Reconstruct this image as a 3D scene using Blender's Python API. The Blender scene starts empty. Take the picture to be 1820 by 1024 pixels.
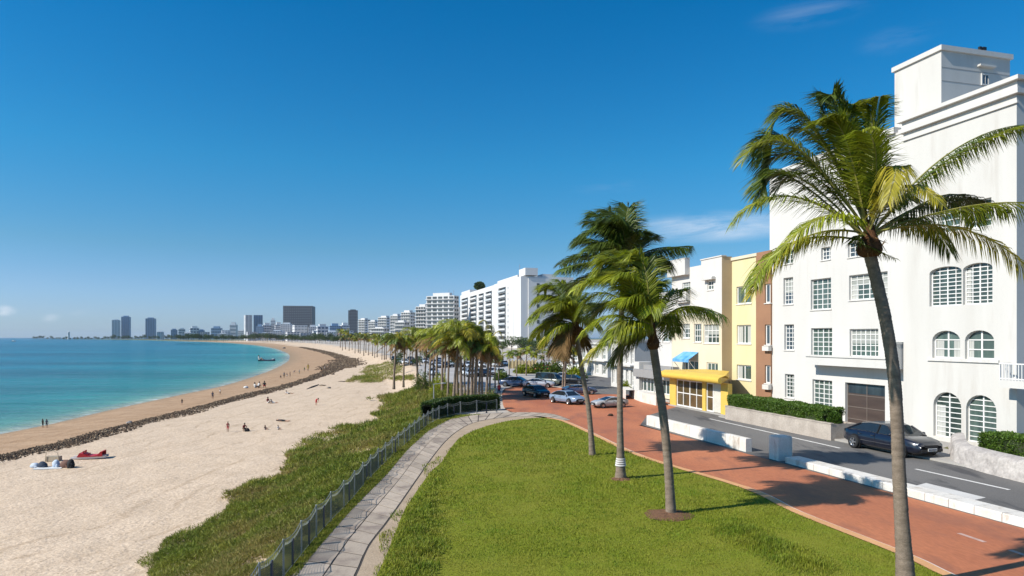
import bpy, math, random
import numpy as np
from mathutils import Vector, Matrix
from mathutils.geometry import tessellate_polygon

rng = random.Random(11)
nr = np.random.default_rng(5)
SC = bpy.context.scene
COL = SC.collection

# ------------------------------------------------------------------ places
F, CX, HY, H = 1213.3, 910.0, 600.0, 7.0      # lens, horizon and eye height (m)
_l = math.hypot(330.0, F)
SN, CN = 330.0 / _l, F / _l
U = Vector((-SN, CN, 0)); V = Vector((CN, SN, 0))   # along the street, across it
ZW, ZK, ZV = -4.0, -3.0, -2.4                    # water, seaweed line, dune foot

def G(px, py, z=0.0):
    y = F * (H - z) / (py - HY)
    return Vector(((px - CX) / F * y, y, z))
def at(px, py, y):
    return Vector(((px - CX) / F * y, y, H - (py - HY) / F * y))
def uv_of(p): return p.dot(U), p.dot(V)
def from_uv(u, v, z=0.0):
    p = U * u + V * v
    return Vector((p.x, p.y, z))
def on_v(px, py, v):                              # ray onto a street-front plane
    d = Vector(((px - CX) / F, 1, -(py - HY) / F)); t = v / d.dot(V)
    return t * d.dot(U), H + t * d.z
def on_u(px, py, u):                              # ray onto a cross plane
    d = Vector(((px - CX) / F, 1, -(py - HY) / F)); t = u / d.dot(U)
    return t * d.dot(V), H + t * d.z
def to_px(P):
    P = np.asarray(P, float)
    return np.stack([CX + F * P[:, 0] / P[:, 1], HY - F * (P[:, 2] - H) / P[:, 1]], 1)

def catmull(pts, n=8):
    pts = [Vector(p) for p in pts]
    q = [2 * pts[0] - pts[1]] + pts + [2 * pts[-1] - pts[-2]]
    out = []
    for i in range(1, len(q) - 2):
        a, b, c, d = q[i - 1], q[i], q[i + 1], q[i + 2]
        for k in range(n):
            t = k / n
            out.append(0.5 * ((2 * b) + (c - a) * t + (2 * a - 5 * b + 4 * c - d) * t * t + (3 * b - a - 3 * c + d) * t ** 3))
    out.append(q[-2])
    return out

def resample(pts, step):
    out = [pts[0].copy()]; acc = 0.0
    for a, b in zip(pts, pts[1:]):
        L = (b - a).length
        while L > 1e-9 and acc + L >= step:
            t = (step - acc) / L
            a = a.lerp(b, t); out.append(a.copy()); L = (b - a).length; acc = 0.0
        acc += L
    return out

def in_poly(P, poly):
    poly = np.asarray([(p[0], p[1]) for p in poly], float)
    x, y = P[:, 0], P[:, 1]
    r = np.zeros(len(P), bool)
    j = len(poly) - 1
    for i in range(len(poly)):
        xi, yi = poly[i]; xj, yj = poly[j]
        c = (yi > y) != (yj > y)
        if yi != yj:
            r ^= c & (x < (xj - xi) * (y - yi) / (yj - yi) + xi)
        j = i
    return r

def dist_poly(P, line):
    L = np.asarray([(p[0], p[1]) for p in line], float)
    d = np.full(len(P), 1e18)
    for a, b in zip(L, L[1:]):
        ab = b - a; l2 = max(ab @ ab, 1e-12)
        t = np.clip(((P - a) @ ab) / l2, 0, 1)
        q = P - (a + t[:, None] * ab)
        d = np.minimum(d, (q * q).sum(1))
    return np.sqrt(d)

def vnoise(P, scale, seed=0):
    """smooth value noise in the plan, -1..1"""
    q = P[:, :2] / scale + seed * 17.31
    i = np.floor(q).astype(np.int64); f = q - i; f = f * f * (3 - 2 * f)
    def h(ix, iy):
        n = (ix * 374761393 + iy * 668265263 + seed * 974711) & 0xffffffff
        n = ((n ^ (n >> 13)) * 1274126177) & 0xffffffff
        return ((n ^ (n >> 16)) & 0xffff) / 32767.5 - 1
    a = h(i[:, 0], i[:, 1]); b = h(i[:, 0] + 1, i[:, 1]); c = h(i[:, 0], i[:, 1] + 1); d = h(i[:, 0] + 1, i[:, 1] + 1)
    return (a * (1 - f[:, 0]) + b * f[:, 0]) * (1 - f[:, 1]) + (c * (1 - f[:, 0]) + d * f[:, 0]) * f[:, 1]

# ------------------------------------------------------------------ materials
MATS = {}
def M(name, col, rough=0.7, col2=None, scale=1.5, amt=0.5, bump=0.0, bscale=20.0, spec=0.4, metal=0.0, fine=0.12,
      stretch=(1, 1, 1), island=0.0, objvar=0.0, trans=0.0, tint=False, coat=0.0, tcol=None, stain=None):
    if name in MATS: return MATS[name]
    m = bpy.data.materials.new(name); m.use_nodes = True; MATS[name] = m
    nt = m.node_tree; N = nt.nodes; L = nt.links
    bs = N['Principled BSDF']
    bs.inputs['Roughness'].default_value = rough
    bs.inputs['Specular IOR Level'].default_value = spec
    bs.inputs['Metallic'].default_value = metal
    if coat: bs.inputs['Coat Weight'].default_value = coat; bs.inputs['Coat Roughness'].default_value = 0.05
    if col2 is None: col2 = tuple(c * 0.78 for c in col)
    geo = N.new('ShaderNodeNewGeometry'); mp = N.new('ShaderNodeMapping'); mp.inputs['Scale'].default_value = stretch
    L.new(geo.outputs['Position'], mp.inputs['Vector'])
    n1 = N.new('ShaderNodeTexNoise'); n1.inputs['Scale'].default_value = scale; n1.inputs['Detail'].default_value = 5
    L.new(mp.outputs['Vector'], n1.inputs['Vector'])
    rp = N.new('ShaderNodeValToRGB'); rp.color_ramp.elements[0].position = 0.5 - 0.22; rp.color_ramp.elements[1].position = 0.5 + 0.22
    L.new(n1.outputs['Fac'], rp.inputs['Fac'])
    mx = N.new('ShaderNodeMix'); mx.data_type = 'RGBA'
    mx.inputs[6].default_value = (*col, 1); mx.inputs[7].default_value = (*col2, 1)
    sc = N.new('ShaderNodeMath'); sc.operation = 'MULTIPLY'; sc.inputs[1].default_value = amt
    L.new(rp.outputs['Color'], sc.inputs[0]); L.new(sc.outputs[0], mx.inputs[0])
    out = mx.outputs[2]
    def vary(val, lo, hi):
        nonlocal out
        mr = N.new('ShaderNodeMapRange'); mr.inputs[3].default_value = lo; mr.inputs[4].default_value = hi
        L.new(val, mr.inputs[0])
        mm = N.new('ShaderNodeMix'); mm.data_type = 'RGBA'; mm.blend_type = 'MULTIPLY'; mm.inputs[0].default_value = 1
        L.new(out, mm.inputs[6]); L.new(mr.outputs[0], mm.inputs[7]); out = mm.outputs[2]
    if fine:
        n2 = N.new('ShaderNodeTexNoise'); n2.inputs['Scale'].default_value = bscale; n2.inputs['Detail'].default_value = 3
        L.new(mp.outputs['Vector'], n2.inputs['Vector']); vary(n2.outputs['Fac'], 1 - fine * 2, 1 + fine * 2)
    if stain:      # (colour, scale, lo, hi, strength, stretch): patches or streaks with a shape of their own
        sm_ = N.new('ShaderNodeMapping'); sm_.inputs['Scale'].default_value = stain[5]; L.new(geo.outputs['Position'], sm_.inputs['Vector'])
        sn_ = N.new('ShaderNodeTexNoise'); sn_.inputs['Scale'].default_value = stain[1]; sn_.inputs['Detail'].default_value = 7; sn_.inputs['Roughness'].default_value = 0.62; L.new(sm_.outputs[0], sn_.inputs['Vector'])
        sr_ = N.new('ShaderNodeMapRange'); sr_.inputs[1].default_value = stain[2]; sr_.inputs[2].default_value = stain[3]; sr_.inputs[4].default_value = stain[4]; L.new(sn_.outputs['Fac'], sr_.inputs[0])
        sx_ = N.new('ShaderNodeMix'); sx_.data_type = 'RGBA'; L.new(sr_.outputs[0], sx_.inputs[0]); L.new(out, sx_.inputs[6]); sx_.inputs[7].default_value = (*stain[0], 1); out = sx_.outputs[2]
    if island:
        vary(geo.outputs['Random Per Island'], 1 - island, 1 + island)
    if objvar:
        oi = N.new('ShaderNodeObjectInfo'); vary(oi.outputs['Random'], 1 - objvar, 1 + objvar)
    if tint:
        at_ = N.new('ShaderNodeAttribute'); at_.attribute_name = 'tint'
        mt = N.new('ShaderNodeMix'); mt.data_type = 'RGBA'
        L.new(at_.outputs['Fac'], mt.inputs[0]); L.new(out, mt.inputs[6]); mt.inputs[7].default_value = (*(tcol or (0.3, 0.28, 0.08)), 1); out = mt.outputs[2]
    L.new(out, bs.inputs['Base Color'])
    if bump:
        nb = N.new('ShaderNodeTexNoise'); nb.inputs['Scale'].default_value = bscale; nb.inputs['Detail'].default_value = 4
        L.new(mp.outputs['Vector'], nb.inputs['Vector'])
        b = N.new('ShaderNodeBump'); b.inputs['Strength'].default_value = bump; b.inputs['Distance'].default_value = 0.03
        L.new(nb.outputs['Fac'], b.inputs['Height']); L.new(b.outputs['Normal'], bs.inputs['Normal'])
    if trans:
        tr = N.new('ShaderNodeBsdfTranslucent'); ms = N.new('ShaderNodeMixShader'); ms.inputs[0].default_value = trans
        L.new(out, tr.inputs['Color']); L.new(bs.outputs[0], ms.inputs[1]); L.new(tr.outputs[0], ms.inputs[2])
        L.new(ms.outputs[0], N['Material Output'].inputs['Surface'])
    return m

# ------------------------------------------------------------------ mesh builder
class MB:
    def __init__(s): s.v = []; s.f = []; s.m = []
    def add(s, vs, fs, mi=0):
        b = len(s.v); s.v.extend(tuple(p) for p in vs)
        for f in fs: s.f.append(tuple(b + i for i in f)); s.m.append(mi)
    def quad(s, a, b, c, d, mi=0): s.add((a, b, c, d), ((0, 1, 2, 3),), mi)
    def poly(s, pts, mi=0): s.add(pts, (tuple(range(len(pts))),), mi)
    def hexa(s, p, mi=0):
        s.add(p, ((3, 2, 1, 0), (4, 5, 6, 7), (0, 1, 5, 4), (1, 2, 6, 5), (2, 3, 7, 6), (3, 0, 4, 7)), mi)
    def box(s, c, size, ax=None, mi=0, az=None):
        ax = Vector(ax or (1, 0, 0)).normalized(); az = Vector(az or (0, 0, 1)); ay = az.cross(ax)
        c = Vector(c); x, y, z = ax * size[0] / 2, ay * size[1] / 2, az * size[2] / 2
        s.hexa([c - x - y - z, c + x - y - z, c + x + y - z, c - x + y - z, c - x - y + z, c + x - y + z, c + x + y + z, c - x + y + z], mi)
    def bar(s, a, b, w, h, mi=0, up=(0, 0, 1)):
        a = Vector(a); b = Vector(b); d = (b - a).normalized(); up = Vector(up)
        sd = d.cross(up)
        if sd.length < 1e-4: sd = d.cross(Vector((1, 0, 0)))
        sd = sd.normalized() * w / 2; u2 = sd.cross(d).normalized() * h / 2
        s.hexa([a - sd - u2, a + sd - u2, b + sd - u2, b - sd - u2, a - sd + u2, a + sd + u2, b + sd + u2, b - sd + u2], mi)
    def tube(s, pts, rad, n=8, mi=0, cap=True):
        pts = [Vector(p) for p in pts]; b = len(s.v)
        if not hasattr(rad, '__len__'): rad = [rad] * len(pts)
        prev = None
        for i, p in enumerate(pts):
            t = (pts[min(i + 1, len(pts) - 1)] - pts[max(i - 1, 0)]).normalized()
            x = prev if prev is not None else t.orthogonal().normalized()
            x = (x - t * x.dot(t)).normalized(); prev = x; y = t.cross(x)
            for k in range(n):
                a = 2 * math.pi * k / n
                s.v.append(tuple(p + (x * math.cos(a) + y * math.sin(a)) * rad[i]))
        for i in range(len(pts) - 1):
            for k in range(n):
                k2 = (k + 1) % n
                s.f.append((b + i * n + k, b + i * n + k2, b + (i + 1) * n + k2, b + (i + 1) * n + k)); s.m.append(mi)
        if cap:
            s.f.append(tuple(b + k for k in range(n))[::-1]); s.m.append(mi)
            e = b + (len(pts) - 1) * n
            s.f.append(tuple(e + k for k in range(n))); s.m.append(mi)
    def lathe(s, prof, c, n=16, mi=0, ax=(0, 0, 1)):
        ax = Vector(ax).normalized(); x = ax.orthogonal().normalized(); y = ax.cross(x); c = Vector(c); b = len(s.v)
        for r, z in prof:
            for k in range(n):
                a = 2 * math.pi * k / n
                s.v.append(tuple(c + ax * z + (x * math.cos(a) + y * math.sin(a)) * r))
        for i in range(len(prof) - 1):
            for k in range(n):
                k2 = (k + 1) % n
                s.f.append((b + i * n + k, b + i * n + k2, b + (i + 1) * n + k2, b + (i + 1) * n + k)); s.m.append(mi)
    def blob(s, c, r, n=10, m=6, mi=0, jit=0.0, ax=None):
        c = Vector(c); b = len(s.v); R = r if hasattr(r, '__len__') else (r, r, r)
        X = Vector(ax or (1, 0, 0)).normalized(); Z = Vector((0, 0, 1)); Y = Z.cross(X)
        s.v.append(tuple(c - Z * R[2]))
        for i in range(1, m):
            ph = -math.pi / 2 + math.pi * i / m
            for k in range(n):
                a = 2 * math.pi * k / n; j = 1 + rng.uniform(-jit, jit)
                s.v.append(tuple(c + (X * R[0] * math.cos(ph) * math.cos(a) + Y * R[1] * math.cos(ph) * math.sin(a) + Z * R[2] * math.sin(ph)) * j))
        s.v.append(tuple(c + Z * R[2])); t = len(s.v) - 1
        for k in range(n):
            k2 = (k + 1) % n
            s.f.append((b, b + 1 + k2, b + 1 + k)); s.m.append(mi)
            s.f.append((t, t - n + k, t - n + k2)); s.m.append(mi)
        for i in range(m - 2):
            for k in range(n):
                k2 = (k + 1) % n; o = b + 1 + i * n
                s.f.append((o + k, o + k2, o + n + k2, o + n + k)); s.m.append(mi)
    def build(s, name, mats, parent=None, loc=None, smooth=False, world=True):
        if not isinstance(mats, (list, tuple)): mats = [mats]
        base = Vector(LOC[parent.name]) if parent is not None else Vector(loc or (0, 0, 0))
        me = bpy.data.meshes.new(name)
        vs = [(p[0] - base.x, p[1] - base.y, p[2] - base.z) for p in s.v] if world else s.v
        me.from_pydata(vs, [], s.f)
        for mt in mats: me.materials.append(mt)
        if len(mats) > 1: me.polygons.foreach_set('material_index', s.m)
        if smooth: me.polygons.foreach_set('use_smooth', [True] * len(me.polygons))
        me.update()
        return link(name, me, parent, None if parent is not None else base)

LOC = {}
def link(name, data, parent=None, loc=None):
    o = bpy.data.objects.new(name, data); COL.objects.link(o)
    if parent is not None:
        o.parent = parent; LOC[o.name] = LOC[parent.name]
    else:
        o.location = loc or (0, 0, 0); LOC[o.name] = tuple(loc or (0, 0, 0))
    return o
def tag(o, label, cat=None, group=None, kind=None):
    o['label'] = label
    if cat: o['category'] = cat
    if group: o['group'] = group
    if kind: o['kind'] = kind
    return o
def thing(name, label, cat, loc=(0, 0, 0), group=None):
    return tag(link(name, None, None, Vector(loc)), label, cat, group)
def copy_tree(o, parent=None):
    c = o.copy(); COL.objects.link(c)
    if parent is not None: c.parent = parent
    for ch in list(KIDS.get(o.name, [])) or [k for k in o.children]:
        copy_tree(ch, c)
    return c
KIDS = {}
def dup(o, loc, rz, label, group=None, scale=None):
    c = copy_tree(o); c.location = loc; c.rotation_euler = (0, 0, rz)
    if scale: c.scale = scale if hasattr(scale, '__len__') else (scale,) * 3
    c['label'] = label
    if group: c['group'] = group
    return c

def np_mesh(name, verts, faces, mats, parent=None, loc=None, tint=None, midx=None, smooth=False, attrs=None):
    """verts (n,3), faces (m,k) with one k"""
    base = np.asarray(LOC[parent.name] if parent is not None else (loc or (0, 0, 0)), np.float32)
    verts = np.asarray(verts, np.float32) - base; faces = np.asarray(faces, np.int32)
    me = bpy.data.meshes.new(name); n, (m, k) = len(verts), faces.shape
    me.vertices.add(n); me.vertices.foreach_set('co', verts.ravel())
    me.loops.add(m * k); me.loops.foreach_set('vertex_index', faces.ravel())
    me.polygons.add(m)
    me.polygons.foreach_set('loop_start', np.arange(m, dtype=np.int32) * k)
    me.polygons.foreach_set('loop_total', np.full(m, k, np.int32))
    for mt in (mats if isinstance(mats, (list, tuple)) else [mats]): me.materials.append(mt)
    if midx is not None: me.polygons.foreach_set('material_index', np.asarray(midx, np.int32))
    me.polygons.foreach_set('use_smooth', np.full(m, smooth))
    at_ = dict(attrs or {})
    if tint is not None: at_['tint'] = tint
    for an, av in at_.items():
        a = me.attributes.new(an, 'FLOAT', 'POINT'); a.data.foreach_set('value', np.asarray(av, np.float32))
    me.update(calc_edges=True); me.validate()
    return link(name, me, parent, None if parent is not None else tuple(base))

def leaves(C, Dn, ln, wd, flat=0.0):
    """rhombus leaves at C along Dn: verts and quad faces"""
    n = len(C)
    Dn = Dn / np.maximum(np.linalg.norm(Dn, axis=1, keepdims=True), 1e-6)
    r = nr.normal(size=(n, 3)); S = np.cross(Dn, r); S /= np.maximum(np.linalg.norm(S, axis=1, keepdims=True), 1e-6)
    ln = np.broadcast_to(ln, n)[:, None]; wd = np.broadcast_to(wd, n)[:, None]
    a = C; c = C + Dn * ln; mid = C + Dn * ln * 0.45
    Vv = np.stack([a, mid + S * wd / 2, c, mid - S * wd / 2], 1).reshape(-1, 3)
    return Vv, np.arange(n * 4).reshape(n, 4)

def sheet(name, pts, mat, z=None, label=None, kind='structure', loc=None, cat=None):
    pts = [Vector((p[0], p[1], p[2] if z is None and len(p) > 2 else (z or 0))) for p in pts]
    tris = tessellate_polygon([pts])
    mb = MB(); a, b, c = (pts[i] for i in tris[0])
    up = sum((((pts[t[1]] - pts[t[0]]).cross(pts[t[2]] - pts[t[0]])).z for t in tris))
    mb.add(pts, [t if up > 0 else tuple(reversed(t)) for t in map(tuple, tris)])
    o = mb.build(name, mat, None, loc=loc or (0, 0, 0))
    return tag(o, label or ('flat ' + name.replace('_', ' ') + ' surface'), cat, None, kind)

def ribbon(mb, left, right, z=None, mi=0):
    for i in range(len(left) - 1):
        q = [left[i], left[i + 1], right[i + 1], right[i]]
        q = [Vector((p.x, p.y, p.z if z is None else z)) for p in q]
        if (q[1] - q[0]).cross(q[2] - q[0]).z < 0: q.reverse()
        mb.poly(q, mi)

# ------------------------------------------------------------------ light, sky, camera
SUN_EL = math.radians(39); SDX, SDY = 0.925, 0.38
W = bpy.data.worlds.new('World'); SC.world = W; W.use_nodes = True
nt = W.node_tree; N = nt.nodes; L = nt.links
bg = N['Background']; sky = N.new('ShaderNodeTexSky'); sky.sky_type = 'NISHITA'; sky.sun_disc = False
sky.sun_elevation = SUN_EL; sky.sun_rotation = math.atan2(-SDX, -SDY)
sky.air_density = 1.0; sky.dust_density = 0.35; sky.ozone_density = 3.5; sky.altitude = 0
hs = N.new('ShaderNodeHueSaturation'); hs.inputs['Saturation'].default_value = 1.25
L.new(sky.outputs[0], hs.inputs['Color'])
# clear tropical air: the sky's colour balance by elevation
tcg = N.new('ShaderNodeTexCoord'); sx = N.new('ShaderNodeSeparateXYZ'); L.new(tcg.outputs['Generated'], sx.inputs[0])
grade = N.new('ShaderNodeValToRGB'); ge = grade.color_ramp.elements
ge[0].position = 0.0; ge[0].color = (0.275, 0.385, 0.64, 1); ge[1].position = 1.0; ge[1].color = (0.30, 0.50, 0.55, 1)
for p_, c_ in ((0.033, (0.29, 0.375, 0.585)), (0.074, (0.285, 0.37, 0.51)), (0.122, (0.25, 0.38, 0.44)), (0.24, (0.13, 0.45, 0.50)), (0.431, (0.01, 0.43, 0.52)), (0.6, (0.06, 0.44, 0.54))):
    q_ = ge.new(p_); q_.color = (*c_, 1)
L.new(sx.outputs[2], grade.inputs[0])
gm = N.new('ShaderNodeVectorMath'); gm.operation = 'MULTIPLY'; L.new(hs.outputs[0], gm.inputs[0]); L.new(grade.outputs[0], gm.inputs[1])
g2 = N.new('ShaderNodeVectorMath'); g2.operation = 'SCALE'; g2.inputs['Scale'].default_value = 2.0; L.new(gm.outputs[0], g2.inputs[0])
# thin wispy clouds: noise in a few directions of the sky
tc = N.new('ShaderNodeTexCoord')
def cloud_mask(dirpx, spread, scale, stretch, lo, hi, power):
    d = Vector(((dirpx[0] - CX) / F, 1, -(dirpx[1] - HY) / F)).normalized()
    su = N.new('ShaderNodeVectorMath'); su.operation = 'SUBTRACT'; su.inputs[1].default_value = d
    L.new(tc.outputs['Generated'], su.inputs[0])
    mm = N.new('ShaderNodeVectorMath'); mm.operation = 'MULTIPLY'; mm.inputs[1].default_value = (1 / spread[0], 1 / spread[0], 1 / spread[1])
    L.new(su.outputs[0], mm.inputs[0])
    le = N.new('ShaderNodeVectorMath'); le.operation = 'LENGTH'; L.new(mm.outputs[0], le.inputs[0])
    fr = N.new('ShaderNodeMapRange'); fr.interpolation_type = 'SMOOTHSTEP'
    fr.inputs[1].default_value = 1; fr.inputs[2].default_value = 0.15; L.new(le.outputs['Value'], fr.inputs[0])
    mp = N.new('ShaderNodeMapping'); mp.inputs['Scale'].default_value = stretch; L.new(tc.outputs['Generated'], mp.inputs[0])
    no = N.new('ShaderNodeTexNoise'); no.inputs['Scale'].default_value = scale; no.inputs['Detail'].default_value = 8; no.inputs['Roughness'].default_value = 0.6
    no.inputs['Distortion'].default_value = 0.4
    L.new(mp.outputs[0], no.inputs['Vector'])
    r2 = N.new('ShaderNodeMapRange'); r2.inputs[1].default_value = lo; r2.inputs[2].default_value = hi; L.new(no.outputs['Fac'], r2.inputs[0])
    mu = N.new('ShaderNodeMath'); mu.operation = 'MULTIPLY'; L.new(fr.outputs[0], mu.inputs[0]); L.new(r2.outputs[0], mu.inputs[1])
    m2 = N.new('ShaderNodeMath'); m2.operation = 'MULTIPLY'; m2.inputs[1].default_value = power; L.new(mu.outputs[0], m2.inputs[0])
    return m2.outputs[0]
masks = [cloud_mask((1260, 404), (0.15, 0.026), 6, (1, 1, 6), 0.32, 0.70, 0.85),
         cloud_mask((1440, 26), (0.085, 0.02), 7, (1, 1, 6), 0.42, 0.72, 0.13),
         cloud_mask((1600, 68), (0.06, 0.02), 9, (1, 1, 5), 0.42, 0.72, 0.07),
         cloud_mask((6, 552), (0.016, 0.008), 40, (1, 1, 1.7), 0.30, 0.55, 0.8),
         cloud_mask((92, 566), (0.014, 0.007), 44, (1, 1, 1.7), 0.42, 0.64, 0.42),
         cloud_mask((160, 558), (0.03, 0.008), 26, (1, 1, 3), 0.45, 0.66, 0.2),
         cloud_mask((1085, 332), (0.07, 0.014), 9, (1, 1, 5), 0.45, 0.8, 0.08)]
tot = masks[0]
for mk in masks[1:]:
    ad = N.new('ShaderNodeMath'); ad.operation = 'ADD'; ad.use_clamp = True
    L.new(tot, ad.inputs[0]); L.new(mk, ad.inputs[1]); tot = ad.outputs[0]
cm = N.new('ShaderNodeMix'); cm.data_type = 'RGBA'; cm.inputs[7].default_value = (7.0, 7.4, 8.0, 1)
L.new(tot, cm.inputs[0]); L.new(g2.outputs[0], cm.inputs[6]); L.new(cm.outputs[2], bg.inputs['Color'])
bg.inputs['Strength'].default_value = 0.10

sl = bpy.data.lights.new('sun', 'SUN'); sl.energy = 4.8; sl.angle = math.radians(0.5); sl.color = (1.0, 0.945, 0.86)
so = bpy.data.objects.new('sun', sl); COL.objects.link(so)
_h = math.hypot(SDX, SDY)
sdir = Vector((SDX / _h * math.cos(SUN_EL), SDY / _h * math.cos(SUN_EL), -math.sin(SUN_EL)))
so.rotation_euler = sdir.to_track_quat('-Z', 'Y').to_euler(); so.location = (-40, -20, 60)

cam = bpy.data.cameras.new('camera'); co = bpy.data.objects.new('camera', cam); COL.objects.link(co)
cam.sensor_width = 36; cam.lens = F / 1820 * 36; cam.shift_y = (HY - 512) / 1820
co.location = (0, 0, H); co.rotation_euler = (math.pi / 2, 0, 0); cam.clip_start = 0.2; cam.clip_end = 60000
SC.camera = co
vs = SC.view_settings; vs.view_transform = 'Standard'; vs.look = 'None'; vs.exposure = 0.37; vs.gamma = 1
SC.cycles.max_bounces = 6; SC.cycles.diffuse_bounces = 3; SC.cycles.glossy_bounces = 3; SC.cycles.transparent_max_bounces = 8
SC.cycles.volume_bounces = 0
# ------------------------------------------------------------------ coast lines (plan)
def line_px(pts, z): return [G(x, y, z) for x, y in pts]
Wl = line_px([(-340, 846), (-160, 806), (0, 772), (100, 752), (200, 728), (330, 700), (400, 685), (455, 668), (495, 652), (514, 638), (508, 627), (480, 618), (440, 612.4), (380, 608.4), (300, 606), (230, 604.2), (130, 603), (62, 602.5)], ZW)
Kl = line_px([(-340, 905), (-160, 856), (0, 816), (120, 788), (250, 752), (330, 733), (430, 706), (500, 689), (560, 671), (596, 656), (614, 645), (603, 634.5), (563, 623), (520, 615.3), (470, 610), (380, 606)], ZK)
Vl = line_px([(-400, 1500), (60, 1150), (180, 1080), (270, 1010), (310, 960), (400, 900), (470, 850), (530, 810), (600, 778), (660, 745), (690, 712), (690, 690), (660, 665), (645, 648), (625, 634), (585, 623), (535, 614), (480, 609.4)], ZV)
Fl = line_px([(300, 1320), (424, 1120), (511, 1019), (565, 951.5), (625, 888), (664, 843), (711, 798), (756, 759), (776, 746), (798, 728), (800, 705), (775, 672), (735, 648), (700, 635), (660, 624.5), (616, 617), (559, 610), (500, 607)], 0)
Wc, Kc, Vc, Fc = (catmull(l, 6) for l in (Wl, Kl, Vl, Fl))
def close(l, far):
    return [(l[0].x * 1.2 - 5, -300)] + [(p.x, p.y) for p in l] + [(l[-1].x - 200, far), (40000, far), (40000, -300)]
PW, PK, PV, PF = close(Wc, 6600), close(Kc, 4200), close(Vc, 3600), close(Fc, 3600)

def ground(P):
    """height and zone weights of the terrain at plan points"""
    P = np.asarray(P, float)[:, :2]
    iw, ik, iv, iF = (in_poly(P, q) for q in (PW, PK, PV, PF))
    dw, dk, dv, df = (dist_poly(P, q) for q in (Wc, Kc, Vc, Fc))
    z = np.full(len(P), ZW - 3.0)
    sea = ~iw
    z[sea] = ZW - np.minimum(0.07 * dw[sea], 6.0)
    t = dw / (dw + dk + 1e-6); a = iw & ~ik; z[a] = ZW + (ZK - ZW) * t[a] ** 0.9
    t = dk / (dk + dv + 1e-6); b = ik & ~iv; z[b] = ZK + (ZV - ZK) * t[b]
    t = dv / (dv + df + 1e-6); t = t * t * (3 - 2 * t); c = iv & ~iF; z[c] = ZV + (-0.12 - ZV) * t[c]
    z[iF & iv & ik & iw] = -0.12
    berm = np.exp(-(dk / 0.9) ** 2) * 0.16; z += np.where(iw & ~iF, berm, 0)
    lump = vnoise(P, 2.2, 3) * 0.06 + vnoise(P, 0.9, 4) * 0.03
    z += np.where(iw & ~iF & (dw > 1), lump, 0)
    return z, sea, a, b | c, dw, dk, (iF & iv & ik & iw)

def polar_grid(px0, px1, npx, y0, y1, ny):
    xs = (np.linspace(px0, px1, npx) - CX) / F; ys = np.exp(np.linspace(math.log(y0), math.log(y1), ny))
    X = (xs[None, :] * ys[:, None]).ravel(); Y = np.repeat(ys, npx)
    i = np.arange(ny - 1)[:, None] * npx + np.arange(npx - 1)[None, :]
    i = i.ravel(); Fc_ = np.stack([i, i + 1, i + 1 + npx, i + npx], 1)
    return np.stack([X, Y], 1), Fc_

P2, F2 = polar_grid(-700, 2900, 300, 4, 7000, 330)
z, sea_, low, up_, dw, dk, inl = ground(P2)
low_w = np.clip(np.where(low, dk, -dk) / 0.6, -1, 1) * 0.5 + 0.5
low_w[sea_] = 1
wet = np.where(sea_, 1.0, np.clip(1 - dw / np.maximum(1.6, 0.02 * P2[:, 1]), 0, 1))
far_ = P2[:, 1] > 2300
dkk = np.where(low, -dk, dk)

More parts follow.
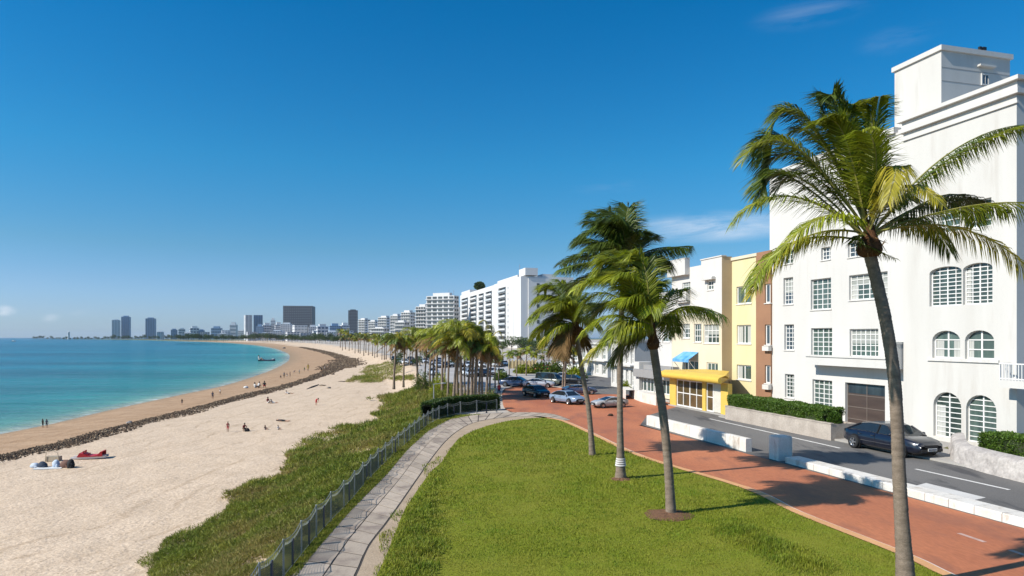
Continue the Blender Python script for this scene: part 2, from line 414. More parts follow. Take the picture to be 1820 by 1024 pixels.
def sand_material():
    m = bpy.data.materials.new('beach_sand'); m.use_nodes = True; nt = m.node_tree; N = nt.nodes; L = nt.links; bs = N['Principled BSDF']
    bs.inputs['Roughness'].default_value = 0.95; bs.inputs['Specular IOR Level'].default_value = 0.15
    geo = N.new('ShaderNodeNewGeometry')
    def A(n):
        a = N.new('ShaderNodeAttribute'); a.attribute_name = n; return a.outputs['Fac']
    def noise(s, d=4, st=(1, 1, 1), r=0.55):
        mp = N.new('ShaderNodeMapping'); mp.inputs['Scale'].default_value = st; mp.inputs['Rotation'].default_value = (0, 0, math.radians(-62)); L.new(geo.outputs['Position'], mp.inputs[0])
        n = N.new('ShaderNodeTexNoise'); n.inputs['Scale'].default_value = s; n.inputs['Detail'].default_value = d; n.inputs['Roughness'].default_value = r
        L.new(mp.outputs[0], n.inputs[0]); return n.outputs['Fac']
    def mr(v, a, b, c, d):
        q = N.new('ShaderNodeMapRange'); q.inputs[1].default_value = a; q.inputs[2].default_value = b; q.inputs[3].default_value = c; q.inputs[4].default_value = d
        L.new(v, q.inputs[0]); return q.outputs[0]
    def mix(f, a, b, bt='MIX'):
        q = N.new('ShaderNodeMix'); q.data_type = 'RGBA'; q.blend_type = bt
        for s, i in ((f, 0), (a, 6), (b, 7)):
            if isinstance(s, tuple): q.inputs[i].default_value = (*s, 1)
            elif isinstance(s, (int, float)): q.inputs[i].default_value = s
            else: L.new(s, q.inputs[i])
        return q.outputs[2]
    pale = mix(mr(noise(0.35), 0.35, 0.65, 0, 1), (0.77, 0.61, 0.45), (0.69, 0.54, 0.39))
    tan = mix(mr(noise(0.5, 5, (0.4, 1.4, 1)), 0.35, 0.65, 0, 1), (0.56, 0.385, 0.245), (0.45, 0.295, 0.175))
    c = mix(A('low'), pale, tan)
    c = mix(mr(noise(3.0, 6), 0.25, 0.75, 0, 1), c, mix(1.0, c, (0.78, 0.76, 0.74), 'MULTIPLY'))
    c = mix(mr(noise(9.0, 3, r=0.7), 0.36, 0.60, 0, 1), mix(1.0, c, (0.76, 0.73, 0.70), 'MULTIPLY'), c)
    # wheel and rake tracks that follow the shore
    sn = N.new('ShaderNodeMath'); sn.operation = 'SINE'
    ad = N.new('ShaderNodeMath'); ad.operation = 'MULTIPLY_ADD'; ad.inputs[1].default_value = 3.1; L.new(A('kd'), ad.inputs[0]); L.new(mr(noise(0.12, 3), 0, 1, 0, 14), ad.inputs[2])
    L.new(ad.outputs[0], sn.inputs[0])
    tr = mr(sn.outputs[0], 0.72, 0.98, 0, 1); gate = mr(noise(0.45, 4, (1.6, 0.3, 1)), 0.46, 0.60, 0, 0.55)
    mu = N.new('ShaderNodeMath'); mu.operation = 'MULTIPLY'; L.new(tr, mu.inputs[0]); L.new(gate, mu.inputs[1])
    c = mix(mu.outputs[0], c, mix(1.0, c, (0.72, 0.68, 0.63), 'MULTIPLY'))
    # dry bits of seaweed and footprints
    c = mix(mr(noise(4.0, 3), 0.64, 0.72, 0, 0.6), c, (0.20, 0.14, 0.085))
    c = mix(A('wet'), c, (0.27, 0.20, 0.13))
    inn = mix(mr(noise(0.25, 5), 0.35, 0.65, 0, 1), (0.52, 0.47, 0.41), (0.38, 0.34, 0.29))
    c = mix(A('inland'), c, inn)
    c = mix(A('far'), c, (0.16, 0.17, 0.09))
    L.new(c, bs.inputs['Base Color'])
    h = N.new('ShaderNodeMath'); h.operation = 'ADD'; L.new(noise(4.5, 5), h.inputs[0]); L.new(noise(1.3, 3), h.inputs[1])
    b = N.new('ShaderNodeBump'); b.inputs['Strength'].default_value = 0.7; b.inputs['Distance'].default_value = 0.10
    L.new(h.outputs[0], b.inputs['Height']); L.new(b.outputs[0], bs.inputs['Normal'])
    return m
beach = np_mesh('beach', np.column_stack([P2, z]), F2, sand_material(), smooth=True,
                attrs={'low': low_w, 'wet': wet * 0.8, 'kd': dkk, 'inland': inl.astype(float), 'far': far_.astype(float)})
tag(beach, 'wide pale sand beach sloping from the dune down to the sea', kind='structure')

# sea
P3, F3 = polar_grid(-900, 1500, 150, 25, 42000, 260)
land3 = in_poly(P3, PW); d3 = dist_poly(P3, Wc)
dep = np.where(land3, -d3, d3)
keep = dep[F3].max(1) > -25
def sea_material():
    m = bpy.data.materials.new('sea_water'); m.use_nodes = True; nt = m.node_tree; N = nt.nodes; L = nt.links; bs = N['Principled BSDF']
    bs.inputs['Roughness'].default_value = 0.22; bs.inputs['Specular IOR Level'].default_value = 0.22
    geo = N.new('ShaderNodeNewGeometry'); a = N.new('ShaderNodeAttribute'); a.attribute_name = 'off'
    lg = N.new('ShaderNodeMath'); lg.operation = 'LOGARITHM'; lg.inputs[1].default_value = 10
    ad = N.new('ShaderNodeMath'); ad.operation = 'ADD'; ad.inputs[1].default_value = 1.0
    mxx = N.new('ShaderNodeMath'); mxx.operation = 'MAXIMUM'; mxx.inputs[1].default_value = 0; L.new(a.outputs['Fac'], mxx.inputs[0])
    L.new(mxx.outputs[0], ad.inputs[0]); L.new(ad.outputs[0], lg.inputs[0])
    def noise(s, d, st, rot=0):
        mp = N.new('ShaderNodeMapping'); mp.inputs['Scale'].default_value = st; mp.inputs['Rotation'].default_value = (0, 0, rot); L.new(geo.outputs['Position'], mp.inputs[0])
        n = N.new('ShaderNodeTexNoise'); n.inputs['Scale'].default_value = s; n.inputs['Detail'].default_value = d; L.new(mp.outputs[0], n.inputs[0]); return n.outputs['Fac']
    w = N.new('ShaderNodeMath'); w.operation = 'MULTIPLY_ADD'; w.inputs[1].default_value = 0.5
    L.new(noise(0.03, 4, (1, 0.5, 1)), w.inputs[0]); L.new(lg.outputs[0], w.inputs[2])
    dv = N.new('ShaderNodeMath'); dv.operation = 'MULTIPLY_ADD'; dv.inputs[1].default_value = 0.25; dv.inputs[2].default_value = -0.0625; L.new(w.outputs[0], dv.inputs[0])
    r = N.new('ShaderNodeValToRGB'); e = r.color_ramp.elements
    e[0].position = 0.0; e[0].color = (0.40, 0.38, 0.26, 1); e[1].position = 1.0; e[1].color = (0.006, 0.075, 0.18, 1)
    for p, c in ((0.10, (0.34, 0.40, 0.27)), (0.20, (0.12, 0.32, 0.235)), (0.33, (0.022, 0.22, 0.195)), (0.5, (0.004, 0.135, 0.18)), (0.68, (0.004, 0.125, 0.20)), (0.84, (0.005, 0.10, 0.20))):
        q = e.new(p); q.color = (*c, 1)
    L.new(dv.outputs[0], r.inputs[0])
    # darker sea-bed patches and wind lanes
    pt = N.new('ShaderNodeMapRange'); pt.inputs[1].default_value = 0.38; pt.inputs[2].default_value = 0.66; pt.inputs[3].default_value = 0.62; pt.inputs[4].default_value = 1.22
    L.new(noise(0.012, 5, (0.35, 1.3, 1)), pt.inputs[0])
    mm = N.new('ShaderNodeMix'); mm.data_type = 'RGBA'; mm.blend_type = 'MULTIPLY'; mm.inputs[0].default_value = 1; L.new(r.outputs[0], mm.inputs[6]); L.new(pt.outputs[0], mm.inputs[7])
    wr = N.new('ShaderNodeMapRange'); wr.inputs[1].default_value = 0.3; wr.inputs[2].default_value = 0.7; wr.inputs[3].default_value = 0.80; wr.inputs[4].default_value = 1.18
    L.new(noise(0.22, 6, (0.28, 1.5, 1), 0.15), wr.inputs[0])
    m5 = N.new('ShaderNodeMix'); m5.data_type = 'RGBA'; m5.blend_type = 'MULTIPLY'; m5.inputs[0].default_value = 1; L.new(mm.outputs[2], m5.inputs[6]); L.new(wr.outputs[0], m5.inputs[7]); mm = m5
    # foam at the edge
    fo = N.new('ShaderNodeMapRange'); fo.inputs[1].default_value = 3.0; fo.inputs[2].default_value = 0.2; L.new(mxx.outputs[0], fo.inputs[0])
    fn = N.new('ShaderNodeMapRange'); fn.inputs[1].default_value = 0.50; fn.inputs[2].default_value = 0.80; L.new(noise(0.55, 6, (1, 1, 1)), fn.inputs[0])
    fm = N.new('ShaderNodeMath'); fm.operation = 'MULTIPLY'; L.new(fo.outputs[0], fm.inputs[0]); L.new(fn.outputs[0], fm.inputs[1])
    mf = N.new('ShaderNodeMix'); mf.data_type = 'RGBA'; L.new(fm.outputs[0], mf.inputs[0]); L.new(mm.outputs[2], mf.inputs[6]); mf.inputs[7].default_value = (0.72, 0.72, 0.68, 1)
    L.new(mf.outputs[2], bs.inputs['Base Color'])
    hb = N.new('ShaderNodeMath'); hb.operation = 'ADD'; L.new(noise(1.1, 5, (0.55, 1.5, 1), 0.3), hb.inputs[0])
    h2 = N.new('ShaderNodeMath'); h2.operation = 'MULTIPLY'; h2.inputs[1].default_value = 4.0; L.new(noise(0.10, 4, (0.4, 1.3, 1), 0.2), h2.inputs[0]); L.new(h2.outputs[0], hb.inputs[1])
    b = N.new('ShaderNodeBump'); b.inputs['Strength'].default_value = 1.0; b.inputs['Distance'].default_value = 0.55; L.new(hb.outputs[0], b.inputs['Height']); L.new(b.outputs[0], bs.inputs['Normal'])
    return m
sea = np_mesh('sea', np.column_stack([P3, np.full(len(P3), ZW)]), F3[keep], sea_material(), smooth=True, attrs={'off': dep})
tag(sea, 'turquoise sea of the bay reaching the horizon', kind='structure')

# seaweed and stone line on the sand
def wrack():
    kl = resample(Kc, 0.12); n0 = len(kl)
    A = np.array([(p.x, p.y) for p in kl]); A = A[(A[:, 1] > 20) & (A[:, 1] < 700)]
    T = np.gradient(A, axis=0); T /= np.linalg.norm(T, axis=1, keepdims=True); Nn = np.stack([-T[:, 1], T[:, 0]], 1)
    reps = np.clip(1500 / A[:, 1], 5, 24)
    idx = np.repeat(np.arange(len(A)), reps.astype(int))
    wid = 1.5 * (1 + 0.35 * vnoise(A[idx], 6, 9)) * np.where(A[idx][:, 1] > 180, 1.6, 1.0) * np.where((A[idx][:, 1] > 215) & (A[idx][:, 1] < 310), 2.4, 1.0)
    off = np.clip(nr.normal(0, 0.55, len(idx)), -1.2, 1.2) * wid
    Pn = A[idx] + Nn[idx] * off[:, None] + nr.normal(0, 0.08, (len(idx), 2))
    kp = (vnoise(Pn, 3.1, 61) + 0.6 * vnoise(Pn, 1.0, 62) > -0.55) | (nr.random(len(Pn)) < 0.3); Pn, idx = Pn[kp], idx[kp]
    zz = ground(Pn)[0]
    s = nr.uniform(0.07, 0.24, len(idx)) * np.clip(Pn[:, 1] / 100, 0.9, 1.9)
    # squat irregular 6-corner stones: octahedra
    d = np.array([(1, 0, 0), (0, 1, 0), (-1, 0, 0), (0, -1, 0), (0, 0, 0.8), (0, 0, -0.3)], float)
    j = nr.uniform(0.6, 1.25, (len(idx), 6, 1)); an = nr.uniform(0, 6.28, len(idx)); ca, sa = np.cos(an), np.sin(an)
    D = d[None] * j; X = D[..., 0] * ca[:, None] - D[..., 1] * sa[:, None]; Y = D[..., 0] * sa[:, None] + D[..., 1] * ca[:, None]
    Vv = np.stack([X, Y, D[..., 2]], 2) * s[:, None, None] + np.column_stack([Pn, zz])[:, None, :]
    f = np.array([(0, 1, 4), (1, 2, 4), (2, 3, 4), (3, 0, 4), (1, 0, 5), (2, 1, 5), (3, 2, 5), (0, 3, 5)])
    Fv = (np.arange(len(idx)) * 6)[:, None, None] + f[None]
    tint = np.repeat((nr.random(len(idx)) < 0.18) * nr.uniform(0.3, 1, len(idx)), 6)
    o = np_mesh('seaweed_line', Vv.reshape(-1, 3), Fv.reshape(-1, 3), M('wrack', (0.115, 0.072, 0.042), 0.9, (0.06, 0.04, 0.025), 2, 0.8, island=0.5, tint=True, tcol=(0.36, 0.27, 0.17)), tint=tint)
    tag(o, 'dark line of washed up seaweed and stones across the sand', 'seaweed', kind='stuff')
wrack()

# ------------------------------------------------------------------ park: path, lawn, verge, promenade, road
def gl(pts, n=6, z=0.0): return catmull([G(x, y, 0) for x, y in pts], n)
pathL = gl([(440, 1130), (518, 1024), (565, 974), (614, 918), (651, 880), (688, 843), (726, 798), (763, 765), (800, 745.5), (838, 738.5), (890, 734), (940, 733), (982, 736), (1014, 746.5)])
pathR = gl([(575, 1130), (630.5, 1024), (655, 970), (688, 927), (726, 873), (744, 847), (770.6, 809.5), (793, 783), (815.5, 764.6), (842, 751.5), (880, 744), (925, 740.5), (972, 741), (1000, 748.5)])
lawnL = gl([(600, 1150), (670, 1024), (700, 955), (722, 903), (763, 843), (785.6, 821), (800.5, 798), (815.5, 781), (838, 768), (870, 756.5), (905, 748.5), (940, 744.2), (968, 743.5)])
kerbR = gl([(968, 743.5), (998, 749.5), (1050, 773), (1134, 812), (1313.6, 867), (1408.6, 912), (1588, 984), (1672, 1024), (1850, 1105), (2300, 1310)])
lawn_pts = lawnL + kerbR[1:] + [G(1500, 1500)]
lawn_m = M('lawn_turf', (0.16, 0.20, 0.015), 0.9, (0.21, 0.205, 0.025), 0.45, 0.9, bump=0.6, bscale=25, spec=0.1, fine=0.25)
sheet('lawn', lawn_pts, lawn_m, z=0.03)
def offs(line, d):
    out = []
    for i, p in enumerate(line):
        t = (line[min(i + 1, len(line) - 1)] - line[max(i - 1, 0)]).normalized()
        out.append(p + Vector((t.y, -t.x, 0)) * d)
    return out
# sand strip beside the path
mb = MB(); k = 60
def rs(line, n):
    L = [0]
    for a, b in zip(line, line[1:]): L.append(L[-1] + (b - a).length)
    out = []; j = 0
    for i in range(n):
        s = L[-1] * i / (n - 1)
        while j < len(L) - 2 and L[j + 1] < s: j += 1
        out.append(line[j].lerp(line[j + 1], (s - L[j]) / max(L[j + 1] - L[j], 1e-9)))
    return out
strip = MB(); ribbon(strip, offs(rs(pathR, 90), -0.1), rs(lawnL + kerbR[1:6], 90), 0.004)
tag(strip.build('sand_verge', M('verge_sand', (0.44, 0.34, 0.24), 0.95, (0.33, 0.25, 0.17), 1.2, 0.8, bump=0.8, bscale=14, fine=0.2, spec=0.1)), 'sandy strip between the paved path and the lawn', kind='structure')
gv = MB(); fence_line = [p for p in Fc if p.y < 64 and p.x < -3]
ribbon(gv, rs(offs(fence_line, -1.0), 90), rs(pathL, 90), 0.002)
tag(gv.build('grass_verge', M('verge_turf', (0.14, 0.16, 0.025), 0.9, (0.22, 0.19, 0.05), 1.0, 0.8, bump=0.6, bscale=25, spec=0.1, fine=0.25)), 'thin strip of yellow green turf between fence and path', kind='structure')
# paving slabs, two abreast, joints open
def paving():
    PL = rs(pathL, 400); PR = rs(pathR, 400)
    bed = MB(); ribbon(bed, offs(PL, -0.05), offs(PR, 0.05), 0.0055)
    tag(bed.build('path_bed', M('joint_dirt', (0.055, 0.047, 0.04), 0.95)), 'dark bed showing in the joints of the paved path', kind='structure')
    mb = MB(); acc = 0; last = 0; J = 0.028
    cuts = [0]
    for i in range(1, 400):
        acc += ((PL[i] - PL[i - 1]).length + (PR[i] - PR[i - 1]).length) / 2
        if acc > 1.22 or i == 399: cuts.append(i); acc = 0
    for a, b in zip(cuts, cuts[1:]):
        for side in (0, 1):
            lo, hi = (0.0, 0.5) if side == 0 else (0.5, 1.0)
            q = []
            for (i, w, di) in ((a, lo, 1), (b, lo, -1), (b, hi, -1), (a, hi, 1)):
                l, r = PL[i], PR[i]; wd = (r - l).length; ww = w + (J / wd if w == lo else -J / wd)
                p = l.lerp(r, ww); tdir = (PL[min(i + 1, 399)] - PL[max(i - 1, 0)]).normalized()
                p = p + tdir * (0.04 if p.y < 34 else 0.055) * di; q.append(p)
            dz = rng.uniform(0, 0.008)
            top = [Vector((p.x, p.y, 0.017 + dz * 0.6)) for p in q]; bot = [Vector((p.x, p.y, 0.0)) for p in q]
            if (top[1] - top[0]).cross(top[2] - top[0]).z < 0: top.reverse(); bot.reverse()
            mb.hexa(bot + top)
    o = mb.build('path', M('slab', (0.44, 0.365, 0.285), 0.85, (0.32, 0.26, 0.205), 0.9, 0.9, bump=0.25, bscale=18, island=0.16, fine=0.14, spec=0.2, stain=((0.17, 0.13, 0.115), 0.9, 0.52, 0.70, 0.7, (1, 1, 1))))
    tag(o, 'curving path of grey pink paving slabs two abreast', kind='structure')
paving()

# promenade of red paving with kerb
prom_far = gl([(968, 743.5), (940, 739), (912, 733), (896, 724), (893, 708), (893, 697), (900, 690), (925, 685.5), (960, 684), (1000, 690), (1060, 700), (1121, 702), (1190, 716), (1225, 726)])
bar_line = [G(x, y) for x, y in ((1240, 734), (1135, 756), (1322, 804), (1390, 823), (1582.6, 874), (1820, 937), (2400, 1096))]
prom = list(reversed(kerbR)) + prom_far[1:] + [bar_line[0]] + [bar_line[1]] + bar_line[2:] + [G(2700, 1310)]
red = M('red_paving', (0.50, 0.185, 0.085), 0.75, (0.31, 0.10, 0.052), 0.22, 0.9, bump=0.15, bscale=8, fine=0.14, spec=0.25, stretch=(1, 0.35, 1), stain=((0.24, 0.10, 0.065), 0.42, 0.50, 0.68, 0.75, (1.3, 0.5, 1)))
sheet('promenade', prom, red, z=0.004)
kin = [p.copy() for p in kerbR]
kb = MB()
o1, o2, o3 = offs(kin, 0.0), offs(kin, -0.38), offs(kin, -0.50)
ribbon(kb, o1, o2, 0.05)
for a, b in zip(o2, o2[1:]):
    kb.quad(Vector((b.x, b.y, 0.05)), Vector((a.x, a.y, 0.05)), Vector((a.x, a.y, 0)), Vector((b.x, b.y, 0)))
tag(kb.build('kerb', M('kerb_stone', (0.66, 0.36, 0.16), 0.8, (0.54, 0.27, 0.12), 0.8, 0.8, bump=0.2, bscale=15)), 'low orange kerb between lawn and red promenade', kind='structure')
wl = MB(); ribbon(wl, o2, o3, 0.009)
paint = M('road_paint', (0.74, 0.72, 0.67), 0.7, (0.5, 0.46, 0.42), 1.3, 0.7, fine=0.15, bscale=9)
tag(wl.build('kerb_line', paint), 'thin white painted line along the orange kerb', kind='structure')

# street: asphalt in the street frame
vB = uv_of(G(1582.6, 874))[1]                       # barrier front foot
vP = uv_of(G(1400, 768))[1]                         # planter foot
vA = uv_of(G(1510, 757))[1]                         # white hotel front
def strip_v(name, u0, u1, v0, v1, z, mat, label):
    mb = MB(); mb.quad(from_uv(u1, v0, z), from_uv(u0, v0, z), from_uv(u0, v1, z), from_uv(u1, v1, z))
    n = 40
    return tag(mb.build(name, mat), label, kind='structure')
asph = M('asphalt', (0.125, 0.119, 0.112), 0.9, (0.18, 0.17, 0.158), 0.18, 0.9, bump=0.25, bscale=30, fine=0.2, spec=0.2, stretch=(1, 0.5, 1), stain=((0.05, 0.05, 0.055), 0.5, 0.55, 0.66, 0.7, (1.4, 0.35, 1)))
road_far = uv_of(G(1236, 733))[0]
road = [from_uv(-10, vB + 0.3), from_uv(-10, vP + 0.4), from_uv(uv_of(G(1300, 741))[0], vP + 0.4), G(1292, 741), G(1205, 722.5), G(1150, 739), G(1138, 755.5)]
sheet('road', road, asph, z=0.010)
side_m = M('pavement_concrete', (0.40, 0.375, 0.34), 0.9, (0.30, 0.28, 0.25), 0.5, 0.8, bump=0.2, bscale=20, fine=0.15)
pv = MB(); pv.box((0, 0, 0), (1, 1, 1)); pv = MB()
u_p1 = uv_of(G(1292, 741))[0]
q = [from_uv(-12, vP + 0.3, 0), from_uv(u_p1, vP + 0.3, 0), from_uv(u_p1, vA + 3, 0), from_uv(-12, vA + 3, 0)]
pv.hexa([p + Vector((0, 0, -0.05)) for p in reversed(q)] + [p + Vector((0, 0, 0.12)) for p in reversed(q)])
tag(pv.build('pavement', side_m), 'raised concrete pavement along the foot of the hotels', kind='structure')
# far street beyond the shops: dark asphalt and pale forecourt
sheet('side_street', [G(1000, 689), G(1060, 700), G(1121, 702), G(1135, 694), G(1085, 672), G(1040, 664), G(1010, 668), G(985, 680)], asph, z=0.006, label='dark side street running behind the parked cars')
sheet('car_park', [G(770, 690), G(893, 700), G(900, 690), G(985, 682), G(1010, 668), G(1040, 655), G(1000, 640), G(900, 634), G(760, 640), G(740, 660)],
      M('carpark_concrete', (0.46, 0.43, 0.40), 0.9, (0.30, 0.28, 0.26), 0.15, 0.8, fine=0.15), z=0.004, label='pale concrete car park behind the palm grove')
# painted lines
lm = MB()
for (a, b) in (((1261, 744.5), (1493, 797)), ((1627, 834), (1794, 871)), ((1860, 886), (2050, 930))):
    A_, B_ = G(*a), G(*b); t = (B_ - A_).normalized(); s = Vector((t.y, -t.x, 0)) * 0.10
    lm.quad(*(Vector((p.x, p.y, 0.015)) for p in (A_ - s, A_ + s, B_ + s, B_ - s)))
for f in lm.f: pass
lm2 = MB()
for (a, b) in (((1704, 948), (1751, 964)), ((1795, 978), (1850, 997))):
    A_, B_ = G(*a), G(*b); t = (B_ - A_).normalized(); s = Vector((t.y, -t.x, 0)) * 0.09
    lm2.quad(*(Vector((p.x, p.y, 0.009)) for p in (A_ - s, A_ + s, B_ + s, B_ - s)))
def flip_up(mb):
    for i, f in enumerate(mb.f):
        a, b, c = (Vector(mb.v[j]) for j in f[:3])
        if (b - a).cross(c - a).z < 0: mb.f[i] = tuple(reversed(f))
flip_up(lm); flip_up(lm2)
tag(lm.build('road_marking', paint), 'white painted lane lines on the asphalt road', kind='structure')
tag(lm2.build('promenade_marking', M('faded_paint', (0.58, 0.42, 0.36), 0.8, (0.4, 0.22, 0.16), 2, 0.9)), 'faded pale dashes painted on the red promenade', kind='structure')
cw = MB(); cw.poly([Vector((p.x, p.y, 0.015)) for p in (G(1612, 868), G(1646, 859), G(1752, 885), G(1712, 893.5))]); flip_up(cw)  # patch of sunlight put into the colour of a flat pale sheet
tag(cw.build('sunlit_patch', M('sunlit_pale', (0.62, 0.60, 0.56), 0.8, (0.5, 0.47, 0.43), 0.8, 0.7)), 'pale patch of painted sunlight on the road behind the low wall', kind='structure')

# ------------------------------------------------------------------ barriers
wht = M('white_masonry', (0.72, 0.69, 0.63), 0.85, (0.56, 0.50, 0.42), 0.9, 0.75, bump=0.25, bscale=14, fine=0.10, spec=0.2, stain=((0.36, 0.29, 0.22), 1.6, 0.56, 0.70, 0.75, (1, 1, 0.4)))
def barrier_blocks(name, label, group, a, b, n, v0, w, h0, h1, capover=0.0):
    """a run of coping blocks on one wall: blocks share one thing, each block a part"""
    ua, ub = uv_of(a)[0], uv_of(b)[0]
    r = thing(name, label, 'wall', from_uv((ua + ub) / 2, v0 + w / 2, 0), group)
    for i in range(n):
        u0 = ua + (ub - ua) * i / n; u1 = ua + (ub - ua) * (i + 1) / n; g = 0.012
        if u0 > u1: u0, u1 = u1 - 0, u0
        mb = MB(); hh = h0 + (h1 - h0) * (i + 0.5) / n; bev = 0.035
        lo, hi = u0 + g, u1 - g
        p = [(v0, -0.05), (v0, hh - bev), (v0 + bev, hh), (v0 + w - bev, hh), (v0 + w, hh - bev), (v0 + w, -0.05)]
        A_ = [from_uv(hi, v, z) for v, z in p]; B_ = [from_uv(lo, v, z) for v, z in p]
        mb.poly(A_); mb.poly(list(reversed(B_)))
        for j in range(len(p) - 1): mb.quad(A_[j + 1], A_[j], B_[j], B_[j + 1])
        mb.build('wall_block', wht, r)
    return r
barrier_blocks('barrier_wall', 'long low white wall beside the road, farther of the two, ending before the square post', 'white barrier walls', G(1136, 756), G(1322, 804), 6, vB, 0.42, 0.78, 0.82)
barrier_blocks('barrier_wall', 'wide low white bench wall in the shade of palms, nearer than the square post', 'white barrier walls', G(1392, 823), G(2300, 1069), 18, vB, 0.95, 0.34, 0.36)
gp = MB(); c = from_uv(uv_of(G(1368, 818))[0], vB + 0.42, 0)
gp.box(c + Vector((0, 0, 0.64)), (0.86, 0.92, 1.40), ax=U)
gp.box(c + Vector((0, 0, 1.36)), (0.80, 0.86, 0.05), ax=U)
po = gp.build('barrier_post', wht, None, loc=c); tag(po, 'square white masonry post standing in the gap between the low walls', 'post')
bv = po.modifiers.new('bevel', 'BEVEL'); bv.width = 0.03; bv.segments = 2

# planters with clipped hedges
def leafy_box(name, label, a, u0, u1, v0, v1, z0, z1, n, lm, core, cat='hedge', size=0.10, group=None, rough=0.12):
    r = thing(name, label, cat, from_uv((u0 + u1) / 2, (v0 + v1) / 2, z0), group)
    cm = MB(); i = 0.09
    cm.hexa([from_uv(u, v, z) for z in (z0, z1 - i) for u, v in ((u1 - i, v0 + i), (u0 + i, v0 + i), (u0 + i, v1 - i), (u1 - i, v1 - i))])
    cm.build('stems', core, r)
    # shell points: near the faces
    R = nr.random((n, 3)); w = np.array([(u1 - u0) * (v1 - v0), (u1 - u0) * (z1 - z0) * 1.2, (v1 - v0) * (z1 - z0)]); face = nr.choice(3, n, p=w / w.sum())
    uu = u0 + R[:, 0] * (u1 - u0); vv = v0 + R[:, 1] * (v1 - v0); zz = z0 + R[:, 2] * (z1 - z0)
    zz = np.where(face == 0, z1 - 0.1 * nr.random(n), zz); vv = np.where(face == 1, v0 + 0.1 * nr.random(n), vv)
    uu = np.where(face == 2, np.where(R[:, 2] > 0.5, u0 + 0.08 * nr.random(n), u1 - 0.08 * nr.random(n)), uu)
    C = np.stack([uu * U.x + vv * V.x, uu * U.y + vv * V.y, zz], 1)
    bmp = vnoise(np.stack([uu, vv + zz * 1.7], 1), 0.7, 5) * rough
    Nv = np.where((face == 0)[:, None], np.array([0, 0, 1.0]), np.where((face == 1)[:, None], np.array([-V.x, -V.y, 0]), np.sign(R[:, 2:3] - 0.5) * -np.array([[U.x, U.y, 0]])))
    C = C + Nv * bmp[:, None]
    D = Nv + nr.normal(0, 0.75, (n, 3))
    Vv, Fv = leaves(C - D * 0.02, D, nr.uniform(0.6, 1.3, n) * size, nr.uniform(0.5, 0.8, n) * size)
    np_mesh('foliage', Vv, Fv, lm, r, tint=np.repeat(np.clip(nr.normal(0.12, 0.22, n), 0, 1), 4))
    return r
leafm = M('hedge_leaf', (0.055, 0.115, 0.012), 0.5, (0.09, 0.16, 0.018), 2, 0.7, island=0.45, trans=0.25, spec=0.4, tint=True, tcol=(0.16, 0.23, 0.03))
corem = M('hedge_core', (0.022, 0.04, 0.010), 0.95, (0.04, 0.04, 0.02), 4, 0.8)
conc = M('planter_concrete', (0.46, 0.40, 0.34), 0.9, (0.33, 0.28, 0.235), 1.1, 0.9, bump=0.35, bscale=12, fine=0.18, spec=0.2)
u0_, u1_ = uv_of(G(1492, 783))[0], uv_of(G(1310, 744.5))[0]
pl = MB()
vp0 = vP
def hexa_uv(mb, u0, u1, v0, v1, z0, z1, mi=0):
    mb.hexa([from_uv(u, v, z) for z in (z0, z1) for u, v in ((u1, v0), (u0, v0), (u0, v1), (u1, v1))], mi)
hexa_uv(pl, u0_ + 0.0, u1_, vp0, vp0 + 0.22, 0, 1.12); hexa_uv(pl, u0_, u1_, vp0 + 1.9, vp0 + 2.1, 0, 1.12)
hexa_uv(pl, u0_, u0_ + 0.22, vp0 + 0.222, vp0 + 1.898, 0, 1.118); hexa_uv(pl, u1_ - 0.22, u1_, vp0 + 0.222, vp0 + 1.898, 0, 1.118)
hexa_uv(pl, u0_ + 0.222, u1_ - 0.222, vp0 + 0.222, vp0 + 1.898, 0.0, 0.98)
hexa_uv(pl, u0_ - 0.03, u1_ + 0.03, vp0 - 0.04, vp0 + 0.24, 1.123, 1.19)
r = thing('planter', 'long low concrete planter under the clipped hedge by the white hotel entrance', 'planter', from_uv((u0_ + u1_) / 2, vp0 + 1, 0))
pl.build('trough', conc, r)
leafy_box('hedge', 'long clipped green hedge growing in the straight concrete planter', None, u0_ + 0.9, u1_ - 0.1, vp0 + 0.15, vp0 + 1.9, 1.1, 2.05, 26000, leafm, corem, size=0.12)
# small rounded shrub caged at the planter's near end
sh = thing('shrub', 'small round dark shrub at the near end of the long planter', 'shrub', from_uv(u0_ + 0.5, vp0 + 0.8, 1.19))
n = 2500; D = nr.normal(size=(n, 3)); D /= np.linalg.norm(D, axis=1, keepdims=True); D[:, 2] = np.abs(D[:, 2])
c0 = np.array(from_uv(u0_ + 0.5, vp0 + 0.7, 1.15)); Vv, Fv = leaves(c0 + D * np.array([0.45, 0.45, 0.75]) * nr.uniform(0.75, 1, (n, 1)), D + nr.normal(0, 0.5, (n, 3)), nr.uniform(0.08, 0.14, n), 0.07)
np_mesh('foliage', Vv, Fv, leafm, sh, tint=np.zeros(n * 4))
st_ = MB(); st_.blob(c0, (0.36, 0.36, 0.6), 10, 6); st_.build('stems', corem, sh, smooth=True)

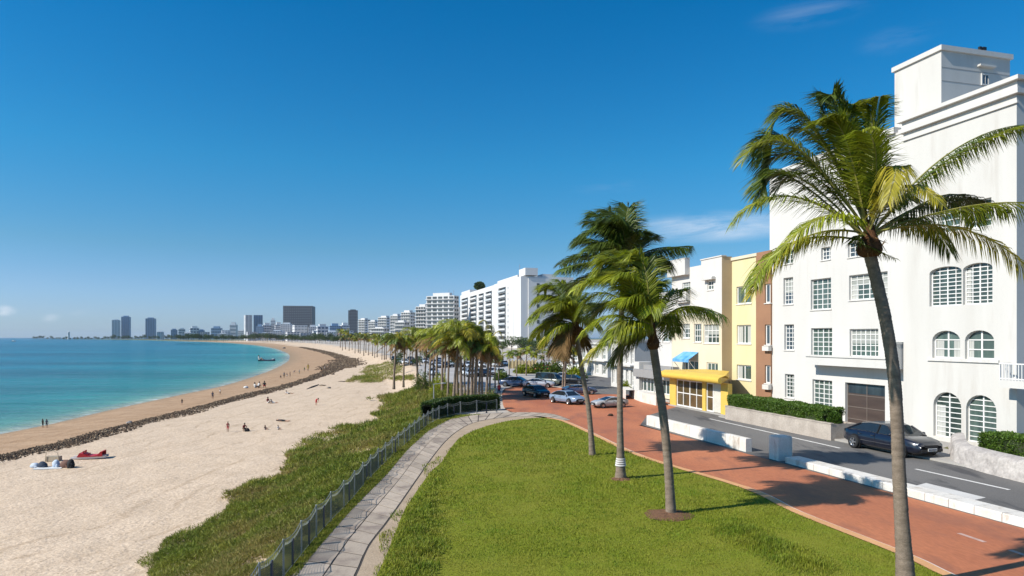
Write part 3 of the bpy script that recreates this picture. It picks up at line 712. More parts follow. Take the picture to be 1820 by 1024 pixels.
# rough stone planter on the right, in front of the bay
def rough_planter():
    r = thing('planter', 'rough pale stone planter curving in front of the arched windows', 'planter', G(1760, 830))
    front = [G(1684, 797), G(1690, 820), G(1720, 832), G(1765, 845), G(1820, 859), G(1900, 878), G(2050, 910)]
    fr = catmull(front, 6); n = len(fr); rows = 7; mb = MB()
    hgt = 1.08
    for j in range(rows):
        t = j / (rows - 1)
        for i, p in enumerate(fr):
            tn = (fr[min(i + 1, n - 1)] - fr[max(i - 1, 0)]).normalized(); nn = Vector((tn.y, -tn.x, 0))
            h = hgt * t * (0.93 + 0.10 * math.sin(i * 1.7))
            b = 0.10 * math.sin(i * 2.3 + j * 1.9) + rng.uniform(-0.07, 0.07)
            q = p - nn * (0.28 * t) + nn * b * (0.3 + t * 0.7 if j < rows - 1 else 0.3)
            mb.v.append((q.x, q.y, h if j else -0.03))
    for j in range(rows - 1):
        for i in range(n - 1):
            a = j * n + i; mb.f.append((a + 1, a, a + n, a + n + 1)); mb.m.append(0)
    top = len(mb.v)
    for i, p in enumerate(fr):
        tn = (fr[min(i + 1, n - 1)] - fr[max(i - 1, 0)]).normalized(); nn = Vector((tn.y, -tn.x, 0))
        q = p - nn * 0.85; mb.v.append((q.x, q.y, hgt))
    for i in range(n - 1):
        a = (rows - 1) * n + i; mb.f.append((a + 1, a, top + i, top + i + 1)); mb.m.append(0)
    o = mb.build('stone_face', M('rough_stone', (0.50, 0.46, 0.42), 0.95, (0.30, 0.27, 0.25), 1.6, 0.9, bump=0.9, bscale=7, fine=0.2, spec=0.15), r, smooth=True)
    sb = o.modifiers.new('sub', 'SUBSURF'); sb.levels = sb.render_levels = 1
    return fr
rough_planter()
ur0, ur1 = uv_of(G(2050, 905))[0], uv_of(G(1706, 812))[0]
leafy_box('hedge', 'bright green clipped hedge growing behind the rough stone planter', None, ur0, ur1 - 0.3, vA - 3.1, vA - 0.9, 0.1, 1.42, 24000, leafm, corem, size=0.12)
sheet('flower_bed', [from_uv(u, v) for u, v in ((ur0, vA - 3.4), (ur1 + 2.2, vA - 3.0), (ur1 + 3.4, vA - 0.4), (ur0, vA - 0.4))], M('bed_turf', (0.10, 0.12, 0.03), 0.95, (0.16, 0.12, 0.06), 1.2, 0.8, bump=0.6), z=0.128, label='mossy bed at the foot of the arched windows')
# ------------------------------------------------------------------ buildings
class Fr:
    """a wall plane: a runs along it to the viewer's right, h is height, d is out of the wall"""
    def __init__(s, o, a, n): s.o = Vector(o); s.a = Vector(a); s.n = Vector(n)
    def P(s, a, h, d=0.0): return s.o + s.a * a + s.n * d + Vector((0, 0, h))
def street_fr(v): return Fr(from_uv(0, v), -U, -V)     # a = -u
def cross_fr(u): return Fr(from_uv(u, 0), V, -U)       # a = v, faces the viewer

def fbox(mb, fr, a0, a1, h0, h1, d0, d1, mi=0):
    mb.hexa([fr.P(a0, h0, d1), fr.P(a1, h0, d1), fr.P(a1, h0, d0), fr.P(a0, h0, d0), fr.P(a0, h1, d1), fr.P(a1, h1, d1), fr.P(a1, h1, d0), fr.P(a0, h1, d0)], mi)

def arch_pts(o, n=10):
    a0, a1, h0, h1, rise = o
    if not rise: return [(a0, h0), (a1, h0), (a1, h1), (a0, h1)]
    c = (a0 + a1) / 2; r = (a1 - a0) / 2
    return [(a0, h0), (a1, h0)] + [(c + r * math.cos(math.pi * k / n), h1 - rise + rise * math.sin(math.pi * k / n)) for k in range(n + 1)]

def wall_with_openings(mb, fr, a0, a1, h0, h1, ops, depth=0.25, mi=0):
    A = sorted(set([a0, a1] + [x for o in ops for x in o[:2]])); Hh = sorted(set([h0, h1] + [x for o in ops for x in o[2:4]]))
    for i in range(len(A) - 1):
        for j in range(len(Hh) - 1):
            ca, ch = (A[i] + A[i + 1]) / 2, (Hh[j] + Hh[j + 1]) / 2
            if any(o[0] < ca < o[1] and o[2] < ch < o[3] for o in ops): continue
            mb.quad(fr.P(A[i], Hh[j]), fr.P(A[i + 1], Hh[j]), fr.P(A[i + 1], Hh[j + 1]), fr.P(A[i], Hh[j + 1]), mi)
    for o in ops:
        p = arch_pts(o)
        for k in range(len(p)):
            q, r = p[k], p[(k + 1) % len(p)]
            mb.quad(fr.P(*r), fr.P(*q), fr.P(*q, -depth), fr.P(*r, -depth), mi)
        if o[4]:
            half = p[2:]; m = len(half) // 2
            for k in range(m): mb.poly([fr.P(o[1], o[3]), fr.P(*half[k + 1]), fr.P(*half[k])][::-1], mi)
            for k in range(m, len(half) - 1): mb.poly([fr.P(o[0], o[3]), fr.P(*half[k + 1]), fr.P(*half[k])][::-1], mi)

def arch_h(o, a):
    if not o[4]: return o[3]
    c = (o[0] + o[1]) / 2; r = (o[1] - o[0]) / 2; t = max(0, 1 - ((a - c) / r) ** 2)
    return o[3] - o[4] + o[4] * math.sqrt(t)
def arch_w(o, h):
    if not o[4] or h < o[3] - o[4]: return o[0], o[1]
    c = (o[0] + o[1]) / 2; r = (o[1] - o[0]) / 2; t = max(0, 1 - ((h - o[3] + o[4]) / o[4]) ** 2)
    return c - r * math.sqrt(t), c + r * math.sqrt(t)

GL = [M('glass_green', (0.035, 0.06, 0.055), 0.06, (0.10, 0.14, 0.12), 0.9, 0.9, fine=0, spec=0.6, objvar=0.4, stretch=(3, 3, 0.4)),
      M('glass_blue', (0.03, 0.045, 0.06), 0.05, (0.07, 0.10, 0.12), 0.7, 0.9, fine=0, spec=0.6, objvar=0.4, stretch=(3, 3, 0.4))]
curt = M('curtain_cloth', (0.50, 0.50, 0.46), 0.9, (0.3, 0.3, 0.28), 2.5, 0.8, stretch=(4, 4, 0.15), fine=0)
blindm = M('blind_cloth', (0.34, 0.35, 0.32), 0.9, (0.22, 0.24, 0.22), 0.6, 0.8, fine=0.2, bscale=1.0, stretch=(0.3, 0.3, 22))
frm = M('window_paint', (0.74, 0.73, 0.70), 0.6, (0.62, 0.6, 0.56), 3, 0.5, fine=0.05)
sillm = M('sill_paint', (0.66, 0.64, 0.60), 0.8, (0.5, 0.47, 0.42), 2, 0.7)

def window(fr, o, parent, nx=3, ny=5, depth=0.25, glass=None, bar=0.05, sill=True, curtain=0.5, frame_mat=None, nosash=False):
    """glass pane, its frame grid and sill: window > frame, sill, curtain"""
    p = arch_pts(o); g = MB(); g.poly([fr.P(a, h, -depth + 0.03) for a, h in p])
    w = g.build('window', glass or GL[0], parent)
    f = MB(); d0, d1 = -depth + 0.032, -depth + 0.09
    W_ = bar * 1.3
    fbox(f, fr, o[0], o[0] + W_, o[2], o[3] - o[4], d0, d1); fbox(f, fr, o[1] - W_, o[1], o[2], o[3] - o[4], d0, d1)
    fbox(f, fr, o[0] + W_, o[1] - W_, o[2], o[2] + W_, d0, d1)
    if not o[4]: fbox(f, fr, o[0] + W_, o[1] - W_, o[3] - W_, o[3], d0, d1)
    else:
        q = p[2:]
        for k in range(len(q) - 1): f.bar(fr.P(*q[k], (d0 + d1) / 2), fr.P(*q[k + 1], (d0 + d1) / 2), d1 - d0, bar, up=fr.n)
    for i in range(1, nx):
        a = o[0] + (o[1] - o[0]) * i / nx; b2 = bar * (1.6 if nx % 2 == 0 and i == nx // 2 else 1)
        fbox(f, fr, a - b2 / 2, a + b2 / 2, o[2] + W_, arch_h(o, a) - (W_ if not o[4] else 0), d0, d1 - 0.012)
    for j in range(1, ny):
        h = o[2] + (o[3] - o[2]) * j / ny; l, r = arch_w(o, h)
        fbox(f, fr, l + (W_ if not o[4] else 0), r - (W_ if not o[4] else 0), h - bar / 2, h + bar / 2, d0, d1 - 0.022)
    f.build('frame', frame_mat or frm, w)
    if sill:
        s = MB(); fbox(s, fr, o[0] - 0.08, o[1] + 0.08, o[2] - 0.09, o[2] - 0.003, -depth + 0.05, 0.07); s.build('sill', sillm, w)
    if curtain and rng.random() < curtain:
        k = rng.choice((0, 1, 2)); ww = (o[1] - o[0]) * rng.uniform(0.18, 0.34); top = o[3] - o[4]
        if k != 1:
            c = MB(); c.quad(*(fr.P(a, h, -depth + 0.031) for a, h in ((o[0], o[2]), (o[0] + ww, o[2]), (o[0] + ww, top), (o[0], top)))); c.build('curtain', curt, w)
        if k != 0:
            c = MB(); c.quad(*(fr.P(a, h, -depth + 0.031) for a, h in ((o[1] - ww, o[2]), (o[1], o[2]), (o[1], top), (o[1] - ww, top)))); c.build('curtain', curt, w)
    if not o[4] and curtain and rng.random() < 0.4:
        b = MB(); f_ = rng.uniform(0.25, 0.6); b.quad(*(fr.P(a, h, -depth + 0.0315) for a, h in ((o[0], o[3] - (o[3] - o[2]) * f_), (o[1], o[3] - (o[3] - o[2]) * f_), (o[1], o[3]), (o[0], o[3])))); b.build('blind', blindm, w)
    return w

def op_px(v, x0, y0, x1, y1, rise=0.0, yref='l'):
    """an opening of a street front seen as this pixel box (its left edge gives the heights)"""
    u0, h1 = on_v(x0, y0, v); _, h0 = on_v(x0, y1, v); u1, _ = on_v(x1, y0, v)
    return (-u0, -u1, h0, h1, rise * (h1 - h0))

stucco = M('white_stucco', (0.61, 0.59, 0.555), 0.85, (0.55, 0.53, 0.49), 0.35, 0.8, bump=0.06, bscale=30, fine=0.025, spec=0.2, stretch=(1, 1, 0.35), stain=((0.50, 0.47, 0.42), 0.8, 0.58, 0.75, 0.55, (2.2, 2.2, 0.16)))
stucco2 = M('weathered_stucco', (0.60, 0.58, 0.54), 0.85, (0.51, 0.485, 0.44), 0.5, 0.7, bump=0.06, bscale=30, fine=0.03, spec=0.2, stretch=(1.4, 1.4, 0.22), stain=((0.44, 0.40, 0.35), 0.7, 0.54, 0.74, 0.6, (1.5, 1.5, 0.2)))
roofm = M('roof_felt', (0.42, 0.41, 0.39), 0.9)
darkm = M('dark_interior', (0.02, 0.02, 0.022), 0.6)

def shell(mb, fr, a0, a1, h0, h1, depth, mi=0, front=False):
    """sides, back and roof of a block behind a wall plane"""
    P = fr.P
    if front: mb.quad(P(a0, h0), P(a1, h0), P(a1, h1), P(a0, h1), mi)
    mb.quad(P(a1, h0), P(a1, h0, -depth), P(a1, h1, -depth), P(a1, h1), mi)
    mb.quad(P(a0, h0, -depth), P(a0, h0), P(a0, h1), P(a0, h1, -depth), mi)
    mb.quad(P(a1, h0, -depth), P(a0, h0, -depth), P(a0, h1, -depth), P(a1, h1, -depth), mi)
    mb.quad(P(a0, h1), P(a1, h1), P(a1, h1, -depth), P(a0, h1, -depth), mi)

def hotel():
    v = vA; fr = street_fr(v); vb = vA - 0.55; fb = street_fr(vb)
    aL = -on_v(1368, 500, v)[0]; aM = -on_v(1617, 500, v)[0]; aR = -on_v(1807, 500, vb)[0]
    hR = on_v(1592, 237, v)[1]
    r = thing('hotel', 'big white hotel with gridded windows and arched ground floor windows on the right', 'hotel', fr.P((aL + aR) / 2, 0, -8))
    E = lambda *b, rise=0: op_px(v, *b, rise=rise)
    rows = [E(1459.5, 441, 1476, 463), E(1507, 432, 1545, 458), E(1393, 446, 1409, 470),
            E(1392.5, 494.5, 1409.5, 541.5), E(1441, 497.5, 1477, 551), E(1509, 490, 1577.5, 534),
            E(1394, 577, 1411, 622), E(1441.5, 583.5, 1479, 632), E(1510, 585, 1561, 633),
            E(1395, 664.5, 1411.5, 706), E(1444, 674, 1479, 722)]
    grids = [(3, 3), (4, 3), (2, 3), (3, 6), (4, 6), (6, 5), (3, 6), (4, 6), (6, 5), (3, 6), (4, 6)]
    top = [E(1441, 392, 1477, 428), E(1507, 372, 1560, 412), E(1393, 402, 1409, 432)]
    top = []
    door = E(1502, 679.5, 1573, 757)
    door = (door[0], door[1], 0.14, door[3], 0)
    wl = MB(); wall_with_openings(wl, fr, aL, aM, 0, hR, rows + top + [door], 0.28)
    shell(wl, fr, aL, aM, 0, hR, 18)
    w = wl.build('wall', stucco, r)
    for o, g in zip(rows + top, grids + [(4, 4), (6, 4), (3, 4)]):
        window(fr, o, r, g[0], g[1], 0.28, bar=0.055, curtain=0.3, glass=GL[0] if rng.random() < .6 else GL[1])
    # garage style entrance: dark panels under a glass transom
    g = MB(); fbox(g, fr, door[0], door[1], door[2], door[3], -0.30, -0.27); d = g.build('door', M('bronze_panel', (0.055, 0.04, 0.035), 0.35, (0.09, 0.065, 0.055), 0.8, 0.8, stretch=(0.4, 0.4, 3)), r)
    m = MB(); hh = door[3] - door[2]
    for t in (0.13, 0.42, 0.71, 0.985): fbox(m, fr, door[0] + 0.06, door[1] - 0.06, door[2] + hh * t - 0.03, door[2] + hh * t + 0.03, -0.268, -0.235)
    for a in (door[0] + 0.03, (door[0] + door[1]) / 2, door[1] - 0.03): fbox(m, fr, a - 0.03, a + 0.03, door[2], door[3], -0.268, -0.24)
    m.build('frame', M('bronze_frame', (0.16, 0.13, 0.11), 0.5), d)
    t = MB(); fbox(t, fr, door[0] + 0.07, door[1] - 0.07, door[2] + hh * 0.75, door[3] - 0.06, -0.266, -0.262); t.build('pane', GL[1], d)
    # canopy over the entrance with a raised end box
    c = MB(); u0, hT = on_v(1448, 645, v - 1.1); a0 = -on_v(1452, 645, v)[0]
    hB = on_v(1560, 672, v)[1]; hB = on_v(1600, 657, v - 1.1)[1]; hT = on_v(1600, 640, v - 1.1)[1]
    fbox(c, fr, a0, aM - 0.12, hB, hT, 0.003, 1.1); fbox(c, fr, a0 - 0.12, aM - 0.12, hT + 0.003, hT + 0.12, 0.003, 1.18)
    c.build('canopy', stucco, r)
    e = MB(); ae0, ae1 = aM - 0.65, aM - 0.13
    e1 = on_v(1604, 612, v - 1.2)[1]
    fbox(e, fr, ae0, ae1, hT + 0.123, e1, 0.003, 1.15); fbox(e, fr, ae0 - 0.06, ae1 + 0.05, e1 + 0.002, e1 + 0.16, 0.003, 1.2); e.build('end_block', stucco, r)
    # stepped parapets
    pm = MB()
    fbox(pm, fr, aL - 0.15, -on_v(1592, 300, v)[0], hR + 0.003, hR + 0.45, -0.5, 0.18)
    fbox(pm, fr, aL + 3, -on_v(1560, 300, v)[0], hR + 0.453, hR + 0.9, -6, -0.9)
    pm.build('parapet', stucco, r)
    # right bay with arched windows
    B = lambda *b, rise=0: op_px(vb, *b, rise=rise)
    hb = on_v(1620, 233, vb)[1]; hb2 = on_v(1620, 221, vb)[1]
    arches = [B(1652, 477, 1709, 545, rise=0.14), B(1711.5, 477, 1764, 545, rise=0.14),
              B(1657, 588, 1706.5, 636, rise=0.36), B(1715, 588, 1767, 638, rise=0.36),
              B(1659, 695, 1708.5, 774.5, rise=0.30), B(1717, 700, 1771, 784, rise=0.30)]
    ups = [B(1660, 372, 1706, 418), B(1716, 368, 1762, 418)]
    # same heights for both windows of a pair
    for i in (1, 3, 5): a, b = arches[i - 1], arches[i]; arches[i] = (b[0], b[1], a[2], a[3], a[4])
    ups[1] = (ups[1][0], ups[1][1], ups[0][2], ups[0][3], 0)
    ag = [(4, 10), (4, 10), (2, 3), (2, 3), (2, 9), (2, 9), (3, 4), (3, 4)]
    bw = MB(); wall_with_openings(bw, fb, aM, aR, 0, hb, arches + ups, 0.3); shell(bw, fb, aM, aR, 0, hb, 17)
    bw.build('bay_wall', stucco2, r)
    for o, g in zip(arches + ups, ag): window(fb, o, r, g[0], g[1], 0.3, bar=0.055 if g[1] > 4 else 0.07, curtain=0.6, sill=False)
    s = MB(); o = arches[2]; fbox(s, fb, o[0] - 0.35, arches[3][1] + 0.35, o[2] - 0.2, o[2] - 0.01, 0.002, 0.10); s.build('sill', sillm, r)
    co_ = MB()
    fbox(co_, fb, aM - 0.22, aR + 0.25, hb + 0.003, hb + 0.30, -3, 0.25); fbox(co_, fb, aM - 0.10, aR + 0.12, hb - 0.55, hb - 0.40, 0.002, 0.12)
    fbox(co_, fb, aM - 0.05, aR + 0.1, hb + 0.303, hb2 + 0.3, -3, 0.08); fbox(co_, fb, aM - 0.3, aR + 0.35, hb2 + 0.303, hb2 + 0.55, -3.2, 0.35)
    co_.build('cornice', stucco, r)
    dp = MB(); a_ = aM - 0.1
    dp.tube([fr.P(a_, 0.2, 0.07), fr.P(a_, hR - 0.5, 0.07)], 0.05, 6); dp.build('downpipe', sillm, r)
    # balcony at the right end
    bl = MB(); ab0 = -on_v(1776, 660, vb - 0.9)[0]; ab1 = aR + 4.0; hs_ = on_v(1776, 675, vb - 0.9)[1]; ht_ = on_v(1776, 645, vb - 0.9)[1]
    fbox(bl, fb, ab0, ab1, hs_ - 0.45, hs_, 0.003, 0.95); fbox(bl, fb, ab0 + 1.9, ab1, hs_ - 1.15, hs_ - 0.453, 0.003, 0.6)
    bl.build('balcony', stucco, r)
    rl = MB(); fbox(rl, fb, ab0, ab1, ht_ - 0.07, ht_, 0.87, 0.94); fbox(rl, fb, ab0, ab1, hs_ + 0.06, hs_ + 0.12, 0.88, 0.93)
    a = ab0 + 0.05
    while a < ab1: fbox(rl, fb, a - 0.02, a + 0.02, hs_ + 0.002, ht_ - 0.072, 0.89, 0.92); a += 0.19
    for k in range(5): fbox(rl, fb, ab0 + 0.02, ab0 + 0.06, hs_ + 0.002, ht_ - 0.072, 0.1 + k * 0.18, 0.13 + k * 0.18)
    fbox(rl, fb, ab0 + 0.01, ab0 + 0.07, ht_ - 0.07, ht_, 0.02, 0.868)
    rl.build('railing', frm, r)
    # roof tower
    vt = vA + 2.0; ft = street_fr(vt); a1 = -on_v(1673, 300, vt)[0]; a0 = -on_v(1590, 300, vt)[0]
    h1 = on_v(1673, 82, vt)[1]; ut = -a1; vR = on_u(1795, 300, ut)[0]
    tm = MB(); shell(tm, ft, a0, a1, hR - 1, h1 - 0.3, vR - vt, front=True); tm.build('tower', stucco2, r)
    cp = MB(); fbox(cp, ft, a0 - 0.15, a1 + 0.15, h1 - 0.297, h1 + 0.05, -(vR - vt) - 0.15, 0.15); cp.build('tower_coping', stucco, r)
    fu = cross_fr(ut); vw, hw = on_u(1750, 142, ut); op = (vw - 0.25, vw + 0.25, hw - 0.32, hw + 0.32, 0)
    gv_ = MB(); fbox(gv_, fu, op[0], op[1], op[2], op[3], 0.003, 0.05); tw = gv_.build('vent', GL[1], r)
    gf = MB(); fbox(gf, fu, op[0] - 0.1, op[0], op[2] - 0.1, op[3] + 0.1, 0.003, 0.08); fbox(gf, fu, op[1], op[1] + 0.1, op[2] - 0.1, op[3] + 0.1, 0.003, 0.08)
    fbox(gf, fu, op[0], op[1], op[3], op[3] + 0.1, 0.003, 0.08); fbox(gf, fu, op[0], op[1], op[2] - 0.1, op[2], 0.003, 0.08); fbox(gf, fu, (op[0] + op[1]) / 2 - .02, (op[0] + op[1]) / 2 + .02, op[2], op[3], 0.051, 0.07); gf.build('frame', sillm, tw)
    hd = MB(); fbox(hd, fu, op[0] - 0.45, op[1] + 0.5, op[3] + 0.55, op[3] + 0.68, 0.003, 0.3); hd.build('hood', stucco2, r)
    gr = MB(); jm = M('joint_grey', (0.36, 0.34, 0.32), 0.9)  # thin darker grey strips for the tower's joints
    for yy in (128, 152):
        v0_, h_ = on_u(1680, yy - 8, ut); fbox(gr, fu, vt + 0.01, vR - 0.01, h_ - 0.02, h_ + 0.02, 0.001, 0.012)
    gr.build('joint', jm, r)
    fl_ = MB(); vv, hh2 = on_u(1748, 90, ut); p = fu.P(vv, h1 + 0.05, -0.1)
    fl_.box(p + Vector((0, 0, 0.12)), (0.08, 0.08, 0.3), ax=V); fl_.box(p + Vector((0, 0, 0.24)) + V * 0.17, (0.3, 0.16, 0.22), ax=V); fl_.box(p + Vector((0, 0, 0.24)) - V * 0.2, (0.2, 0.16, 0.2), ax=V); fl_.build('floodlight', M('black_metal', (0.02, 0.02, 0.02), 0.4), r)
    return fr, aL, hR
hotel()

yel = M('yellow_stucco', (0.64, 0.575, 0.36), 0.85, (0.62, 0.53, 0.27), 0.6, 0.6, bump=0.06, bscale=30, fine=0.05, spec=0.2, stretch=(1, 1, 0.4))
brn = M('brown_stucco', (0.33, 0.18, 0.105), 0.85, (0.26, 0.14, 0.085), 0.6, 0.7, bump=0.06, bscale=30, fine=0.06, spec=0.2)
crm = M('cream_stucco', (0.64, 0.575, 0.435), 0.85, (0.58, 0.51, 0.38), 0.5, 0.7, bump=0.06, bscale=30, fine=0.04, spec=0.2)
tan = M('tan_stucco', (0.52, 0.40, 0.26), 0.85, (0.44, 0.33, 0.21), 0.5, 0.8, bump=0.06, bscale=30, fine=0.05, spec=0.2)

def yellow_house(v):
    fr = street_fr(v); vbn = v - 0.12; f2 = street_fr(vbn)
    aL = -on_v(1301, 600, v)[0]; aM = -on_v(1345.5, 600, v)[0]; aR = -on_v(1372, 600, v)[0]; h1 = on_v(1310, 462, v)[1]
    r = thing('apartment_house', 'narrow yellow and brown apartment house squeezed beside the white hotel', 'building', fr.P((aL + aR) / 2, 0, -6))
    E = lambda *b: op_px(v, *b)
    ys = [E(1309.5, 578, 1335, 611), E(1309.5, 648, 1335, 674), E(1309, 510, 1335.5, 541)]
    bs = [op_px(vbn, 1359.5, y0, 1369.5, y1) for y0, y1 in ((577, 613), (649, 681), (505, 539))]
    m = MB(); wall_with_openings(m, fr, aL, aM, 0, h1, ys, 0.22); shell(m, fr, aL, aM, 0, h1, 12); m.build('wall', yel, r)
    m = MB(); wall_with_openings(m, f2, aM + 0.0, aR, 0, h1 + 0.3, bs, 0.22); shell(m, f2, aM, aR, 0, h1 + 0.3, 12); m.build('brown_wall', brn, r)
    for o in ys: window(fr, o, r, 2, 1, 0.22, bar=0.09, glass=GL[0], curtain=0.8)
    for o in bs: window(f2, o, r, 1, 1, 0.22, bar=0.09, glass=GL[1], curtain=0.4)
    m = MB(); fbox(m, fr, aL - 0.1, aM + 0.1, h1 + 0.003, h1 + 0.3, -12, 0.14); m.build('parapet', crm, r)
    for o in bs[:2]:
        ac = MB(); fbox(ac, f2, o[0] + 0.05, o[0] + 1.0, o[2] - 0.55, o[2] - 0.12, 0.004, 0.35); ac.build('window_box', sillm, r)

def cream_house():
    v = vA - 1.2; fr = street_fr(v)
    aL = -on_v(1194, 600, v)[0]; aM = -on_v(1246, 600, v)[0]; aR = -on_v(1283, 600, v)[0]
    hT = on_v(1283, 455.5, v)[1]; uR = -aR; dep = on_u(1301, 600, uR)[0] - v
    r = thing('corner_building', 'cream and white corner building above a shop with a yellow canopy', 'building', fr.P((aL + aR) / 2, 0, -5))
    E = lambda *b: op_px(v, *b)
    hM = on_v(1240, 560, v)[1]
    up = [E(1257.5, 500, 1268, 516)]; mid = [E(1212.5, 576, 1226, 601), E(1233.5, 576, 1246.5, 608), E(1250.5, 577, 1278, 610)]; low_ = [E(1256, 644, 1276, 666), E(1216, 640, 1241, 664)]
    m = MB(); wall_with_openings(m, fr, aM + 0.0, aR, hM, hT, up, 0.2); wall_with_openings(m, fr, aL, aM, hM, hT - 0.5, [E(1213, 503, 1227, 518)], 0.2)
    m.build('upper_wall', stucco, r)
    m = MB(); wall_with_openings(m, fr, aL, aR, 0, hM, mid + low_, 0.2); m.build('wall', crm, r)
    m = MB(); fu = cross_fr(uR); m.quad(fu.P(v, 0), fu.P(v + dep, 0), fu.P(v + dep, hT), fu.P(v, hT)); m.build('side_wall', tan, r)
    m = MB(); m.quad(fr.P(aL, hT - 0.5), fr.P(aR, hT - 0.5), fr.P(aR, hT - 0.5, -dep), fr.P(aL, hT - 0.5, -dep)); m.quad(fr.P(aL, 0, -dep), fr.P(aL, 0), fr.P(aL, hT - .5), fr.P(aL, hT - .5, -dep)); m.build('roof', roofm, r)
    for o in up: window(fr, o, r, 2, 2, 0.2, bar=0.07)
    window(fr, E(1213, 503, 1227, 518), r, 3, 2, 0.2, bar=0.06)
    for o, g in zip(mid, ((3, 3), (3, 3), (4, 3))): window(fr, o, r, g[0], g[1], 0.2, bar=0.07, curtain=0.9)
    for o in low_: window(fr, o, r, 3, 1, 0.2, bar=0.09, curtain=0.7)
    # white corner block in front of the parapet, and hoods
    b = MB(); a2 = -on_v(1226, 480, v)[0]; hb0 = on_v(1195, 492, v - 0.5)[1]; hb1 = on_v(1195, 463, v - 0.5)[1]
    fbox(b, fr, aL - 0.05, a2, hb0, hb1, 0.003, 0.6); b.build('corner_block', stucco, r)
    hd = MB(); o = up[0]; fbox(hd, fr, o[0] - 0.45, o[1] + 0.45, o[3] + 0.10, o[3] + 0.32, 0.003, 0.5); fbox(hd, fr, o[0] - 0.3, o[1] + 0.3, o[3] + 0.323, o[3] + 0.42, 0.003, 0.35); hd.build('window_hood', stucco, r)
    bc = MB(); o = E(1206, 517, 1227, 536); fbox(bc, fr, o[0], o[1], o[2], o[3], 0.003, 0.55); fbox(bc, fr, o[0] + .1, o[1] - .1, o[2] - .2, o[2] - .003, 0.003, 0.4); bc.build('balcony', stucco, r)
    cp = MB(); fbox(cp, fr, aM - 0.08, aR + 0.06, hT + 0.003, hT + 0.12, -0.5, 0.08); cp.build('parapet', stucco, r)
    # blue awning on its frame
    o = low_[1]; aw = MB(); t0, t1 = o[3] + 0.95, o[3] + 0.15
    aw.quad(fr.P(o[0] - 0.3, t1, 1.3), fr.P(o[1] + 0.2, t1, 1.3), fr.P(o[1] + 0.05, t0, 0.02), fr.P(o[0] - 0.1, t0, 0.02))
    aw.quad(fr.P(o[0] - 0.3, t1 - 0.3, 1.3), fr.P(o[1] + 0.2, t1 - 0.3, 1.3), fr.P(o[1] + 0.2, t1, 1.3), fr.P(o[0] - 0.3, t1, 1.3))
    wv = MB()
    aw_o = aw.build('awning', M('blue_canvas', (0.03, 0.23, 0.55), 0.7, (0.25, 0.5, 0.72), 1.2, 0.8), r)
    so_ = aw_o.modifiers.new('thick', 'SOLIDIFY'); so_.thickness = 0.03
    for a in (o[0] - 0.28, o[1] + 0.18):
        wv.bar(fr.P(a, t1 - 0.1, 1.28), fr.P(a, t1 - 1.6, 0.03), 0.05, 0.05); wv.bar(fr.P(a, t1 - 0.3, 1.29), fr.P(a, t1 - 1.9, 1.29), 0.05, 0.05)
    wv.bar(fr.P(o[0] - 0.28, t1 - 1.9, 1.29), fr.P(o[1] + 0.18, t1 - 1.9, 1.29), 0.05, 0.05)
    for k in range(7): wv.bar(fr.P(o[0] - 0.28 + k * 0.3, t1 - 1.9, 1.29), fr.P(o[0] - 0.28 + k * 0.3, t1 - 2.7, 1.29), 0.03, 0.03)
    wv.build('awning_frame', frm, r)
    # shop front with yellow canopy
    vs_ = uv_of(G(1286, 738.5))[1]; fs = street_fr(vs_); s0 = -on_v(1190, 700, vs_)[0]; s1 = -on_v(1293, 700, vs_)[0]
    hs0 = on_v(1240, 676, vs_)[1]; hs1 = on_v(1240, 665, vs_)[1]
    s = thing('shop', 'glass fronted shop under a bright yellow rounded canopy', 'shop', fs.P((s0 + s1) / 2, 0, -1))
    c = MB(); n = 8
    prof = [(0.9, hs0 + 0.05)] + [(0.9 + 0.28 * math.sin(math.pi * k / n), hs0 + (hs1 - hs0) * (1 - math.cos(math.pi * k / n)) / 2) for k in range(n + 1)] + [(0.4, hs1 + 0.16), (-5.0, hs1 + 0.16), (-5.0, hs0), (0.9, hs0)]
    dB = vs_ - v; sB = -on_v(1296, 700, v)[0]; prof = [(max(d, dB + 0.01), h) for d, h in prof]      # the side wall stands at a slant
    rt = lambda d, e=0.35: s1 + e + (sB - s1 - e) * max(0, d) / dB if d < 0 else s1 + e
    rt = lambda d, e=0.35: s1 + e if d >= 0 else s1 + e + (sB - s1 - e) * d / dB
    Lp = [fs.P(s0 - 0.25, h, d) for d, h in prof]; Rp = [fs.P(rt(d), h, d) for d, h in prof]
    c.poly(Lp); c.poly(Rp[::-1])
    for k in range(len(prof)): k2 = (k + 1) % len(prof); c.quad(Rp[k], Rp[k2], Lp[k2], Lp[k])
    c.build('canopy', M('yellow_canopy', (0.66, 0.45, 0.07), 0.55, (0.56, 0.36, 0.06), 0.8, 0.6), s)
    yp = M('yellow_pillar', (0.68, 0.46, 0.09), 0.8, (0.55, 0.36, 0.08), 0.8, 0.6)
    for (x0, x1) in ((1192, 1203), (1250, 1256), (1283, 1296)):
        a0, a1 = -on_v(x0, 700, vs_)[0], -on_v(x1, 700, vs_)[0]; p = MB(); fbox(p, fs, a0, a1, 0, hs0 - 0.003, -0.3, 0.12); p.build('pillar', yp, s)
    for (x0, x1, nx, ny) in ((1203, 1250, 4, 2), (1256, 1268, 1, 2)):
        a0, a1 = -on_v(x0, 700, vs_)[0], -on_v(x1, 700, vs_)[0]; window(fs, (a0, a1, 0.12, hs0 - 0.1, 0), s, nx, ny, 0.1, bar=0.09, sill=False, curtain=0, glass=M('shop_glass', (0.05, 0.04, 0.02), 0.05, (0.16, 0.11, 0.05), 0.9, 0.8, fine=0, spec=0.6))
    a0, a1 = -on_v(1268, 700, vs_)[0], -on_v(1283, 700, vs_)[0]; cu = MB(); k = 14
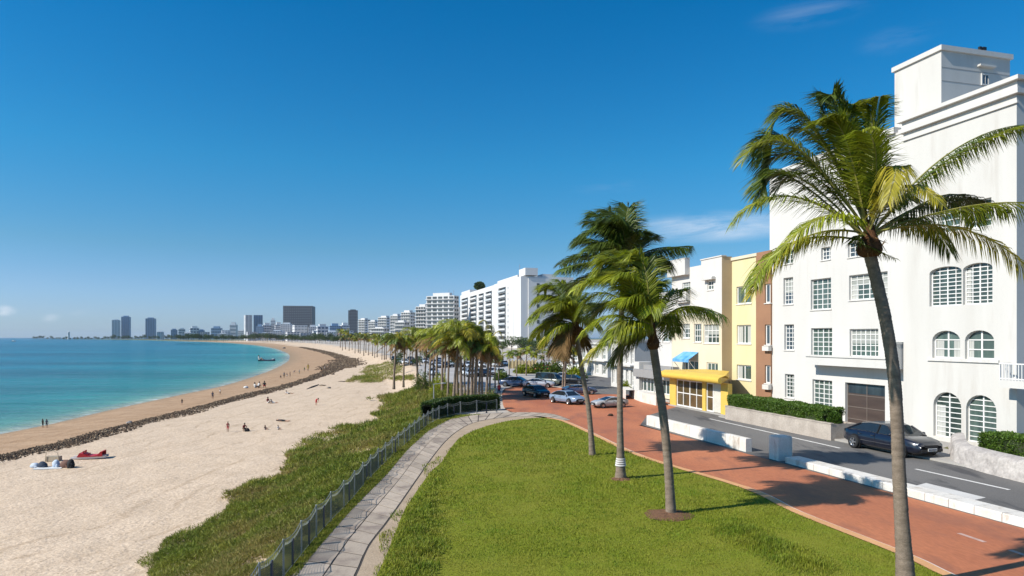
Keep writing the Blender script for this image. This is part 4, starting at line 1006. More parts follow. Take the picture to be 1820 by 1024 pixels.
    for i in range(k):
        b0, b1 = a0 + (a1 - a0) * i / k, a0 + (a1 - a0) * (i + 1) / k; d0, d1 = (0.03, -0.07) if i % 2 else (-0.07, 0.03)
        cu.quad(fs.P(b0, 0.15, d0), fs.P(b1, 0.15, d1), fs.P(b1, hs0 - 0.1, d1), fs.P(b0, hs0 - 0.1, d0))
    cu.build('curtain', M('white_drape', (0.66, 0.63, 0.55), 0.9), s)
    sw = MB(); sw.quad(fs.P(s1 - .05, 0, -0.31), fs.P(sB - .05, 0, dB + .02), fs.P(sB - .05, hs0 - .005, dB + .02), fs.P(s1 - .05, hs0 - .005, -0.31)); sw.build('side_wall', tan, s)
    bk = MB(); fbox(bk, fs, s0 + 0.05, sB - 0.6, 0, hs0 - 0.01, -2.2, -1.9); fbox(bk, fs, s0 - .1, s1 + .1, -0.02, 0.11, -.6, 0.35); bk.build('floor', side_m, s)
    return v, v + dep
vC, vY = cream_house()
yellow_house(vY)

def neighbours():
    # white wing left of the cream house with glass shops below
    v = vC; fr = street_fr(v); aL = -on_v(1160, 600, v)[0]; aR = -on_v(1194, 600, v)[0] - 0.02; h1 = on_v(1180, 520, v)[1]
    r = thing('white_wing', 'plain white three storey wing beside the cream corner building', 'building', fr.P((aL + aR) / 2, 0, -5))
    o = op_px(v, 1177.5, 581, 1190, 608); o2 = op_px(v, 1166, 582, 1174, 607)
    m = MB(); wall_with_openings(m, fr, aL, aR, 0, h1, [o, o2], 0.2); shell(m, fr, aL, aR, 0, h1, 8); m.build('wall', stucco, r)
    window(fr, o, r, 3, 3, 0.2, bar=0.07); window(fr, o2, r, 2, 3, 0.2, bar=0.07)
    vs_ = uv_of(G(1192.6, 713))[1] + 1.0; fs = street_fr(vs_)
    a0 = -on_v(1137, 690, vs_)[0]; a1 = -on_v(1191, 690, vs_)[0]; h0 = on_v(1165, 672, vs_)[1]; hc = on_v(1165, 658, vs_)[1]
    s = thing('glass_shop', 'glass fronted shop under a flat grey canopy', 'shop', fs.P((a0 + a1) / 2, 0, -1))
    c = MB(); fbox(c, fs, a0 - 0.2, a1, h0, hc, -3, 0.8); fbox(c, fs, a0 - 0.1, a1 - 0.1, hc + 0.003, hc + 0.5, -3, -0.2); c.build('canopy', M('grey_fascia', (0.30, 0.29, 0.28), 0.7), s)
    for i in range(4):
        b0 = a0 + (a1 - a0) * i / 4 + 0.1; b1 = a0 + (a1 - a0) * (i + 1) / 4 - 0.05
        window(fs, (b0, b1, 0.45, h0 - 0.05, 0), s, 2, 1, 0.1, bar=0.09, sill=False, curtain=0.6, glass=GL[0])
    p = MB(); fbox(p, fs, a0 - 0.1, a1, 0, 0.44, -0.3, 0.05); fbox(p, fs, a0 - 0.1, a1 - 0.01, 0.45, h0 - 0.003, -3, -1.5); p.build('plinth', crm, s)
    # tall white pylon and curved white plinth
    q0, q1 = -on_v(1126.5, 690, vs_ - 0.4)[0], -on_v(1136, 690, vs_ - 0.4)[0]; hp = on_v(1131, 643, vs_ - 0.4)[1]; f4 = street_fr(vs_ - 0.4)
    m = MB(); fbox(m, f4, q0, q1, 0, hp, -2.0, 0.0); t = m.build('pylon', stucco, None, loc=f4.P((q0 + q1) / 2, 0, -1)); tag(t, 'tall blank white pylon wall at the end of the glass shop', 'wall')
    pts = [G(1118, 703), G(1128, 710), G(1145, 716), G(1166, 721)]; pc = catmull(pts, 4); m = MB()
    for a, b in zip(pc, pc[1:]):
        n = Vector((-(b - a).y, (b - a).x, 0)).normalized() * 1.0
        if n.y < 0: n = -n
        z = Vector((0, 0, 1.05)); m.quad(a, b, b + z, a + z); m.quad(a + z, b + z, b + n + z, a + n + z); m.quad(b + n, a + n, a + n + z, b + n + z)
    e = pc[-1]; t_ = (pc[-1] - pc[-2]); n = Vector((-t_.y, t_.x, 0)).normalized(); m.quad(e, e + n, e + n + Vector((0, 0, 1.05)), e + Vector((0, 0, 1.05)))
    t = m.build('plinth', wht, None, loc=pts[2]); tag(t, 'low curved white plinth in front of the glass shop', 'wall')
    # low white villas behind the palms
    specs = [(1086, 1128, 607, 690, 'two storey white villa with tall windows behind the palm trunks', 5, (2, 3)),
             (1032, 1080, 612, 668, 'low white house half hidden behind the leaning palm', 4, (2, 2)),
             (985, 1030, 626, 655, 'small white house far down the side street', 3, (2, 2)),]
    for (x0, x1, yt, yb, lab, nw, grid) in specs:
        v = uv_of(G((x0 + x1) / 2, yb))[1]; fr = street_fr(v); a0, a1 = -on_v(x0, 640, v)[0], -on_v(x1, 640, v)[0]; h = on_v((x0 + x1) / 2, yt, v)[1]
        r = thing('villa', lab, 'house', fr.P((a0 + a1) / 2, 0, -3)); ops = []
        for k in range(nw):
            w = (a1 - a0) / nw
            for f_ in range(2): ops.append((a0 + w * (k + 0.22), a0 + w * (k + 0.72), h * (0.08 + 0.46 * f_), h * (0.40 + 0.46 * f_), 0))
        m = MB(); wall_with_openings(m, fr, a0, a1, 0, h, ops, 0.3); shell(m, fr, a0, a1, 0, h, 9); m.build('wall', stucco, r)
        for o in ops: window(fr, o, r, grid[0], grid[1], 0.3, bar=0.1, sill=False, curtain=0.4)
        m = MB(); fbox(m, fr, a0 - 0.2, a1 + 0.2, h + 0.003, h + 0.3, -9, 0.3); fbox(m, fr, a0 - 0.1, a1 + 0.1, h * 0.48, h * 0.51, 0.003, 0.7); m.build('roof', stucco2, r)
    # pale yellow garden wall by the car park
    m = MB(); p0, p1 = G(905, 655), G(952, 655); m.bar(p0 + Vector((0, 0, 0.8)), p1 + Vector((0, 0, 0.8)), 0.3, 1.7)
    for k in range(9): m.box(p0.lerp(p1, k / 8) + Vector((0, -0.05, 0.95)), (0.4, 0.5, 2.0))
    t = m.build('garden_wall', M('ochre_wall', (0.60, 0.46, 0.22), 0.85, (0.5, 0.4, 0.25), 0.6, 0.8), None, loc=p0); tag(t, 'pale ochre garden wall with piers at the back of the car park', 'wall')
neighbours()
# ------------------------------------------------------------------ low planting
def scatter(px_poly, n, dens_pow=2.0, jitter=0.0, ymin=14, ymax=200, zfun=None, land=True):
    """random plan points inside a region of the photograph's ground, denser near the viewer"""
    pp = np.asarray(px_poly, float); x0, x1 = pp[:, 0].min(), pp[:, 0].max(); out = []
    tot = 0
    while tot < n:
        m = n * 3
        t = nr.random(m)
        if dens_pow == 2.0: Y = np.exp(np.log(ymin) + t * np.log(ymax / ymin)) # uniform in log depth
        else: Y = (ymin ** (1 - dens_pow + 1) + t * (ymax ** (2 - dens_pow) - ymin ** (2 - dens_pow))) ** (1 / (2 - dens_pow))
        X = (nr.uniform(x0, x1, m) - CX) / F * Y
        P = np.stack([X, Y], 1); z = ground(P)[0] if land else np.zeros(m)
        q = to_px(np.column_stack([P, z]))
        if jitter: q = q + np.stack([vnoise(P, 1.3, 21) + vnoise(P, 4.1, 23), vnoise(P, 1.7, 22)], 1) * jitter * np.array([1.0, 0.45])
        k = in_poly(q, pp)
        out.append(np.column_stack([P, z])[k]); tot += k.sum()
        if tot == 0: break
    return np.concatenate(out)[:n]

def blades(P, hgt, wid, lean, name, mat, tint, tip=0.0, label='', cat=None):
    """one bent blade (two faces as a strip of quads) per point"""
    n = len(P); an = nr.uniform(0, 2 * np.pi, n); d = np.stack([np.cos(an), np.sin(an), np.zeros(n)], 1); s = np.stack([-np.sin(an), np.cos(an), np.zeros(n)], 1)
    le = (nr.random(n) * lean)[:, None]; h = hgt[:, None]; w = wid[:, None]
    up = np.array([0, 0, 1.0])
    a = P - s * w / 2; b = P + s * w / 2; m = P + up * h * 0.55 + d * le * h * 0.35
    c = P + up * h * (1 - 0.3 * le) + d * le * h
    m1, m2 = m - s * w * 0.4, m + s * w * 0.4
    Vv = np.stack([a, b, m2, c, m1], 1).reshape(-1, 3)
    Fv = np.arange(n)[:, None] * 5 + np.array([[0, 1, 2, 4]]); Ft = np.arange(n)[:, None] * 5 + np.array([[4, 2, 3, 3]])
    # quads then a triangle folded into a quad strip: use two triangles + one
    T = np.concatenate([np.arange(n)[:, None] * 5 + np.array([[0, 1, 2]]), np.arange(n)[:, None] * 5 + np.array([[0, 2, 4]]), np.arange(n)[:, None] * 5 + np.array([[4, 2, 3]])])
    o = np_mesh(name, Vv, T, mat, tint=np.repeat(np.clip(tint, 0, 1), 5))
    return tag(o, label, cat, kind='stuff')

grassm = M('grass_blade', (0.135, 0.215, 0.013), 0.6, (0.255, 0.265, 0.024), 0.8, 1.0, island=0.35, trans=0.3, spec=0.25, tint=True, tcol=(0.34, 0.27, 0.075), fine=0)
dunem = M('dune_leaf', (0.105, 0.165, 0.016), 0.6, (0.25, 0.255, 0.035), 0.8, 1.0, island=0.45, trans=0.3, spec=0.25, tint=True, tcol=(0.33, 0.245, 0.09), fine=0)

# lawn: short turf everywhere, long coarse tufts at the sandy edge and in the near corner
lawn_px = [(668, 1040), (700, 955), (722, 903), (763, 843), (785.6, 821), (800.5, 798), (815.5, 781), (838, 768), (870, 756.5), (905, 748.5), (940, 744.2), (968, 743.5), (998, 749.5), (1050, 773), (1134, 812), (1313.6, 867), (1408.6, 912), (1588, 984), (1672, 1024), (1720, 1048), (1720, 1130), (640, 1130)]
P = scatter(lawn_px, 150000, ymin=15, ymax=62, land=False); P[:, 2] = 0.03
cl = vnoise(P, 1.1, 31) * 0.5 + vnoise(P, 3.3, 32) * 0.5 + vnoise(P, 0.35, 36) * 0.35
hh = 0.068 * (1 + 0.75 * cl) * nr.uniform(0.5, 1.3, len(P)) * np.clip(P[:, 1] / 30, 0.8, 1.5)
blades(P, hh, 0.013 * np.clip(P[:, 1] / 18, 1, 4), 0.9, 'grass', grassm, 0.14 - 0.34 * cl + 0.34 * np.clip(vnoise(P, 7.5, 51) + 0.4 * vnoise(P, 2.4, 52), 0, 1) + nr.normal(0, 0.15, len(P)), label='short green lawn grass with drier yellow patches', cat='grass')
edge_px = [(664, 1040), (695, 955), (720, 898), (762, 838), (786, 815), (802, 793), (818, 800), (800, 840), (792, 880), (790, 930), (800, 980), (790, 1040)]
P = scatter(edge_px, 22000, ymin=15, ymax=48, jitter=13, land=False); P[:, 2] = 0.02
cl = vnoise(P, 0.8, 33) * 0.6 + vnoise(P, 0.3, 34) * 0.4; ed = np.clip(dist_poly(to_px(P), edge_px + edge_px[:1]) / 55, 0, 1); k = ((cl > -0.25) | (nr.random(len(P)) < 0.35)) & (nr.random(len(P)) < 0.15 + ed); P, cl, ed = P[k], cl[k], ed[k]
blades(P, (0.10 + (0.12 + 0.22 * np.clip(cl, 0, 1)) * ed) * nr.uniform(0.5, 1.25, len(P)), 0.022 * np.clip(P[:, 1] / 20, 1, 3), 1.1, 'coarse_grass', grassm, 0.06 + nr.normal(0, 0.22, len(P)) - 0.2 * cl, label='coarse long grass creeping over the sandy edge of the lawn', cat='grass')
tuft_px = [(1255, 930), (1300, 915), (1345, 922), (1400, 960), (1470, 985), (1500, 1015), (1470, 1035), (1390, 1020), (1300, 975), (1262, 955)]
P = scatter(tuft_px, 12000, ymin=17, ymax=28, jitter=8, land=False); P[:, 2] = 0.02
cl = vnoise(P, 0.7, 35); ed = np.clip(dist_poly(to_px(P), tuft_px + tuft_px[:1]) / 36, 0, 1); k = nr.random(len(P)) < 0.1 + ed; P, cl, ed = P[k], cl[k], ed[k]
blades(P, (0.09 + (0.17 + 0.16 * cl) * ed) * nr.uniform(0.5, 1.3, len(P)), np.full(len(P), 0.018), 1.0, 'tall_grass', grassm, nr.normal(0.0, 0.15, len(P)) - 0.05 * ed, label='taller dark green tussock of grass in the near right part of the lawn', cat='grass')
# verge turf along the fence foot
vp = [(505, 1024), (511, 1010), (565, 948), (625, 884), (664, 840), (711, 795), (756, 757), (776, 748), (830, 735), (890, 731), (890, 734), (838, 739), (800, 746), (763, 766), (726, 799), (688, 844), (651, 881), (614, 920), (565, 976), (528, 1024)]
P = scatter(vp, 14000, ymin=17, ymax=62, land=False); P[:, 2] = 0.005
blades(P, 0.09 * nr.uniform(0.4, 1.3, len(P)), 0.014 * np.clip(P[:, 1] / 18, 1, 4), 1.0, 'verge_grass', grassm, 0.22 + nr.normal(0, 0.2, len(P)), label='thin yellow green grass between fence and paving', cat='grass')

# dune scrub: low leafy mounds
dune_px = [(262, 1012), (290, 962), (330, 938), (396, 918), (412, 884), (432, 862), (500, 846), (522, 800), (562, 776), (604, 766), (660, 751), (694, 737), (682, 720), (668, 711), (674, 699), (702, 691), (742, 686), (775, 682), (812, 692), (828, 715), (800, 724), (776, 744), (756, 758), (711, 797), (664, 842), (625, 887), (565, 950), (509, 1022), (424, 1118), (225, 1130)]
patches = [[(616, 679), (632, 671), (660, 668), (690, 672), (676, 680), (640, 681)], [(636, 664), (652, 652), (690, 643), (716, 650), (716, 664), (690, 674), (660, 670)], [(660, 738), (676, 735), (700, 734), (722, 737), (712, 744), (686, 746)], [(606, 763), (622, 758), (636, 762), (622, 767)], [(690, 672), (735, 668), (736, 676), (700, 679)], [(240, 1005), (262, 985), (290, 985), (300, 1010), (262, 1015)]]
def scrub(poly, n, h0, h1, name, label, jit=14, ymax=110):
    P = scatter(poly, n, ymin=17, ymax=ymax, jitter=jit)
    mound = np.clip(vnoise(P, 1.9, 41) * 0.5 + vnoise(P, 0.7, 42) * 0.4 + vnoise(P, 5.0, 47) * 0.3 + 0.36, 0.02, 1.2)
    ed = np.clip(dist_poly(to_px(P), list(poly) + [poly[0]]) / (16 if len(poly) > 10 else 5), 0, 1); mound *= 0.35 + 0.65 * ed
    keep = nr.random(len(P)) < np.clip(mound * 3.0, 0.12, 1); P, mound = P[keep], mound[keep]; n = len(P)
    sc_ = np.clip(P[:, 1] / 26, 0.75, 3.2)
    hmax = h0 + (h1 - h0) * mound
    f = np.sqrt(nr.random(n)); C = P.copy(); C[:, 2] += hmax * f - 0.03
    D = np.stack([nr.normal(0, 0.7, n), nr.normal(0, 0.7, n), nr.uniform(0.15, 1.2, n)], 1)
    Vv, Fv = leaves(C, D, nr.uniform(0.11, 0.24, n) * sc_, nr.uniform(0.013, 0.036, n) * sc_)
    dry = vnoise(P, 2.6, 44)
    t = np.clip(0.16 + 0.55 * np.clip(dry, -0.2, 1) + nr.normal(0, 0.16, n) - 0.25 * (mound - 0.4), 0, 0.9)
    o = np_mesh(name, Vv, Fv, dunem, tint=np.repeat(t, 4))
    return tag(o, label, 'dune plants', kind='stuff')
scrub(dune_px, 260000, 0.06, 0.66, 'dune_vegetation', 'thick green and brownish dune scrub between the beach and the fence')
for i, pt in enumerate(patches):
    scrub(pt, (5000, 8000, 2500, 1200, 2500, 2500)[i], 0.08, 0.45, 'dune_patch', ('small low green patch of creeping plants on the pale sand, seaward of the first two lone palms', 'larger green mound of creeping plants on the sand beyond the lone palms', 'thin green patch in a sandy gap beside the dune scrub', 'tiny tuft of plants alone on the sand beside the scrub', 'flat green strip at the foot of the two lone palms', 'sparse tuft at the seaward tip of the dune scrub')[i], jit=4, ymax=240)

# ------------------------------------------------------------------ fence along the path
def fence():
    base = [G(x, y) for x, y in ((350, 1220), (424, 1120), (511, 1019), (565, 951.5), (625, 888), (664, 843), (711, 798), (756, 759), (776, 746.5), (797, 739.5), (838, 733.5), (890, 730.5))]
    pts = resample(catmull(base, 12), 2.05); Hh = 1.12
    gal = M('galvanised', (0.34, 0.36, 0.355), 0.45, (0.20, 0.225, 0.23), 4, 0.8, metal=0.4); navy = M('navy_post', (0.022, 0.032, 0.062), 0.5); mesh_m = M('fence_mesh', (0.016, 0.03, 0.026), 0.7)
    r = thing('fence', 'low curving wire mesh fence with scalloped pale top rail beside the paved path', 'fence', pts[3])
    for i, p in enumerate(pts):
        t = (pts[min(i + 1, len(pts) - 1)] - pts[max(i - 1, 0)]).normalized(); n = Vector((-t.y, t.x, 0))
        m = MB(); m.tube([p + Vector((0, 0, -0.2)), p + Vector((0, 0, Hh)), p + Vector((0, 0, Hh + 0.03))], [0.024, 0.024, 0.012], 8); m.tube([p + t * 0.085 + Vector((0, 0, -0.2)), p + t * 0.085 + Vector((0, 0, Hh - 0.03))], 0.016, 6)
        m.box(p + n * 0.0 + Vector((0, 0, 0.01)), (0.2, 0.14, 0.02), ax=t); m.build('post', gal, r)
        if i + 1 == len(pts): break
        q = pts[i + 1]; d = q - p
        if i % 2 == 1 or p.y < 22:
            m = MB(); c = p.lerp(q, 0.5); m.box(c + Vector((0, 0, 0.37)), (0.10, 0.05, 0.98), ax=t); m.box(c + Vector((0, 0, -0.09)), (0.16, 0.1, 0.06), ax=t); m.build('strut', navy, r)
        K = 14; sag = lambda s: -0.14 * math.sin(math.pi * s)
        up = lambda s, h: p.lerp(q, s) + Vector((0, 0, h + sag(s)))
        m = MB(); m.tube([up(k / K, Hh) for k in range(K + 1)], 0.010, 6); m.tube([up(k / K, Hh - 0.17) for k in range(K + 1)], 0.007, 5)
        for k in range(K):
            s = (k + 0.5) / K; a = up(s, Hh - 0.005); b = up(s, Hh - 0.17)
            m.tube([a, a.lerp(b, 0.6) + t * 0.03, b], 0.008, 4)
        m.tube([p.lerp(q, 0.02) + Vector((0, 0, 0.06)), p.lerp(q, 0.98) + Vector((0, 0, 0.06))], 0.013, 5)
        m.build('rail', gal, r)
        w = MB(); st = 30 if p.y < 35 else 18
        for k in range(1, st):
            s = k / st; w.bar(p.lerp(q, s) + Vector((0, 0, 0.06)), up(s, Hh - 0.18), 0.009, 0.009)
        for k in range(1, 12 if p.y < 35 else 7):
            f = k / (12 if p.y < 35 else 7)
            for s0 in range(4):
                a, b = s0 / 4, (s0 + 1) / 4
                w.bar(p.lerp(q, a) + Vector((0, 0, 0.06 + f * (Hh - 0.24 + sag(a)))), p.lerp(q, b) + Vector((0, 0, 0.06 + f * (Hh - 0.24 + sag(b)))), 0.008, 0.008)
        w.build('mesh_panel', mesh_m, r)
    return pts
fence_pts = fence()
# clipped dark hedge behind the far end of the fence
def curved_hedge():
    line = rs(catmull([G(x, y) for x, y in ((770, 745), (797, 735.5), (838, 730), (889, 727.5))], 8), 40)
    r = thing('hedge', 'dark clipped hedge filling the far curved end of the wire fence', 'hedge', line[20])
    n = 22000; s = nr.random(n) * 38.99; i = s.astype(int); f = (s - i)[:, None]
    A = np.array([(p.x, p.y) for p in line]); B = A[i] * (1 - f) + A[i + 1] * f; T = A[i + 1] - A[i]; T /= np.linalg.norm(T, axis=1, keepdims=True); Nn = np.stack([-T[:, 1], T[:, 0]], 1)
    face = nr.random(n); side = np.where(face < 0.45, -0.45, np.where(face < 0.65, 0.45, nr.uniform(-0.45, 0.45, n))); hz = np.where(face < 0.65, nr.random(n) * 1.25, 1.2 + 0.1 * nr.random(n))
    C = np.column_stack([B + Nn * (side + 0.6)[:, None], hz]); D = np.column_stack([Nn * side[:, None] * 1.5, np.where(face < .65, 0.2, 1.0)]) + nr.normal(0, 0.5, (n, 3))
    Vv, Fv = leaves(C, D, nr.uniform(0.12, 0.22, n), nr.uniform(0.07, 0.12, n))
    np_mesh('foliage', Vv, Fv, M('dark_hedge_leaf', (0.045, 0.085, 0.014), 0.5, (0.07, 0.11, 0.02), 2, 0.7, island=0.4, trans=0.2), r)
    m = MB()
    for a, b in zip(line, line[1:]):
        t = (b - a).normalized(); nn = Vector((-t.y, t.x, 0)); L_, R_ = nn * 0.95, nn * 0.25; z = Vector((0, 0, 1.1))
        m.quad(b + R_, a + R_, a + R_ + z, b + R_ + z); m.quad(a + L_, b + L_, b + L_ + z, a + L_ + z); m.quad(a + R_ + z, b + R_ + z, b + L_ + z, a + L_ + z)
    m.build('stems', corem, r)
curved_hedge()

# lamp post
def lamp(px, pyb, pyt, label):
    p = G(px, pyb); h = (pyb - pyt) / F * p.y
    r = thing('lamp_post', label, 'lamp post', p); g = M('grey_pole', (0.33, 0.34, 0.35), 0.5, metal=0.4)
    m = MB(); m.tube([p, p + Vector((0, 0, h * 0.5)), p + Vector((0, 0, h))], [0.075, 0.06, 0.045], 8); m.lathe([(0.13, 0), (0.13, 0.25), (0.08, 0.3)], p, 10); m.build('pole', g, r)
    m = MB(); m.bar(p + Vector((-0.1, 0, h)), p + Vector((0.9, -0.1, h + 0.12)), 0.06, 0.06); m.build('arm', g, r)
    m = MB(); m.blob(p + Vector((1.0, -0.1, h + 0.11)), (0.3, 0.14, 0.07), 8, 5); m.build('lamp_head', g, r, smooth=True)
lamp(771, 723, 683, 'short grey lamp post rising from the scrub behind the fence')

# ------------------------------------------------------------------ palms
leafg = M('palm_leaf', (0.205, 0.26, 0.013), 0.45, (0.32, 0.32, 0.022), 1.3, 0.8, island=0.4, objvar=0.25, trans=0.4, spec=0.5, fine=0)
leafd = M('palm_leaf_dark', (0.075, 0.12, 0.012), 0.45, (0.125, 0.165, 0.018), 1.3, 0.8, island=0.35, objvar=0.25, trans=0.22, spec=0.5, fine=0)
leafy = M('palm_leaf_yellow', (0.34, 0.31, 0.02), 0.45, (0.46, 0.37, 0.04), 1.6, 0.8, island=0.3, objvar=0.15, trans=0.3, spec=0.4, fine=0)
leafb = M('palm_leaf_dry', (0.26, 0.155, 0.06), 0.7, (0.17, 0.10, 0.04), 1.6, 0.8, island=0.35, trans=0.2, spec=0.2, fine=0)
ribm = M('palm_midrib', (0.22, 0.22, 0.05), 0.5, (0.30, 0.24, 0.07), 2, 0.7, fine=0)
barkm = M('palm_bark', (0.27, 0.21, 0.16), 0.95, (0.15, 0.115, 0.085), 3.0, 0.9, bump=0.7, bscale=22, fine=0.22, spec=0.15, stretch=(1, 1, 2.6))
fibre = M('palm_fibre', (0.13, 0.062, 0.03), 0.95, (0.075, 0.038, 0.02), 7, 0.8, bump=0.8, bscale=30, fine=0.25, spec=0.1)
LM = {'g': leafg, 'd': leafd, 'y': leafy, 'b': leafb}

def frond_mesh(mb, p0, p1, p2, ll, n, hang=0.35, wind=(0, 0, 0), wid=0.042, rib=0.035, flat=0.55, start=0.13, side_bias=0.0):
    """a pinnate leaf on a quadratic curve; slot 0 leaflets, slot 1 midrib"""
    p0, p1, p2 = Vector(p0), Vector(p1), Vector(p2); wind = Vector(wind); K = 12
    B = lambda t: p0 * (1 - t) ** 2 + p1 * 2 * t * (1 - t) + p2 * t * t
    mb.tube([B(k / K) for k in range(K + 1)], [rib * (1 - 0.9 * k / K) for k in range(K + 1)], 5, mi=1)
    up0 = Vector((0, 0, 1)); prev = None
    for i in range(n):
        t = start + (1 - start) * (i + 0.5) / n
        p = B(t); T = ((p1 - p0) * 2 * (1 - t) + (p2 - p1) * 2 * t).normalized()
        S = T.cross(up0)
        if S.length < 0.25: S = (S + Vector((0.3, -0.2, 0)) * 0.3 if prev is None else prev)
        S.normalize()
        if prev is not None and S.dot(prev) < 0: S = -S
        prev = S; Un = S.cross(T).normalized()
        L = ll * (0.42 + 0.72 * math.sin(math.pi * min(1, (t - start) / (1 - start) * 0.86 + 0.10)) ** 0.8) * rng.uniform(0.85, 1.12)
        if t > 0.93: L *= 0.75
        for s in (1, -1):
            fw = 0.75 + 0.55 * t
            d = (S * s * 1.0 + T * fw + Un * flat * rng.uniform(0.1, 0.6) + wind * 0.5 + Vector((rng.gauss(0, .07), rng.gauss(0, .07), rng.gauss(0, .07)))).normalized()
            h = hang * rng.uniform(0.75, 1.3)
            q0 = p + S * s * rib * 0.5
            q1 = q0 + (d + Vector((0, 0, -h * 0.35)) + wind * 0.15).normalized() * L * 0.45
            d2 = (d + Vector((0, 0, -h * 1.9)) + wind * 0.6).normalized(); q2 = q1 + d2 * L * 0.55
            wv = (T - d * T.dot(d)); wv = wv.normalized() if wv.length > 1e-3 else Un
            wv = (wv + Un * rng.uniform(-0.5, 0.5)).normalized(); w = wid * rng.uniform(0.8, 1.15)
            mb.add([q0 - wv * w * 0.3, q0 + wv * w * 0.3, q1 + wv * w * 0.5, q1 - wv * w * 0.5, q2], ((0, 1, 2, 3), (3, 2, 4)))

def trunk_mesh(mb, pts, r0, r1, base_flare=1.5, n=14, ring=0.13, seg=None):
    c = catmull(pts, 10); c = resample(c, 0.045 if seg is None else seg); L = len(c)
    rad = []
    for i in range(L):
        s = i / (L - 1); fl = 1 + (base_flare - 1) * math.exp(-s * 9)
        ph = (i * (0.045 if seg is None else seg) / ring) % 1.0
        rad.append((r0 + (r1 - r0) * s) * fl * (1 + 0.085 * (1 - ph)) * rng.uniform(0.985, 1.015))
    mb.tube(c, rad, n)

def palm(name, label, trunk_px, base, crown_px, fronds, r0, r1, ll, nl, group, skirt=True, wid=0.042, hang=0.4, ring=0.13, knob=0.30, flare=1.45, bound=None):
    """trunk through the pixel points at the palm's own distance; fronds as (control, tip, depth, kind) offsets"""
    y = base.y
    pts = [base + Vector((0, 0, -0.15))] + [at(px, py, y) for px, py in trunk_px]
    r = thing(name, label, 'palm tree', base, group)
    m = MB(); trunk_mesh(m, pts, r0, r1, flare, ring=ring); m.build('trunk', barkm, r, smooth=True)
    c = at(crown_px[0], crown_px[1], y)
    if skirt:
        m = MB(); top = pts[-1]; m.lathe([(r1 * 1.02, -0.05), (knob * 0.85, 0.02), (knob, 0.16), (knob * 0.9, 0.30), (knob * 0.55, 0.55), (knob * 0.25, 1.0)], top - Vector((0, 0, 0.1)), 14)
        o = m.build('fibre_collar', fibre, r, smooth=True)
        m = MB()
        for k in range(46):
            a = rng.uniform(0, 6.28); p = top + Vector((math.cos(a) * knob * 0.8, math.sin(a) * knob * 0.8, rng.uniform(-0.05, 0.4)))
            m.tube([p, p + Vector((math.cos(a) * rng.uniform(.05, .28), math.sin(a) * rng.uniform(.05, .28), rng.uniform(-0.35, 0.25)))], [0.016, 0.004], 4)
        m.build('dead_stalks', leafb, r)
    more = []
    for f in fronds:      # a second, slightly different leaf behind most of the listed ones
        if len(f) > 5 and f[5].get('ll', 1) < 0.6 or rng.random() < (.72 if y < 22 else .25): continue
        j = lambda a: rng.uniform(-a, a) * y / 20 * 20 / y
        (cx, cy), (tx, ty), dc, dt, kind = f[:5]; q = 620 / y
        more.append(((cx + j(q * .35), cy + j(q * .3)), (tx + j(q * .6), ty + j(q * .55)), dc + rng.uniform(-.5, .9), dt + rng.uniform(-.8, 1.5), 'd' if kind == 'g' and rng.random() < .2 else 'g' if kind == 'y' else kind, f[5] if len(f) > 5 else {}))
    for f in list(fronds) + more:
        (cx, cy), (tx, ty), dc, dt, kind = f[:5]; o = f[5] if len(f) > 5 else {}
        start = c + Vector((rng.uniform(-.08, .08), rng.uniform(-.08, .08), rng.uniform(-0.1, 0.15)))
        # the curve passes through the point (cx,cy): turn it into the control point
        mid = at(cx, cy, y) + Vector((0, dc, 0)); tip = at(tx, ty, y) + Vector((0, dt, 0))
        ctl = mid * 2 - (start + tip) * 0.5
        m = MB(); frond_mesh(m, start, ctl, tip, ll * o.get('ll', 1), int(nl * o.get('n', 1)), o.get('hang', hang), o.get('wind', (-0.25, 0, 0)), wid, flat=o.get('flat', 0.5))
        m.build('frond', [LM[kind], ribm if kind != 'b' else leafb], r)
    return r
GP = 'tall coconut palms on the lawn'
